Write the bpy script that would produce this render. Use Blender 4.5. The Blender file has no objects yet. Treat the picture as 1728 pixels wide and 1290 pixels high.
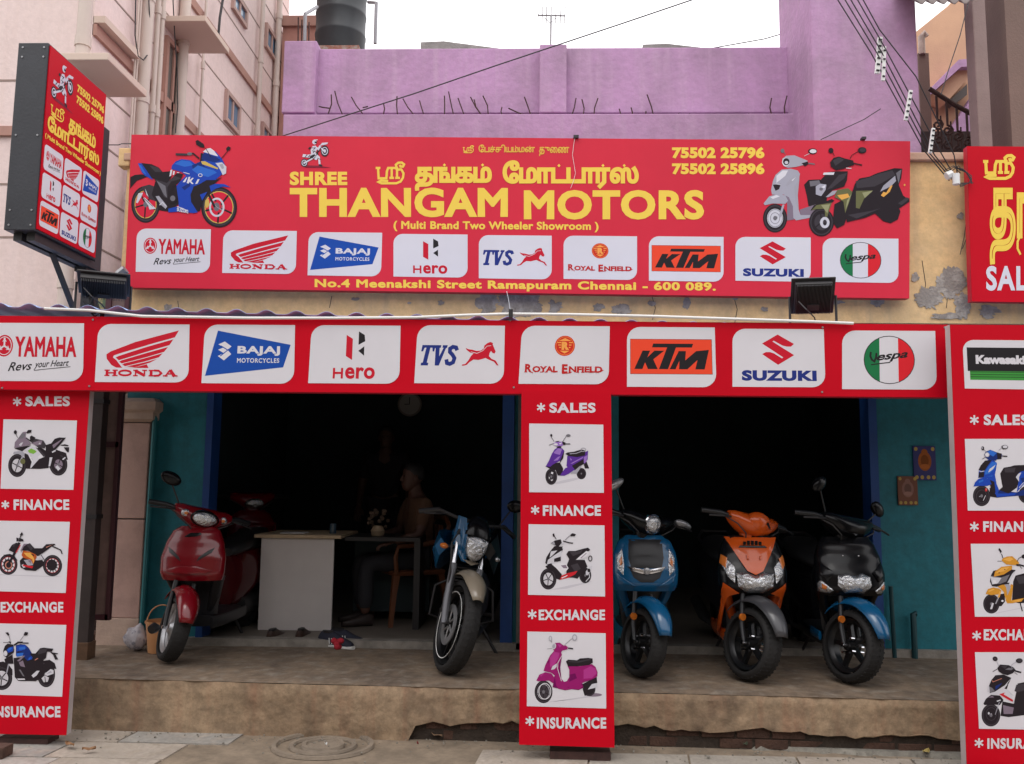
import bpy, bmesh, math, random
import numpy as np
from math import sin, cos, tan, pi, radians as R, sqrt, atan2, hypot
from mathutils import Vector as V, Matrix
from mathutils.geometry import delaunay_2d_cdt
random.seed(7)
sc = bpy.context.scene
COL = sc.collection
# ------------------------------------------------------------------ camera
FPX, CX, CY = 1450.0, 864.0, 645.0
CAMZ = 1.55
YAW, PITCH, ROLL = R(1.8), R(6.5), R(0.65)
F_ = V((-sin(YAW)*cos(PITCH), cos(YAW)*cos(PITCH), sin(PITCH)))
R0 = V((cos(YAW), sin(YAW), 0)); U0 = R0.cross(F_)
RR = R0*cos(ROLL)+U0*sin(ROLL); UU = U0*cos(ROLL)-R0*sin(ROLL)
cam = bpy.data.objects.new('camera', bpy.data.cameras.new('camera')); COL.objects.link(cam)
cam.matrix_world = Matrix(((RR.x, UU.x, -F_.x, 0), (RR.y, UU.y, -F_.y, 0), (RR.z, UU.z, -F_.z, CAMZ), (0, 0, 0, 1)))
cam.data.sensor_width = 36; cam.data.lens = 36*FPX/1728
cam.data.clip_start = .05; cam.data.clip_end = 3000
sc.camera = cam
# ------------------------------------------------------------------ world, sun, exposure
W = bpy.data.worlds.new('World'); sc.world = W; W.use_nodes = True
nt = W.node_tree; nt.nodes.clear()
out = nt.nodes.new('ShaderNodeOutputWorld'); bg = nt.nodes.new('ShaderNodeBackground')
sky = nt.nodes.new('ShaderNodeTexSky'); sky.sky_type = 'NISHITA'; sky.sun_disc = False
sky.sun_elevation = R(62); sky.sun_rotation = R(200)
mixn = nt.nodes.new('ShaderNodeMix'); mixn.data_type = 'RGBA'; mixn.inputs[0].default_value = .93
geo = nt.nodes.new('ShaderNodeTexCoord'); sep = nt.nodes.new('ShaderNodeSeparateXYZ')
nt.links.new(geo.outputs['Generated'], sep.inputs[0])
mr = nt.nodes.new('ShaderNodeMapRange'); mr.inputs[1].default_value = -.05; mr.inputs[2].default_value = 1
mr.inputs[3].default_value = 9.0; mr.inputs[4].default_value = 20.0
nt.links.new(sep.outputs['Z'], mr.inputs[0])
mul = nt.nodes.new('ShaderNodeVectorMath'); mul.operation = 'SCALE'; mul.inputs[0].default_value = (1.0, .975, .985)
nt.links.new(mr.outputs[0], mul.inputs['Scale'])
nt.links.new(sky.outputs[0], mixn.inputs[6]); nt.links.new(mul.outputs[0], mixn.inputs[7])
nt.links.new(mixn.outputs[2], bg.inputs[0]); bg.inputs[1].default_value = .135
nt.links.new(bg.outputs[0], out.inputs[0])
sl = bpy.data.lights.new('sun', 'SUN'); sl.energy = .7; sl.angle = R(25); sl.color = (1, .97, .93)
so = bpy.data.objects.new('sun', sl); COL.objects.link(so)
sd = V((-sin(R(20))*cos(R(62)), -cos(R(20))*cos(R(62)), sin(R(62))))   # direction towards the sun
so.rotation_euler = sd.to_track_quat('Z', 'Y').to_euler(); so.location = (0, -4, 12)
sc.view_settings.view_transform = 'Standard'; sc.view_settings.look = 'None'
sc.view_settings.exposure = 0.0; sc.view_settings.gamma = 1; sc.view_settings.use_curve_mapping = False
sc.render.engine = 'CYCLES'; sc.cycles.max_bounces = 6; sc.cycles.use_denoising = True

# ------------------------------------------------------------------ photo measurements -> points in the place
def ray(px, py): return F_*1.0 + RR*((px-CX)/FPX) + UU*((CY-py)/FPX)
def UY(px, py, Y):
    d = ray(px, py); t = Y/d.y; return V((d.x*t, Y, CAMZ+d.z*t))
def UX(px, py, X):
    d = ray(px, py); t = X/d.x; return V((X, d.y*t, CAMZ+d.z*t))
def UZ(px, py, Z):
    d = ray(px, py); t = (Z-CAMZ)/d.z; return V((d.x*t, d.y*t, Z))
# ------------------------------------------------------------------ materials
MC = {}
def s2l(c): return tuple(((v/12.92) if v <= .04045 else ((v+.055)/1.055)**2.4) for v in c)
def mat(name, col, rough=.5, metal=0., var=0., scale=4., bump=0., bscale=60., col2=None, lo=.45, hi=.6,
        streak=None, streak_amt=.5, coat=0., detail=6., spec=.5, trans=0., speck=0., rvar=0.):
    if name in MC: return MC[name]
    m = bpy.data.materials.new(name); m.use_nodes = True; MC[name] = m
    n = m.node_tree; p = n.nodes['Principled BSDF']
    N = lambda t: n.nodes.new('ShaderNode'+t); L = n.links.new
    p.inputs['Roughness'].default_value = rough; p.inputs['Metallic'].default_value = metal
    p.inputs['Coat Weight'].default_value = coat; p.inputs['Coat Roughness'].default_value = .06
    p.inputs['Specular IOR Level'].default_value = spec
    p.inputs['Transmission Weight'].default_value = trans
    p.inputs['Base Color'].default_value = (*col, 1)
    tc = N('TexCoord'); cur = None
    if col2 or var or streak:
        nz = N('TexNoise'); nz.inputs['Scale'].default_value = scale; nz.inputs['Detail'].default_value = detail
        nz.inputs['Roughness'].default_value = .62; L(tc.outputs['Object'], nz.inputs['Vector'])
        mx = N('Mix'); mx.data_type = 'RGBA'; mx.inputs[6].default_value = (*col, 1)
        c2 = col2 or tuple(c*(1-var) for c in col)
        mx.inputs[7].default_value = (*c2, 1)
        rp = N('MapRange'); rp.inputs[1].default_value = lo if col2 else .3; rp.inputs[2].default_value = hi if col2 else .7
        L(nz.outputs['Fac'], rp.inputs[0]); L(rp.outputs[0], mx.inputs[0]); cur = mx.outputs[2]
    if streak:
        mp = N('Mapping'); mp.inputs['Scale'].default_value = (9, 9, .5); L(tc.outputs['Object'], mp.inputs[0])
        n2 = N('TexNoise'); n2.inputs['Scale'].default_value = 1.3; n2.inputs['Detail'].default_value = 5; L(mp.outputs[0], n2.inputs['Vector'])
        r2 = N('MapRange'); r2.inputs[1].default_value = .5; r2.inputs[2].default_value = .72; r2.inputs[4].default_value = streak_amt
        L(n2.outputs['Fac'], r2.inputs[0])
        m2 = N('Mix'); m2.data_type = 'RGBA'; m2.inputs[7].default_value = (*streak, 1)
        L(r2.outputs[0], m2.inputs[0]); L(cur, m2.inputs[6]); cur = m2.outputs[2]
    if speck and cur:
        n5 = N('TexNoise'); n5.inputs['Scale'].default_value = bscale*.55; n5.inputs['Detail'].default_value = 8; n5.inputs['Roughness'].default_value = .75
        L(tc.outputs['Object'], n5.inputs['Vector'])
        r5 = N('MapRange'); r5.inputs[1].default_value = .38; r5.inputs[2].default_value = .62; r5.inputs[3].default_value = 1-speck; r5.inputs[4].default_value = 1+speck*.35
        L(n5.outputs['Fac'], r5.inputs[0]); m5 = N('VectorMath'); m5.operation = 'SCALE'; L(cur, m5.inputs[0]); L(r5.outputs[0], m5.inputs['Scale']); cur = m5.outputs[0]
    if cur: L(cur, p.inputs['Base Color'])
    if rvar:
        n4 = N('TexNoise'); n4.inputs['Scale'].default_value = scale*1.7; n4.inputs['Detail'].default_value = 5
        L(tc.outputs['Object'], n4.inputs['Vector'])
        r4 = N('MapRange'); r4.inputs[1].default_value = .35; r4.inputs[2].default_value = .65
        r4.inputs[3].default_value = max(.02, rough-rvar); r4.inputs[4].default_value = rough+rvar
        L(n4.outputs['Fac'], r4.inputs[0]); L(r4.outputs[0], p.inputs['Roughness'])
    if bump:
        n3 = N('TexNoise'); n3.inputs['Scale'].default_value = bscale; n3.inputs['Detail'].default_value = 4
        L(tc.outputs['Object'], n3.inputs['Vector'])
        b = N('Bump'); b.inputs['Strength'].default_value = bump; b.inputs['Distance'].default_value = .01
        L(n3.outputs['Fac'], b.inputs['Height']); L(b.outputs[0], p.inputs['Normal'])
    return m
# ------------------------------------------------------------------ mesh builder
class MB:
    def __init__(s, X=None): s.v = []; s.f = []; s.m = []; s.X = X; s.mi = 0
    def add(s, vs, fs, X=None):
        o = len(s.v)
        for p in vs:
            p = V(p)
            if X is not None: p = X @ p
            if s.X is not None: p = s.X @ p
            s.v.append(p)
        for f in fs: s.f.append(tuple(i+o for i in f)); s.m.append(s.mi)
        return s
    def box(s, x0, x1, y0, y1, z0, z1, X=None):
        vs = [(x, y, z) for z in (z0, z1) for y in (y0, y1) for x in (x0, x1)]
        return s.add(vs, [(0, 2, 3, 1), (4, 5, 7, 6), (0, 1, 5, 4), (2, 6, 7, 3), (0, 4, 6, 2), (1, 3, 7, 5)], X)
    def tube(s, pts, r, n=8, caps=True, X=None, flat=1.0):
        pts = [V(p) for p in pts]; rs = r if isinstance(r, (list, tuple)) else [r]*len(pts)
        vs = []; fs = []; up = None
        for i, p in enumerate(pts):
            a = pts[max(0, i-1)]; b = pts[min(len(pts)-1, i+1)]; t = (b-a)
            t = t.normalized() if t.length > 1e-9 else V((0, 0, 1))
            if up is None: up = V((0, 0, 1)) if abs(t.z) < .9 else V((1, 0, 0))
            side = t.cross(up)
            if side.length < 1e-5: side = t.cross(V((0, 1, 0)))
            side.normalize(); up2 = side.cross(t).normalized(); up = up2
            for k in range(n):
                q = 2*pi*k/n; vs.append(p+side*cos(q)*rs[i]+up2*sin(q)*rs[i]*flat)
        for i in range(len(pts)-1):
            for k in range(n):
                a = i*n+k; b = i*n+(k+1) % n; fs.append((a, b, b+n, a+n))
        if caps:
            fs.append(tuple(range(n-1, -1, -1))); o = (len(pts)-1)*n; fs.append(tuple(range(o, o+n)))
        return s.add(vs, fs, X)
    def lathe(s, prof, n=24, X=None, closed=False):       # prof (r, h) about local Z
        vs = []; fs = []; m = len(prof)
        for k in range(n):
            q = 2*pi*k/n
            for r, h in prof: vs.append((r*cos(q), r*sin(q), h))
        for k in range(n):
            for j in range(m if closed else m-1):
                a = k*m+j; b = k*m+(j+1) % m; c = ((k+1) % n)*m+(j+1) % m; d = ((k+1) % n)*m+j
                fs.append((a, d, c, b))
        return s.add(vs, fs, X)
    def loft(s, rings, X=None, caps=True, closed=True):
        n = len(rings[0]); vs = [p for r in rings for p in r]; fs = []
        for i in range(len(rings)-1):
            for k in range(n if closed else n-1):
                a = i*n+k; b = i*n+(k+1) % n; fs.append((a, b, b+n, a+n))
        if caps and closed: fs.append(tuple(range(n-1, -1, -1))); o = (len(rings)-1)*n; fs.append(tuple(range(o, o+n)))
        return s.add(vs, fs, X)
    def ball(s, c, rx, ry=None, rz=None, n=12, X=None):
        ry = ry or rx; rz = rz or rx; c = V(c); rings = []
        for i in range(n//2+1):
            t = -pi/2+pi*i/(n//2); w = max(cos(t), .02)
            rings.append([c+V((rx*w*cos(2*pi*k/n), ry*w*sin(2*pi*k/n), rz*sin(t))) for k in range(n)])
        return s.loft(rings, X)
    def prism(s, pts, d, X=None):                          # polygon pts (3D), extruded by vector d
        n = len(pts); d = V(d); vs = [V(p) for p in pts]+[V(p)+d for p in pts]
        fs = [tuple(range(n-1, -1, -1)), tuple(range(n, 2*n))]+[(i, (i+1) % n, (i+1) % n+n, i+n) for i in range(n)]
        return s.add(vs, fs, X)
    def build(s, name, m, parent=None, smooth=False, sub=0, bevel=0, solid=0, fixn=True, origin=None):
        me = bpy.data.meshes.new(name)
        o0 = V(origin) if origin is not None else V((0, 0, 0))
        me.from_pydata([tuple(p-o0) for p in s.v], [], s.f)
        for mm in (m if isinstance(m, (list, tuple)) else [m]): me.materials.append(mm)
        if any(s.m): me.polygons.foreach_set('material_index', s.m)
        if fixn:
            bm = bmesh.new(); bm.from_mesh(me); bmesh.ops.recalc_face_normals(bm, faces=bm.faces); bm.to_mesh(me); bm.free()
        if smooth:
            me.polygons.foreach_set('use_smooth', [True]*len(me.polygons))
            if not sub: me.set_sharp_from_angle(angle=R(38))
        o = bpy.data.objects.new(name, me); COL.objects.link(o); o.location = o0
        if parent: o.parent = parent
        if bevel:
            b = o.modifiers.new('bevel', 'BEVEL'); b.width = bevel; b.segments = 2; b.limit_method = 'ANGLE'
        if solid:
            q = o.modifiers.new('solid', 'SOLIDIFY'); q.thickness = solid; q.offset = 0
        if sub:
            q = o.modifiers.new('sub', 'SUBSURF'); q.levels = sub; q.render_levels = sub
        return o
def tag(o, label=None, cat=None, group=None, kind=None):
    if label: o['label'] = label
    if cat: o['category'] = cat
    if group: o['group'] = group
    if kind: o['kind'] = kind
    return o
def empty(name, loc, label, cat, group=None, rz=0):
    o = bpy.data.objects.new(name, None); COL.objects.link(o); o.location = loc; o.rotation_euler.z = rz
    o.empty_display_size = .1
    return tag(o, label, cat, group)
def ysec(y, zc, hw, zu, zd, n=2.4, k=16, xc=0):            # super-ellipse ring in a plane of constant y
    r = []
    for i in range(k):
        q = 2*pi*i/k; c, s_ = cos(q), sin(q)
        r.append((xc+hw*math.copysign(abs(c)**(2/n), c), y, zc+(zu if s_ > 0 else zd)*math.copysign(abs(s_)**(2/n), s_)))
    return r
def zsec(z, yc, hw, df, db, n=2.4, k=20, xc=0):
    r = []
    for i in range(k):
        q = 2*pi*i/k; c, s_ = cos(q), sin(q)
        r.append((xc+hw*math.copysign(abs(c)**(2/n), c), yc+(db if s_ > 0 else df)*math.copysign(abs(s_)**(2/n), s_), z))
    return r
def X_axis(p, d):                                          # matrix taking local Z to direction d at p
    return Matrix.Translation(V(p)) @ V(d).to_track_quat('Z', 'Y').to_matrix().to_4x4()
# ------------------------------------------------------------------ flat print: lettering, logos, pictures
PR = {}
def pmat(c):
    k = tuple(round(x, 3) for x in c)
    if k not in PR:
        PR[k] = mat('print_ink_%d' % len(PR), k, rough=.55, spec=.12, var=.06, scale=2.5)
    return PR[k]
RED = (.55, .001, .013); WHITE = (.66, .64, .68); YEL = (.86, .6, .09); BLK = (.02, .018, .02); PRED = (.55, .012, .03)
NAVY = (.02, .035, .2); GRY = (.22, .22, .24); DRK = (.03, .028, .032); LG = (.5, .5, .53)
TXT = {}
def outline(s, shear=0., space=1.):
    key = (s, shear, space)
    if key in TXT: return TXT[key]
    c = bpy.data.curves.new('txt', 'FONT'); c.body = s; c.shear = shear; c.space_character = space; c.resolution_u = 4
    o = bpy.data.objects.new('txt', c); COL.objects.link(o)
    bpy.context.view_layer.update(); dg = bpy.context.evaluated_depsgraph_get()
    ev = o.evaluated_get(dg); me = ev.to_mesh()
    fill = ([tuple(v.co[:2]) for v in me.vertices], [tuple(p.vertices) for p in me.polygons]); ev.to_mesh_clear()
    c.fill_mode = 'NONE'; c.update_tag(); bpy.context.view_layer.update(); dg = bpy.context.evaluated_depsgraph_get()
    ev = o.evaluated_get(dg); me = ev.to_mesh()
    adj = {}
    for e in me.edges:
        a, b = e.vertices; adj.setdefault(a, []).append(b); adj.setdefault(b, []).append(a)
    co = [tuple(v.co[:2]) for v in me.vertices]; ev.to_mesh_clear(); seen = set(); loops = []
    for st in adj:
        if st in seen: continue
        lp = [st]; seen.add(st); cur = st; prev = None
        while True:
            nx = [q for q in adj[cur] if q != prev and q not in seen]
            if not nx: break
            prev, cur = cur, nx[0]; seen.add(cur); lp.append(cur)
        pts = [co[i] for i in lp]; cl = [pts[0]]
        for p in pts[1:]:
            if hypot(p[0]-cl[-1][0], p[1]-cl[-1][1]) > .004: cl.append(p)
        if len(cl) > 2: loops.append(cl)
    bpy.data.objects.remove(o); bpy.data.curves.remove(c)
    xs = [p[0] for l in loops for p in l]; ys = [p[1] for l in loops for p in l]
    TXT[key] = (fill, loops, (min(xs), max(xs), min(ys), max(ys))); return TXT[key]
def strip(pts, w, closed=False):
    n = len(pts); L = []; Rr = []
    for i in range(n):
        p = pts[i]; a = pts[(i-1) % n] if (closed or i) else None; b = pts[(i+1) % n] if (closed or i < n-1) else None
        def nrm(u, v):
            dx, dy = v[0]-u[0], v[1]-u[1]; l = hypot(dx, dy) or 1; return (-dy/l, dx/l)
        if a is None: nx, ny = nrm(p, b); k = 1
        elif b is None: nx, ny = nrm(a, p); k = 1
        else:
            n1 = nrm(a, p); n2 = nrm(p, b); nx, ny = n1[0]+n2[0], n1[1]+n2[1]; l = hypot(nx, ny)
            if l < 1e-6: nx, ny = n1; k = 1
            else: nx /= l; ny /= l; k = min(1/max(nx*n1[0]+ny*n1[1], .1), 2.2)
        L.append((p[0]+nx*w/2*k, p[1]+ny*w/2*k)); Rr.append((p[0]-nx*w/2*k, p[1]-ny*w/2*k))
    fs = []
    for i in range(n if closed else n-1):
        j = (i+1) % n; fs.append((i, j, n+j, n+i))
    return L+Rr, fs
def union(tris):
    """overlapping triangles -> one flat sheet without overlaps"""
    T = np.array(tris, dtype=float); n = len(T)
    P = [V(p) for t in tris for p in t]
    r = delaunay_2d_cdt(P, [(3*i+a, 3*i+(a+1) % 3) for i in range(n) for a in range(3)], [], 0, 1e-6, False)
    co = np.array([tuple(p) for p in r[0]]); F = np.array([tuple(f) for f in r[2]]); c = co[F].mean(axis=1); keep = np.zeros(len(F), bool)
    A, B, C = T[:, 0], T[:, 1], T[:, 2]
    cr = lambda O, D, p: (D[:, 0]-O[:, 0])[None]*(p[:, 1][:, None]-O[:, 1][None])-(D[:, 1]-O[:, 1])[None]*(p[:, 0][:, None]-O[:, 0][None])
    for k in range(0, len(c), 300):
        p = c[k:k+300]; keep[k:k+300] = ((cr(A, B, p) > -1e-9) & (cr(B, C, p) > -1e-9) & (cr(C, A, p) > -1e-9)).any(axis=1)
    return [tuple(p) for p in co], [tuple(int(q) for q in f) for f in F[keep]]
SOLID = {}
def bold_text(t, bold, shear, space, hollow=False):
    k = (t, bold, shear, space, hollow)
    if k in SOLID: return SOLID[k]
    fill, loops, bb = outline(t, shear, space); P = []
    for f in ([] if hollow else fill[1]):
        for q in range(1, len(f)-1): P.append([fill[0][f[0]], fill[0][f[q]], fill[0][f[q+1]]])
    if bold:
        for lp in loops:
            vs, fs = strip(lp, bold, True)
            for f in fs: a, b, c, d = [vs[i] for i in f]; P += [[a, b, c], [a, c, d]]
    Q = []
    for p in P:
        a = (p[1][0]-p[0][0])*(p[2][1]-p[0][1])-(p[2][0]-p[0][0])*(p[1][1]-p[0][1])
        if abs(a) > 1e-7: Q.append(p if a > 0 else p[::-1])
    SOLID[k] = union(Q); return SOLID[k]
class Art:
    """flat coloured shapes stacked in hair-thin layers on a sign face; local x right, z up, facing -y"""
    STEP = .00005
    def __init__(s, fmap, y0=0.): s.map = fmap; s.v = []; s.f = []; s.m = []; s.cols = []; s.y = y0
    def _put(s, c, pts, fs):
        s.y -= s.STEP; o = len(s.v)
        for p in pts:
            u, w = s.map(*p); s.v.append((u, s.y, w))
        if c not in s.cols: s.cols.append(c)
        i = s.cols.index(c)
        for f in fs: s.f.append(tuple(q+o for q in f)); s.m.append(i)
    def poly(s, c, pts): s._put(c, pts, [tuple(range(len(pts)))])
    def ell(s, c, cx, cy, rx, ry=None, n=28, rot=0):
        ry = ry or rx; s.poly(c, [(cx+rx*cos(t)*cos(rot)-ry*sin(t)*sin(rot), cy+rx*cos(t)*sin(rot)+ry*sin(t)*cos(rot)) for t in [2*pi*k/n for k in range(n)]])
    def ring(s, c, cx, cy, rx, ry, w, n=32):
        vs, fs = strip([(cx+rx*cos(2*pi*k/n), cy+ry*sin(2*pi*k/n)) for k in range(n)], w, True); s._put(c, vs, fs)
    def line(s, c, w, *pts):
        vs, fs = strip(list(pts), w); s._put(c, vs, fs)
    def text(s, c, t, x0, x1, y0, y1, bold=.05, shear=0., space=1., rise=0.):
        """fit the string's ink box into x0..x1 and y0 (bottom) .. y1 (top); rise tilts the baseline"""
        fill, loops, (ax, bx, ay, by) = outline(t, shear, space)
        h = bold/2; sx = (x1-x0)/((bx-ax)+2*h); sy = (y1-y0)/((by-ay)+2*h)
        g = lambda p: (x0+(p[0]-ax+h)*sx, y0+(p[1]-ay+h)*sy+rise*(p[0]-ax)/(bx-ax))
        vs, fs = bold_text(t, bold, shear, space); s._put(c, [g(p) for p in vs], fs)
    def glyphs(s, c, seq, x0, x1, y0, y1, bold=.06, dot=.055):
        """Tamil: glyphs set one by one in visual order, '.' puts the dot above the last glyph"""
        x = 0; items = []; last = (0, 0)
        for ch in seq:
            if ch == ' ': x += .35; continue
            if ch == '.': items.append(('dot', (last[0]+last[1])/2)); continue
            fill, loops, (ax, bx, ay, by) = outline(ch); items.append(('g', ch, x-ax)); last = (x, x+bx-ax); x += bx-ax+.075
        W_ = x-.075; sx = (x1-x0)/W_; H_ = outline('\u0b9f')[2][3]; sy = (y1-y0)/H_
        for it in items:
            if it[0] == 'dot':
                gx = it[1]; r = dot*1.25; s.poly(c, [(x0+(gx+a)*sx, y0+(H_*1.22+b)*sy) for a, b in ((-r, 0), (0, r), (r, 0), (0, -r))])
            else:
                vs, fs = bold_text(it[1], bold, 0, 1, True); s._put(c, [(x0+(p[0]+it[2])*sx, y0+p[1]*sy) for p in vs], fs)
    def sri(s, c, x0, x1, y0, y1, w=.1):
        g = lambda *a: [(x0+(x1-x0)*a[i], y0+(y1-y0)*a[i+1]) for i in range(0, len(a), 2)]; h = abs(y1-y0)*w
        for p in (g(.0, .74, .16, .74), g(.08, .74, .1, .28, .36, .28, .38, .6, .42, .74, .72, .74, .72, .3), g(.54, .74, .54, .3), g(.46, .3, .62, .3), g(.66, .3, .82, .3),
                  g(.66, .78, .72, .66, .86, .68, .94, .5, .92, .3, .84, .14, .7, .06, .2, .06, .1, .12, .18, .18, .42, .16),
                  g(.7, .78, .68, .88, .76, .97, .88, .98, .96, .9, .92, .8, .84, .8, .82, .88)):
            s.line(c, h, *p)
    def build(s, name, parent):
        me = bpy.data.meshes.new(name); me.from_pydata(s.v, [], s.f)
        for c in s.cols: me.materials.append(pmat(c))
        me.polygons.foreach_set('material_index', s.m)
        bm = bmesh.new(); bm.from_mesh(me)
        for f in bm.faces:
            f.normal_update()
            if f.normal.y > 0: f.normal_flip()
        bm.to_mesh(me); bm.free()
        o = bpy.data.objects.new(name, me); COL.objects.link(o); o.parent = parent; return o
def boxmap(src, q):
    """crop-pixel rectangle src (x0,y0,x1,y1; y down) -> quad q = TL,TR,BR,BL in sign coordinates (x,z)"""
    x0, y0, x1, y1 = src
    def g(X, Y):
        u = (X-x0)/(x1-x0); v = (Y-y0)/(y1-y0)
        a = [q[0][i]*(1-u)+q[1][i]*u for i in (0, 1)]; b = [q[3][i]*(1-u)+q[2][i]*u for i in (0, 1)]
        return (a[0]*(1-v)+b[0]*v, a[1]*(1-v)+b[1]*v)
    return g
# each logo: (source rectangle, drawing function)
def lg_yamaha(a):
    a.ell(PRED, 22, 225-18, 36, 45); a.ring(WHITE, 22, 207, 29, 37, 3); 
    for k in range(3):
        t = pi/2+k*2*pi/3; a.line(WHITE, 7, (22, 207), (22+26*cos(t), 207-33*sin(t))); a.line(WHITE, 3, (22+15*cos(t+.5), 207-19*sin(t+.5)), (22+22*cos(t), 207-29*sin(t)), (22+15*cos(t-.5), 207-19*sin(t-.5)))
    a.text(PRED, 'YAMAHA', 68, 320, 252, 168, bold=.075, space=1.06)
    a.text(BLK, 'Revs', 42, 140, 312, 276, bold=.02, shear=.4, rise=-6); a.text(BLK, 'your', 148, 212, 306, 278, bold=.015, shear=.4, rise=-4)
    a.text(BLK, 'Heart', 216, 292, 292, 266, bold=.015, shear=.4, rise=-4)
    a.line(BLK, 2.5, (150, 308), (200, 302), (298, 292))
def lg_honda(a):
    for p in ([(745, 143), (560, 192), (455, 232), (438, 244), (440, 262), (462, 288), (482, 298), (508, 299), (482, 268), (466, 256), (470, 248), (500, 238), (640, 196), (728, 172)],
              [(722, 180), (600, 215), (492, 250), (478, 257), (492, 268), (610, 232), (706, 204)], [(700, 212), (600, 240), (505, 268), (494, 274), (505, 281), (610, 254), (684, 232)],
              [(678, 238), (600, 260), (516, 281), (508, 286), (520, 292), (600, 273), (662, 255)], [(655, 262), (600, 277), (528, 293), (560, 297), (625, 277)],
              [(612, 284), (560, 298), (510, 299), (620, 299)]): a.poly(PRED, p)
    def lt(x, strokes):
        for st in strokes: a.line(PRED, st[0], *[(x+p[0], p[1]) for p in st[1:]])
    T, B = 307, 333
    lt(434, [(12, (11, T), (11, B)), (12, (44, T), (44, B)), (6, (8, 320), (48, 320)), (5, (0, T+2), (22, T+2)), (5, (0, B-2), (22, B-2)), (5, (34, T+2), (56, T+2)), (5, (34, B-2), (56, B-2))])
    a.ring(PRED, 521, 320, 25, 10, 8)
    lt(556, [(6, (10, T), (10, B)), (12, (8, T+3), (48, B-3)), (6, (48, T), (48, B)), (5, (0, T+2), (20, T+2)), (5, (0, B-2), (20, B-2)), (5, (38, T+2), (58, T+2))])
    lt(622, [(12, (10, T), (10, B)), (5, (0, T+2), (30, T+2)), (5, (0, B-2), (30, B-2))]); a.line(PRED, 8, (644, 309), (664, 310), (675, 320), (664, 330), (644, 331))
    lt(682, [(6, (30, T-1), (10, B)), (13, (30, T), (50, B)), (5, (16, 323), (44, 323)), (5, (0, B-2), (20, B-2)), (5, (38, B-2), (62, B-2))])
def lg_bajaj(a):
    a.poly((.012, .07, .36), [(900, 143), (1215, 200), (1185, 293), (855, 330)])
    for p in ([(932, 188), (962, 208), (945, 222), (962, 240), (932, 266), (905, 248), (930, 236), (905, 222), (930, 212), (905, 200)],): a.poly(WHITE, p)
    a.line((.012, .07, .36), 4, (916, 206), (948, 224)); a.line((.012, .07, .36), 4, (948, 222), (916, 248))
    a.text(WHITE, 'BAJAJ', 988, 1170, 246, 206, bold=.085, space=1.1); a.text(WHITE, 'MOTORCYCLES', 988, 1168, 275, 256, bold=.05, space=1.15)
def lg_hero(a):
    a.poly(PRED, [(1440, 160), (1467, 176), (1467, 264), (1440, 248)])
    a.poly(BLK, [(1492, 145), (1517, 160), (1520, 186), (1492, 201)]); a.poly(BLK, [(1492, 226), (1517, 207), (1517, 246)])
    a.line(PRED, 9, (1393, 297), (1393, 341)); a.line(PRED, 9, (1427, 297), (1427, 341)); a.line(PRED, 9, (1393, 318), (1427, 318)); a.text(PRED, 'ero', 1440, 1565, 342, 294, bold=.06, space=1.05)
def lg_tvs(a):
    T, B = 237, 336
    a.poly(NAVY, [(318, 237), (384, 237), (378, 268), (370, 268), (368, 250), (358, 250), (344, 322), (352, 323), (350, 336), (314, 336), (316, 323), (324, 322), (338, 250), (330, 250), (322, 268), (313, 268)])
    a.poly(NAVY, [(380, 237), (412, 237), (410, 250), (404, 250), (404, 292), (424, 250), (418, 250), (420, 237), (444, 237), (441, 250), (436, 251), (404, 336), (384, 336), (384, 252), (378, 250)])
    a.line(NAVY, 19, (492, 262), (486, 248), (470, 245), (456, 254), (456, 270), (470, 284), (480, 300), (474, 320), (458, 328), (444, 324), (440, 306))
    a.poly(PRED, [(517, 336), (520, 330), (534, 328), (548, 312), (562, 288), (574, 276), (556, 272), (540, 260), (533, 250), (548, 256), (566, 258), (588, 264), (610, 262), (624, 252), (626, 238), (640, 226), (655, 220), (668, 224), (668, 234), (683, 266), (678, 276), (668, 274), (660, 264), (654, 272), (650, 288), (664, 302), (684, 310), (699, 334), (690, 333), (676, 316), (650, 306), (634, 298), (600, 308), (574, 306), (556, 318), (542, 332), (528, 336)])
    a.line(WHITE, 2.5, (560, 268), (590, 276), (620, 262), (640, 240), (660, 238))
def lg_enfield(a):
    C = (.6, .03, .02); a.ell(C, 1016, 242, 50); a.ring((.85, .3, .05), 1016, 242, 44, 44, 2)
    a.poly((.85, .36, .08), [(1016, 204), (1048, 218), (984, 218)]); a.poly((.85, .36, .08), [(1016, 280), (1040, 266), (992, 266)])
    for i in range(3): a.line((.85, .36, .08), 5, (978+i*5, 226+i*12), (998, 226+i*12)); a.line((.85, .36, .08), 5, (1054-i*5, 226+i*12), (1036, 226+i*12))
    a.text((.85, .36, .08), 'R', 1000, 1034, 262, 222, bold=.16)
    C = (.5, .02, .02)
    a.text(C, 'R', 825, 857, 372, 332, bold=.09); a.text(C, 'OYAL', 862, 986, 372, 342, bold=.09); a.text(C, 'E', 1006, 1034, 377, 332, bold=.09)
    a.text(C, 'NFIELD', 1040, 1204, 372, 342, bold=.09); a.line(C, 4, (1008, 378), (1050, 374)); a.line(C, 4, (850, 368), (866, 376)); a.line(C, 4, (1190, 370), (1209, 360))
    for x in (828, 905, 928, 968, 1046, 1082, 1106, 1146, 1180): a.line(C, 4, (x-5, 371), (x+9, 371))
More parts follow.
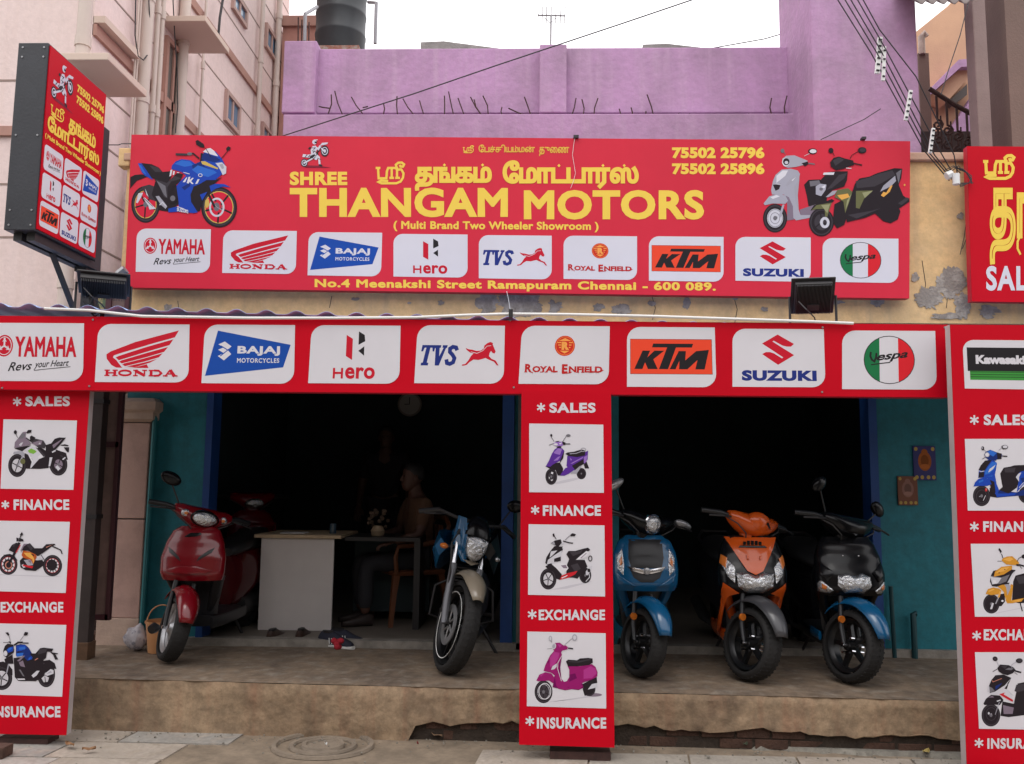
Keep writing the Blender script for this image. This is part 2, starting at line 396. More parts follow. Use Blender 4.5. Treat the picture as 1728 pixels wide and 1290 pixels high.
def lg_ktm(a):
    a.poly((.82, .07, .03), [(145, 195), (560, 195), (560, 352), (145, 352)]); a.line(BLK, 1.5, (145, 195), (560, 195), (560, 352), (145, 352), (145, 195))
    for p in ([(208, 247), (246, 247), (232, 277), (268, 247), (318, 247), (262, 286), (284, 330), (234, 330), (220, 300), (206, 330), (165, 330)],
              [(262, 215), (466, 215), (459, 232), (378, 232), (336, 330), (290, 330), (333, 232), (256, 232)],
              [(392, 248), (428, 248), (424, 290), (480, 248), (545, 242), (521, 330), (474, 330), (486, 288), (434, 330), (392, 330), (394, 292), (374, 330), (344, 330)]): a.poly(BLK, p)
def lg_suzuki(a):
    a.poly(PRED, [(585, 345), (662, 390), (648, 403), (628, 403), (607, 398), (566, 375), (560, 379), (662, 444), (585, 491), (510, 440), (528, 430), (548, 430), (566, 436), (604, 460), (610, 455), (510, 389)])
    a.text(NAVY, 'SUZUKI', 413, 766, 568, 517, bold=.12, space=1.1)
def lg_vespa(a):
    cx, cy, rx, ry = 1095, 462, 117, 112
    a.ell(WHITE, cx, cy, rx, ry)
    def seg(c, xa, xb):
        ta, tb = math.acos((xa-cx)/rx), math.acos((xb-cx)/rx); n = 12
        up = [(cx+rx*cos(ta+(tb-ta)*k/n), cy-ry*sin(ta+(tb-ta)*k/n)) for k in range(n+1)]
        a.poly(c, up+[(x, 2*cy-y) for x, y in reversed(up)])
    seg((.015, .17, .06), 979, 1050); seg((.68, .02, .03), 1137, 1211); a.ring(DRK, cx, cy, rx, ry, 3.5)
    a.line(BLK, 9, (1010, 425), (1007, 445), (1014, 462), (1026, 470), (1034, 450), (1036, 430)); 
    a.text(BLK, 'espa', 1036, 1182, 478, 440, bold=.06, shear=.35, rise=-16); a.line(BLK, 5, (1010, 486), (1050, 480), (1100, 474))
def lg_kawa(a):
    a.poly(BLK, [(1460, 405), (1860, 405), (1860, 515), (1460, 515)]); a.poly((.05, .28, .05), [(1470, 515), (1860, 515), (1860, 556), (1470, 556)])
    for y in (519, 531, 542): a.line(BLK, 2.5, (1470, y), (1860, y))
    a.text(WHITE, 'Kawasaki', 1500, 1735, 482, 440, bold=.12)
LOGOS = [((-54, 112, 350, 352), lg_yamaha), ((395, 118, 790, 358), lg_honda), ((842, 118, 1232, 360), lg_bajaj), ((1287, 120, 1669, 361), lg_hero),
         ((288, 140, 726, 422), lg_tvs), ((798, 144, 1236, 429), lg_enfield), ((128, 140, 578, 410), lg_ktm), ((369, 318, 806, 597), lg_suzuki), ((876, 324, 1312, 601), lg_vespa)]
def logo_panel(parent, q, y, logo, rnd='d', r=.22):
    """white sheet with two rounded corners (d) or four (a), the logo printed on it as its sub-part"""
    TL, TR, BR, BL = q; w = hypot(TR[0]-TL[0], TR[1]-TL[1]); h = hypot(TL[0]-BL[0], TL[1]-BL[1]); g = boxmap((0, 0, w, h), q); rr = r*h
    pts = []
    def arc(cx, cy, a0): pts.extend([(cx+rr*cos(R(a0+k*15)), cy-rr*sin(R(a0+k*15))) for k in range(7)])
    arc(w-rr, rr, 0) if rnd == 'a' else pts.append((w, 0))
    arc(rr, rr, 90)
    arc(rr, h-rr, 180) if rnd == 'a' else pts.append((0, h))
    arc(w-rr, h-rr, 270)
    b = MB(); b.prism([(g(*p)[0], y, g(*p)[1]) for p in pts], (0, -.0006, 0))
    o = b.build('logo_panel', pmat(WHITE), parent)
    src, fn = logo
    a = Art(boxmap(src, q), y-.0008); fn(a); a.build('logo_print', o)
    return o
def rider2d(a):
    P = (.62, .6, .68)
    a.poly((.22, .02, .04), [(2, 10), (20, 2), (98, 3), (60, 9)])
    for x, y, rx, ry in ((14, 18, 11, 14), (78, 60, 13, 19)): a.ell(DRK, x, y, rx, ry); a.ring(P, x, y, rx*.65, ry*.65, 2.4)
    a.ell(P, 14, 18, 3, 4); a.ell(P, 78, 60, 4, 6)
    a.line(P, 5, (14, 18), (40, 34)); a.line(DRK, 3, (20, 26), (44, 40)); a.poly(P, [(8, 38), (30, 36), (44, 44), (40, 50), (24, 46), (10, 48)]); a.poly(DRK, [(30, 38), (50, 30), (60, 40), (56, 56), (42, 52)]); a.poly(P, [(40, 34), (52, 28), (58, 38), (50, 46)])
    a.line(P, 5, (62, 76), (76, 60)); a.poly(P, [(62, 78), (70, 88), (88, 90), (86, 84), (72, 80)]); a.line(DRK, 3, (54, 54), (64, 78))
    a.poly(P, [(36, 44), (34, 62), (40, 76), (50, 78), (54, 66), (48, 50)]); a.line(DRK, 2, (38, 60), (50, 58)); a.line(DRK, 2, (38, 70), (52, 70))
    a.line(P, 6, (48, 74), (58, 66), (64, 78)); a.line(DRK, 6, (34, 72), (28, 66)); a.line(P, 6, (48, 50), (60, 38), (62, 14)); a.line(DRK, 6, (60, 12), (70, 9)); a.line(DRK, 2, (56, 34), (66, 30))
    for x, y in ((30, 42), (46, 36), (52, 46), (44, 56), (46, 68), (60, 60), (66, 70), (20, 42)): a.line(DRK, 2.2, (x-3, y-4), (x+3, y+4))
    a.ell(P, 46, 90, 7, 8); a.poly(DRK, [(46, 92), (54, 92), (53, 86), (47, 86)]); a.line(P, 3, (44, 97), (56, 98))
def printmap(q): return boxmap((0, 100, 100, 0), q)
# ------------------------------------------------------------------ the printed vehicle photographs, drawn shape by shape
PC = dict(k=(.022, .016, .02), d=(.05, .042, .05), g=(.16, .15, .17), s=(.36, .35, .4), l=(.58, .57, .62), w=(.68, .66, .7), b=(.015, .06, .4), c=(.03, .14, .55), n=(.012, .03, .17), y=(.6, .42, .1), r=(.55, .02, .03),
          e=(.64, .02, .05), u=(.1, .03, .28), v=(.3, .16, .5), j=(.38, .37, .43), m=(.3, .012, .14), p=(.42, .04, .24), q=(.16, .005, .09), o=(.6, .27, .03), O=(.75, .38, .08), a=(.45, .09, .02), G=(.2, .42, .06), t=(.14, .14, .06), T=(.3, .3, .16), R=(.3, .02, .03),
          i=(.5, .2, .15), h=(.55, .53, .58), x=(.56, .54, .58), z=(.22, .17, .22))
def wheel_pic(a, cx, cy, rx, ry, rim, sp, bgc, rr=.68, face=None):
    a.ell(PC['k'], cx, cy, rx, ry, 36); a.ell(PC['d'], cx, cy, rx*.9, ry*.92, 36); a.ell(PC['k'], cx, cy, rx*.8, ry*.83, 36); a.ell(PC[bgc], cx, cy, rx*rr, ry*rr, 32); a.ring(PC[rim], cx, cy, rx*rr, ry*rr, rx*.05)
    for k in range(sp): t = 2*pi*k/sp+.4; a.line(PC['k'], rx*.1, (cx, cy), (cx+rx*rr*cos(t), cy+ry*rr*sin(t)))
    if face: a.ell(PC[face], cx, cy, rx*rr*.92, ry*rr*.92); a.ring(PC['g'], cx, cy, rx*rr*.6, ry*rr*.6, rx*.04)
    a.ell(PC['g'], cx, cy, rx*.16, ry*.16)
def trace(spec):
    def fn(a):
        for op in spec.strip().split(';'):
            f = op.split()
            if not f: continue
            k, c = f[0], f[1]
            if k == 'W': n = [float(x) for x in f[2:6]]; wheel_pic(a, *n, c, int(f[6]), f[7], float(f[8]), f[9] if len(f) > 9 else None); continue
            n = [float(x) for x in f[2:]]
            if k == 'P': a.poly(PC[c], list(zip(n[::2], n[1::2])))
            elif k == 'E': a.ell(PC[c], *n[:4], 24, R(n[4]) if len(n) > 4 else 0)
            elif k == 'R': a.ring(PC[c], *n)
            elif k == 'L': a.line(PC[c], n[0], *zip(n[1::2], n[2::2]))
    return fn
PICS = {}
PICS['sport'] = ((215, 230, 8.063), """W y 248 930 195 250 5 e .74;P k 40 560 100 530 190 520 300 545 220 575 130 610 60 690 38 720;P d 190 690 300 660 400 700 440 800 420 900 300 860 230 760;P l 150 780 215 770 190 830 140 915 118 905;P l 240 710 262 760 290 830 262 800;P k 380 620 640 600 700 760 700 930 560 1030 430 1010 400 900 330 800;
P l 215 845 240 838 390 990 300 1000 285 945;L k 8 225 848 350 960;P s 385 820 430 815 500 900 545 960 520 990 450 930;L l 12 440 940 480 900 520 950;
W y 1248 970 245 275 5 e .78;R l 1218 970 92 118 26;E e 1218 968 60 78;E g 1215 965 42 60;L s 7 1218 965 1150 900;L s 7 1218 965 1290 1010;L k 30 1130 640 1110 800 1190 970;P y 1065 870 1110 860 1120 940 1080 985 1055 920;
P k 880 640 1080 590 1200 600 1290 560 1200 640 1130 700 1090 800 1020 880 990 1020 900 1040 850 820;
P b 145 372 210 370 280 440 330 560 350 600 240 540 200 500;P c 150 385 190 400 260 530 215 500;P k 190 368 330 385 430 430 480 490 590 478 600 560 560 620 480 600 400 590 330 570 270 480;P d 300 400 420 430 470 490 380 490;
P k 360 570 560 620 680 500 760 520 720 620 620 700 560 860 480 830 430 700;P d 380 590 540 640 640 540 740 580 600 620 545 700 550 850 500 830 450 700;P g 400 610 520 680 540 840 500 800;
P b 610 400 660 345 740 315 860 330 940 390 1000 340 1010 260 1080 200 1200 210 1290 310 1340 420 1340 500 1290 520 1200 600 1080 600 1010 640 900 700 860 800 870 900 960 1040 860 1040 700 980 700 900 670 680 720 620 800 540 740 490 600 450;
P c 640 380 740 330 860 350 900 400 780 420;P n 880 400 1000 345 1060 420 1200 480 1000 440 900 470;P c 880 460 960 400 1180 470 1220 500 1100 560 960 520;P n 740 700 850 640 860 680 780 740;P b 720 760 860 750 850 900 900 1030 700 960;P k 900 690 1020 640 1070 700 1010 800 980 1000 930 960 880 800;P b 990 800 1090 760 1020 880;
P b 560 990 680 960 700 980 960 1040 900 1050 700 1030 560 1040;P b 1120 680 1200 650 1320 655 1410 700 1300 690 1200 720 1140 760;P k 1000 240 1020 230 1090 310 990 350;P w 1030 215 1080 175 1130 165 1180 200 1240 280 1150 255 1090 235;
P n 1020 270 1040 230 1200 280 1270 330 1200 360 1010 320;P y 1005 345 1060 345 1240 440 1230 455 1020 385;P l 1200 370 1290 360 1350 420 1345 510 1300 535 1270 470 1240 420;P s 1250 390 1300 380 1320 440 1290 450;L k 9 1065 165 1140 290;P k 930 70 960 55 1040 110 1055 160 1000 155 940 120;L k 9 1280 310 1370 200;P k 1345 170 1375 140 1410 160 1390 200 1350 200;
L d 30 660 250 820 255;L k 22 820 240 900 240 980 310;E g 850 245 35 22;
P w 590 465 615 460 600 540 575 555;P w 625 480 650 478 640 530 620 535;P w 675 495 715 495 690 510;P w 755 630 800 570 820 560 790 630;P w 810 640 835 560 860 555 850 600 890 570 905 575 870 615 905 655 880 655 850 625 835 650;P w 925 655 960 590 985 590 955 650;L w 9 765 495 850 520;R w 995 535 25 20 8;L w 10 680 960 760 990 830 1025;E k 620 850 60 65;E g 620 850 35 38""")
PICS['duo'] = ((1280, 240, 6.646), """P k 510 480 560 425 690 420 780 500 760 700 560 720 540 600;P g 570 440 680 430 700 480 580 500;P z 460 760 640 700 640 820 470 830;W l 185 855 135 160 0 k .64 l;E g 200 850 12 16;P z 300 590 400 620 400 870 320 880 320 700;
P l 190 370 260 310 360 300 440 320 465 360 440 440 405 500 420 620 450 760 470 820 580 820 580 850 420 880 390 850 385 720 340 620 280 590 150 590 140 540 160 440;P w 200 380 270 320 330 320 300 380 200 460;P s 400 500 440 440 460 380 440 600 450 760 420 700 405 580;P k 160 480 250 470 230 530 190 548;L l 8 190 470 250 480;P s 300 490 350 420 430 380 400 430 320 500;P w 370 430 420 390 380 440;
P l 55 690 120 610 220 580 300 600 330 660 300 695 160 690 70 710;P w 130 620 200 595 240 610 160 640;P l 270 700 290 705 250 850 225 830;
P l 265 190 310 155 400 150 500 190 550 210 550 240 500 260 420 280 330 290 280 270;E w 305 225 42 48;E k 310 222 36 40;E l 312 232 20 18;L g 14 560 240 630 250;P k 480 240 550 220 560 250 520 275;L l 5 510 160 570 130;L g 6 300 140 275 100;E k 605 105 50 32;E w 610 105 38 22;E g 268 100 22 24;
W k 705 900 140 158 3 d .6;R l 742 905 38 48 30;P k 1280 780 1320 740 1560 700 1590 780 1560 870 1480 912 1400 890;P k 850 700 960 640 1020 760 960 930 880 970 830 900;
P k 580 770 620 710 720 680 820 640 850 660 800 700 780 850 740 840 740 760 640 760;P t 590 770 650 710 820 680 800 740 770 840 745 840 740 750 640 755;P T 700 710 800 700 770 800;
P k 1010 660 1060 530 1080 470 1130 410 1240 390 1330 350 1520 295 1610 300 1600 400 1570 480 1620 600 1680 650 1560 760 1400 760 1200 850 990 900 970 800;P d 1090 440 1240 400 1340 360 1500 320 1530 370 1400 450 1300 500 1100 520;P t 1090 550 1280 545 1180 640 1130 750 1090 740;P T 1160 570 1280 548 1190 630;P s 1400 490 1530 380 1540 440 1480 500 1360 560;P g 1540 350 1600 310 1570 470;
P d 1000 820 1280 770 1380 740 1100 860;P k 1540 700 1690 630 1690 670 1590 740;P d 1560 690 1660 620 1690 640 1600 710;P O 1370 600 1400 560 1430 570 1480 490 1500 490 1470 560 1400 620;
P k 700 420 780 340 860 330 1000 330 990 430 960 500 830 540 740 640 690 590;P d 760 540 900 370 990 350 960 410 820 520;P l 640 500 690 470 760 480 750 540 700 610 640 590;P w 700 510 750 480 740 520;E g 700 530 20 18;P s 750 620 830 550 880 545 850 590 780 620;P t 880 540 1000 520 1050 560 1020 660 970 800 950 670 850 620;P T 990 660 1040 580 1000 700 975 760;P O 880 600 1000 580 1020 620 930 650;
P w 730 345 850 342 840 370 720 370;P k 800 230 840 180 900 165 960 185 1060 210 1070 260 1000 280 960 300 870 320 810 280;P d 830 210 900 175 960 200 860 270;L k 14 1060 240 1160 262;L k 7 1025 190 1045 150 1120 105;E k 1160 95 48 35;E d 1165 92 34 22;E k 810 98 28 30;L k 6 830 120 850 160;L w 8 980 295 1040 298;E O 1635 485 10 12""")
PICS['duo'] = (PICS['duo'][0], PICS['duo'][1].replace('P l ', 'P j '))
PICS['moped'] = ((890, 715, 10.93), """E h 720 1060 250 26 -12;W k 995 925 88 105 3 k .5;W k 440 980 108 150 3 d .55;P w 440 890 480 900 470 935 435 925;P w 395 980 415 1000 400 1030;P w 430 1040 475 1030 450 1065;P k 330 790 420 740 600 720 660 830 640 960 560 960 520 860 440 850;P s 860 850 1010 760 980 820 920 910 830 900;P s 760 880 900 880 920 930 800 920;P k 1040 760 1090 700 1140 830 1060 830;P u 640 900 700 820 780 800 860 860 760 930 680 965 600 960;
P u 735 600 1040 540 1120 500 1110 660 1060 740 980 770 880 860 780 870 720 780;P k 820 780 1040 650 1060 740 960 790 880 860;P v 790 740 1030 610 1020 640 830 740;P v 780 620 820 670 800 690;P v 1040 620 1110 580 1090 700 1040 740;P k 700 560 740 535 860 520 990 480 1070 500 1060 590 920 620 760 600;L s 14 780 560 900 550 1010 510;R s 1030 485 45 32 12;
P u 340 790 400 680 450 560 500 480 560 440 640 460 680 500 640 600 600 690 480 750 420 800;P v 480 540 560 460 640 470 600 580 520 560;P v 480 690 560 620 610 600 560 680;P k 600 690 680 500 660 640 600 730;P k 530 430 630 410 620 450 560 450;P v 470 370 560 330 660 340 690 380 620 420 500 410;E w 520 385 40 20;P w 580 370 640 350 610 390;P k 640 330 700 350 700 400 650 390;P k 500 330 600 320 560 345;L k 16 700 375 790 378;L k 9 400 400 480 370;L g 11 490 330 440 250;E k 440 220 20 26;L g 11 655 330 720 225;E g 755 222 42 24""")
PICS['racer'] = ((890, 885, 10.66), """P h 400 1180 800 1090 1180 1020 1000 1080 700 1160;W k 375 985 148 190 5 x .62;W k 1040 920 108 140 4 k .5;L l 14 1100 860 1120 950 1050 1030;P l 1050 850 1110 770 1165 740 1150 820 1080 920 1050 910;E k 1105 830 28 34;P k 700 760 760 600 900 640 1030 640 1080 760 960 900 900 980 820 960 700 960;P d 780 740 900 700 960 800 860 860;P r 580 1000 600 930 720 880 900 840 860 900 740 960;P w 610 960 730 910 700 940 620 975;
P k 320 760 420 700 560 800 620 910 580 1000 520 980 480 860 380 820;P w 440 720 620 680 700 720 740 790 640 910 600 880 520 790;P z 600 740 690 730 720 790 650 790;P k 320 700 340 600 400 500 480 400 540 380 640 440 600 560 600 660 450 690 380 740;P l 350 720 370 640 480 560 620 470 600 640 480 690;P x 360 700 380 640 480 600 460 680;P k 480 620 600 580 600 650 480 680;P l 420 490 540 470 450 560 400 600;P k 430 450 500 400 640 400 600 460;
P k 700 540 740 480 860 480 1000 440 1090 420 1130 460 1010 560 880 640 760 640;P d 760 500 900 490 1000 450 960 520 820 570;P w 870 640 960 560 1060 480 1120 500 1080 580 960 630;L z 12 960 610 1060 520;R k 1130 615 30 45 16;P k 420 340 500 290 600 270 620 340 560 400 480 370;P s 430 340 480 310 500 370 440 350;P l 590 360 650 320 660 350 600 370;L k 20 640 300 740 330 820 340;L k 12 520 270 480 210;P k 450 180 480 160 495 220 465 225;L g 10 680 285 760 205;P k 765 195 810 160 875 180 850 215 780 215""")
PICS['classic'] = ((888, 1066, 9.926), """P h 250 1190 420 1180 1260 1040 1180 1090 900 1120;E z 1130 1060 140 30;W l 290 1010 150 190 5 d .66;R w 312 1000 100 132 12;W k 1060 960 100 120 0 k .5;P k 940 880 1180 760 1190 860 1100 1000 980 1080 950 980;P l 1030 970 1100 880 1190 860 1195 930 1120 950;P q 440 930 480 760 560 760 600 850 700 850 940 860 960 940 880 980 760 965 650 985 560 960;
P m 440 800 500 700 590 790 640 850 700 940 900 880 950 910 900 970 760 960 660 980 540 960;P m 590 850 680 830 720 760 720 640 690 570 900 580 1100 545 1160 590 1195 680 1190 750 1080 810 940 860 900 920 700 930;P p 960 640 1080 580 1160 620 1180 700 1100 780 960 790;P q 720 720 820 700 850 780 720 840;P q 930 860 1180 760 1090 810 960 850;
P m 290 660 320 560 400 400 460 330 580 340 600 390 560 560 580 700 590 800 560 900 480 740 420 690;P p 400 440 460 340 560 350 540 440 470 560 400 600;P q 545 560 600 400 570 600 585 790 560 760;L w 9 600 400 530 520 525 620 590 830;P q 350 500 390 480 370 540;P l 415 640 440 580 515 530 510 590 470 630;
P m 170 820 220 720 320 680 420 700 480 780 500 880 440 860 380 820 200 830;P p 230 740 290 690 300 700 250 750;P q 480 760 500 900 450 880;P k 665 500 700 470 850 480 900 450 1040 440 1110 450 1115 520 1050 560 850 580 700 580;P d 700 490 850 500 1040 460 1090 470 880 520 720 510;
P m 440 280 480 190 560 185 640 240 700 260 680 300 600 320 580 360 470 330;P p 520 200 600 230 560 270;E l 465 245 34 52 15;E s 462 245 24 38 15;L k 22 700 275 785 288;P m 640 220 690 250 690 300 640 290;L g 6 350 290 430 283;L g 7 430 185 405 110;E s 405 115 28 45;E l 405 115 16 32;L g 7 650 215 790 100;E s 810 100 42 55;E l 810 100 26 38""")
PICS['ninja'] = ((0, 706, 10.57), """W k 310 845 162 205 4 x .6;W k 1045 830 160 195 4 z .5;P k 880 640 1000 560 1180 620 1215 740 1160 740 1100 650 1020 700 960 860 880 880;P l 990 870 1030 840 1080 900 1040 940;L l 22 1120 740 1170 700;P k 480 900 560 720 700 500 880 620 900 780 870 890 720 905;P l 890 700 940 700 900 860 870 860;P k 440 620 560 680 560 880 470 900 440 760;L s 26 440 620 380 740 330 840;P s 250 600 400 580 450 640 400 700 370 640 240 640;E t 410 770 45 50;
P l 360 540 560 500 640 520 800 690 700 730 560 890 540 900 580 740 540 640 440 570;P w 480 600 560 690 600 820 560 760;P G 500 580 560 540 630 570 660 600 600 640 530 620;P w 680 690 740 640 790 690 700 730;P k 260 540 380 510 560 490 440 560 400 590;P z 260 530 270 430 320 370 410 250 470 240 460 340 560 450 540 480 400 510;P g 330 370 410 250 460 300 420 360;P h 340 480 380 440 420 430 380 500;P d 460 340 560 430 680 520 800 540 830 480 780 400 700 380 600 360 560 410;P z 560 450 700 400 760 400 740 470 660 490;P h 690 460 720 430 730 470;P d 640 520 720 560 820 670 780 690;
P k 820 480 920 450 980 370 1060 345 1180 350 1100 450 960 600 880 640 820 620;P z 940 480 1120 370 1060 440 960 540;P k 1080 480 1160 465 1230 485 1220 500 1100 490;P k 1140 520 1240 520 1230 610 1200 600;P k 540 330 570 310 640 350 600 400 540 410;L k 18 470 350 540 400;L k 9 320 350 290 280;E k 280 250 28 35;P k 470 260 510 210 570 210 560 260 490 270;P l 930 600 1000 560 1000 590 940 620""")
PICS['duke'] = ((0, 880, 10.57), """P h 0 945 1100 985 1000 995 0 960;W r 150 770 165 185 10 w .72;W r 940 790 170 190 12 w .68;E k 150 770 85 95;R i 160 780 55 60 20;E k 930 780 95 100;P k 60 600 180 580 260 610 320 700 280 690 220 630 120 620;L k 44 350 380 250 600 160 760;P k 360 700 420 640 620 690 800 720 780 790 640 885 460 870 370 820;P l 390 780 420 760 460 820 420 830;P s 430 690 560 680 600 780 500 790;P z 500 700 560 690 560 760;P k 600 700 760 690 800 760 640 780;P r 410 770 600 800 580 840 420 800;
P a 390 600 420 520 640 560 660 640 600 760 580 740 560 690 420 650;P O 430 560 560 560 620 680 600 760 580 680 480 620;P k 540 570 620 600 600 620;P k 370 520 420 430 540 390 620 480 760 480 830 410 980 400 1000 420 940 440 780 560 680 620 620 580 500 520;P z 380 500 430 400 500 400 430 450 380 560;P d 480 430 540 400 600 480 560 520;P i 820 460 960 410 900 440 840 470;P k 160 515 220 420 300 380 350 400 340 460 260 560;P d 220 440 280 400 260 460;L r 14 370 420 290 560;
P k 300 290 340 300 340 350 300 360;P k 350 290 420 320 430 355 340 360;L k 18 370 290 380 240;P k 360 240 400 190 420 230 400 260;L k 20 940 445 1090 510 1115 580;P h 690 640 760 600 790 660 740 690;L k 12 740 600 800 690;P l 640 680 680 640 690 700""")
PICS['fz'] = ((0, 1052, 10.24), """W l 30 950 185 205 5 x .6;W k 800 880 155 225 4 k .5;P x 720 950 780 900 850 940 830 1010 760 1020;L k 12 780 920 790 1020;P k -120 690 60 660 140 700 220 800 220 900 160 880 100 780 -60 720;P k 700 660 860 630 950 690 980 790 900 780 800 700;P l 770 880 880 790 930 810 930 870 820 910;P s 800 880 880 820 900 850;
P k 240 600 400 580 760 620 740 780 700 960 620 1000 320 995 260 930;P w 300 955 430 955 440 975 320 980;P l 550 900 640 820 690 820 640 900 580 940;P g 330 800 360 800 430 920 400 910;P z 330 680 400 640 440 760 360 740;L s 20 250 440 160 680 120 860;P k 80 620 220 540 240 700 100 700;
P n 280 380 360 360 440 370 500 420 580 560 560 620 480 650 400 560 280 560;P b 290 390 440 370 470 430 380 470 300 500;P c 330 420 440 400 440 450 340 460;P b 480 640 500 590 570 560 560 620;P c 500 620 540 580 520 630;P c 290 520 410 510 400 560 290 580;P k 310 480 400 490 300 510;P z 300 650 400 560 440 560 340 660;
P k 60 480 90 390 140 350 240 370 250 500 120 600 70 560;P b 120 460 160 420 240 400 230 480 150 510;P c 130 450 200 410 210 440 150 480;E l 100 520 34 48;E w 100 510 20 26;P k 520 520 620 520 700 430 760 420 930 440 900 490 820 490 800 600 740 650 600 640;P d 680 450 820 440 800 500 660 540;P i 600 635 650 600 670 605 620 640;P k 860 490 1010 520 1000 535 960 530 1010 620 960 630 920 540;
L k 30 250 380 320 330 400 330;L k 20 400 340 500 342;L k 8 60 332 160 330;P k 150 310 200 320 190 360;L g 8 185 310 165 220;P k 100 160 150 155 170 200 150 220;L g 8 355 300 420 210;P k 415 190 440 150 495 155 480 205 430 215""")
PICS['blue'] = ((1626, 738, 10.08), """W k 305 1000 148 175 0 k .6;W k 1080 980 150 150 0 k .6;R d 305 1010 90 110 12;P k 440 860 560 900 560 1030 440 1010;P n 560 900 900 940 1000 900 1200 860 1200 980 900 1000 560 1030;P b 540 960 700 960 900 950 860 990 560 1020;P k 620 620 680 520 800 500 860 480 1100 470 1250 480 1250 560 1000 620 900 860 760 960 600 900 660 850;P d 690 530 880 520 860 600 700 600;P b 900 940 940 700 900 650 960 590 1100 550 1280 560 1280 800 1040 780;P l 885 680 930 620 980 600 940 680 940 760;P n 960 700 1200 640 1150 800 1000 780;L l 12 940 860 1000 790 1060 750;
P b 245 690 260 560 320 440 420 385 520 400 565 450 530 640 560 800 600 900 560 1000 520 940 500 760 400 700;P k 250 560 290 480 360 400 480 390 400 500 350 580;P k 250 690 260 600 350 590 340 680;L l 10 262 570 290 590 350 575;P c 360 580 480 420 560 430 540 520 440 620 360 640;P l 415 600 440 540 540 470 500 540 440 590;P c 400 670 490 650 480 670;P k 430 720 520 760 540 940 500 980 460 880;
P b 165 840 190 770 250 710 360 690 440 720 470 800 400 830 260 830;P c 250 750 330 720 330 750 260 780;E r 380 895 20 30;E i 382 890 10 16;L l 10 370 990 330 1080;E s 270 1010 9 9;
P n 345 300 370 250 450 215 560 260 650 290 640 370 560 380 540 400 430 390 370 350;P c 400 250 460 220 560 270 500 330 440 300;E s 395 300 42 42;E w 395 300 30 32;P k 560 260 640 280 640 370 570 375;L k 18 650 320 740 328;L k 8 310 375 360 345;L k 7 370 240 330 200;E k 320 190 24 34;E s 312 185 12 20;L s 8 590 230 640 180;E k 695 170 56 36;E l 700 165 42 24""")
PICS['yellow'] = ((1634, 916, 10.07), """L h 10 470 1200 947 1100;W k 390 1040 140 165 0 k .5;P k 520 880 620 860 620 1000 560 1080 500 1080;P k 740 1000 760 660 800 560 947 520 1200 520 1200 1010 860 1030;P d 800 580 1100 540 1100 680 860 700;L k 18 880 1030 915 1165;P o 630 980 720 700 760 720 730 980 947 940 900 1000 740 1030 660 1030;P O 720 1000 920 950 860 1000;P s 620 720 690 700 720 760 660 900;
P o 480 740 600 700 640 760 660 900 630 960 600 840 540 780;P k 365 660 380 560 420 480 600 440 800 465 760 560 690 700 560 720 480 750 400 740;P g 380 560 560 590 700 540 640 660 540 700 400 700;P l 370 570 430 590 560 600 500 690 400 710;P w 410 640 460 640 480 700 420 700;P l 660 680 740 530 790 480 760 560 700 680;P o 430 580 450 490 560 410 740 390 740 450 600 540;P O 460 520 560 430 700 410 620 480;E k 520 515 12 9;E k 617 458 10 10;
P o 290 870 330 790 420 760 520 780 560 820 500 880 380 890;P O 330 820 420 780 440 800 350 840;L O 30 540 830 510 930;L s 20 500 950 460 1040;P l 400 1020 430 1030 400 1130 365 1130;E w 575 990 20 18;
P o 560 300 590 260 660 235 740 230 800 280 860 340 840 380 760 380 640 370;P O 590 290 700 245 760 280 700 320;P k 810 360 860 370 850 400 810 390;L k 26 850 370 947 400;L k 8 860 390 910 440;L k 8 490 315 560 315;L k 12 585 265 560 190;P k 505 110 525 90 565 150 545 180;L k 10 825 320 850 270 900 240;E k 940 235 40 36""")
PICS['pearl'] = ((1642, 1098, 9.348), """W k 280 1020 148 178 0 k .6;R d 285 1000 80 100 10;E l 245 990 14 20;E s 285 1000 9 9;P k 430 1030 460 800 640 840 700 560 700 520 804 500 1100 520 1100 980 800 1020 560 1050;P d 650 640 680 540 804 520 900 600 700 660;P z 470 860 640 900 620 1000 480 1000;P k 160 840 200 760 280 700 420 710 480 780 420 860 300 850 180 860;P z 230 740 300 715 330 740;
P l 230 680 300 660 420 560 560 520 530 600 600 690 650 830 560 790 420 710;P r 410 690 500 660 480 690 630 780 620 810 540 770;P k 490 600 560 510 530 610;P s 530 610 640 720 600 690;P k 245 560 290 460 350 390 480 380 600 430 560 520 480 560 340 650 260 670;P g 240 560 300 590 340 640 270 660 240 640;P h 230 560 250 560 260 660 225 650;P n 350 560 460 510 400 580 350 620;L i 10 300 470 310 495 450 440;P l 540 500 600 430 480 600 420 640;
P k 380 280 420 220 560 230 640 270 670 310 620 360 540 390 460 370 400 330;P d 430 240 540 240 500 290;P g 500 300 560 270 640 280 600 310;L k 22 660 320 755 345;L k 7 650 345 695 378;L k 9 305 335 380 290;L s 7 400 245 370 170;E k 345 130 40 36 30;E d 345 130 26 22 30;L s 7 605 270 605 225 680 175;E k 725 160 54 38;E d 728 158 38 24;L s 10 410 810 345 1010;L l 18 370 800 430 780""")
def put_pic(e, g, name, y=-.0012, pname='picture_print', parent=None):
    (x0, y0, s), spec = PICS[name]; a = Art(lambda X, Y: g(x0+X/s, y0+Y/s), y); trace(spec)(a); return a.build(pname, parent or e)
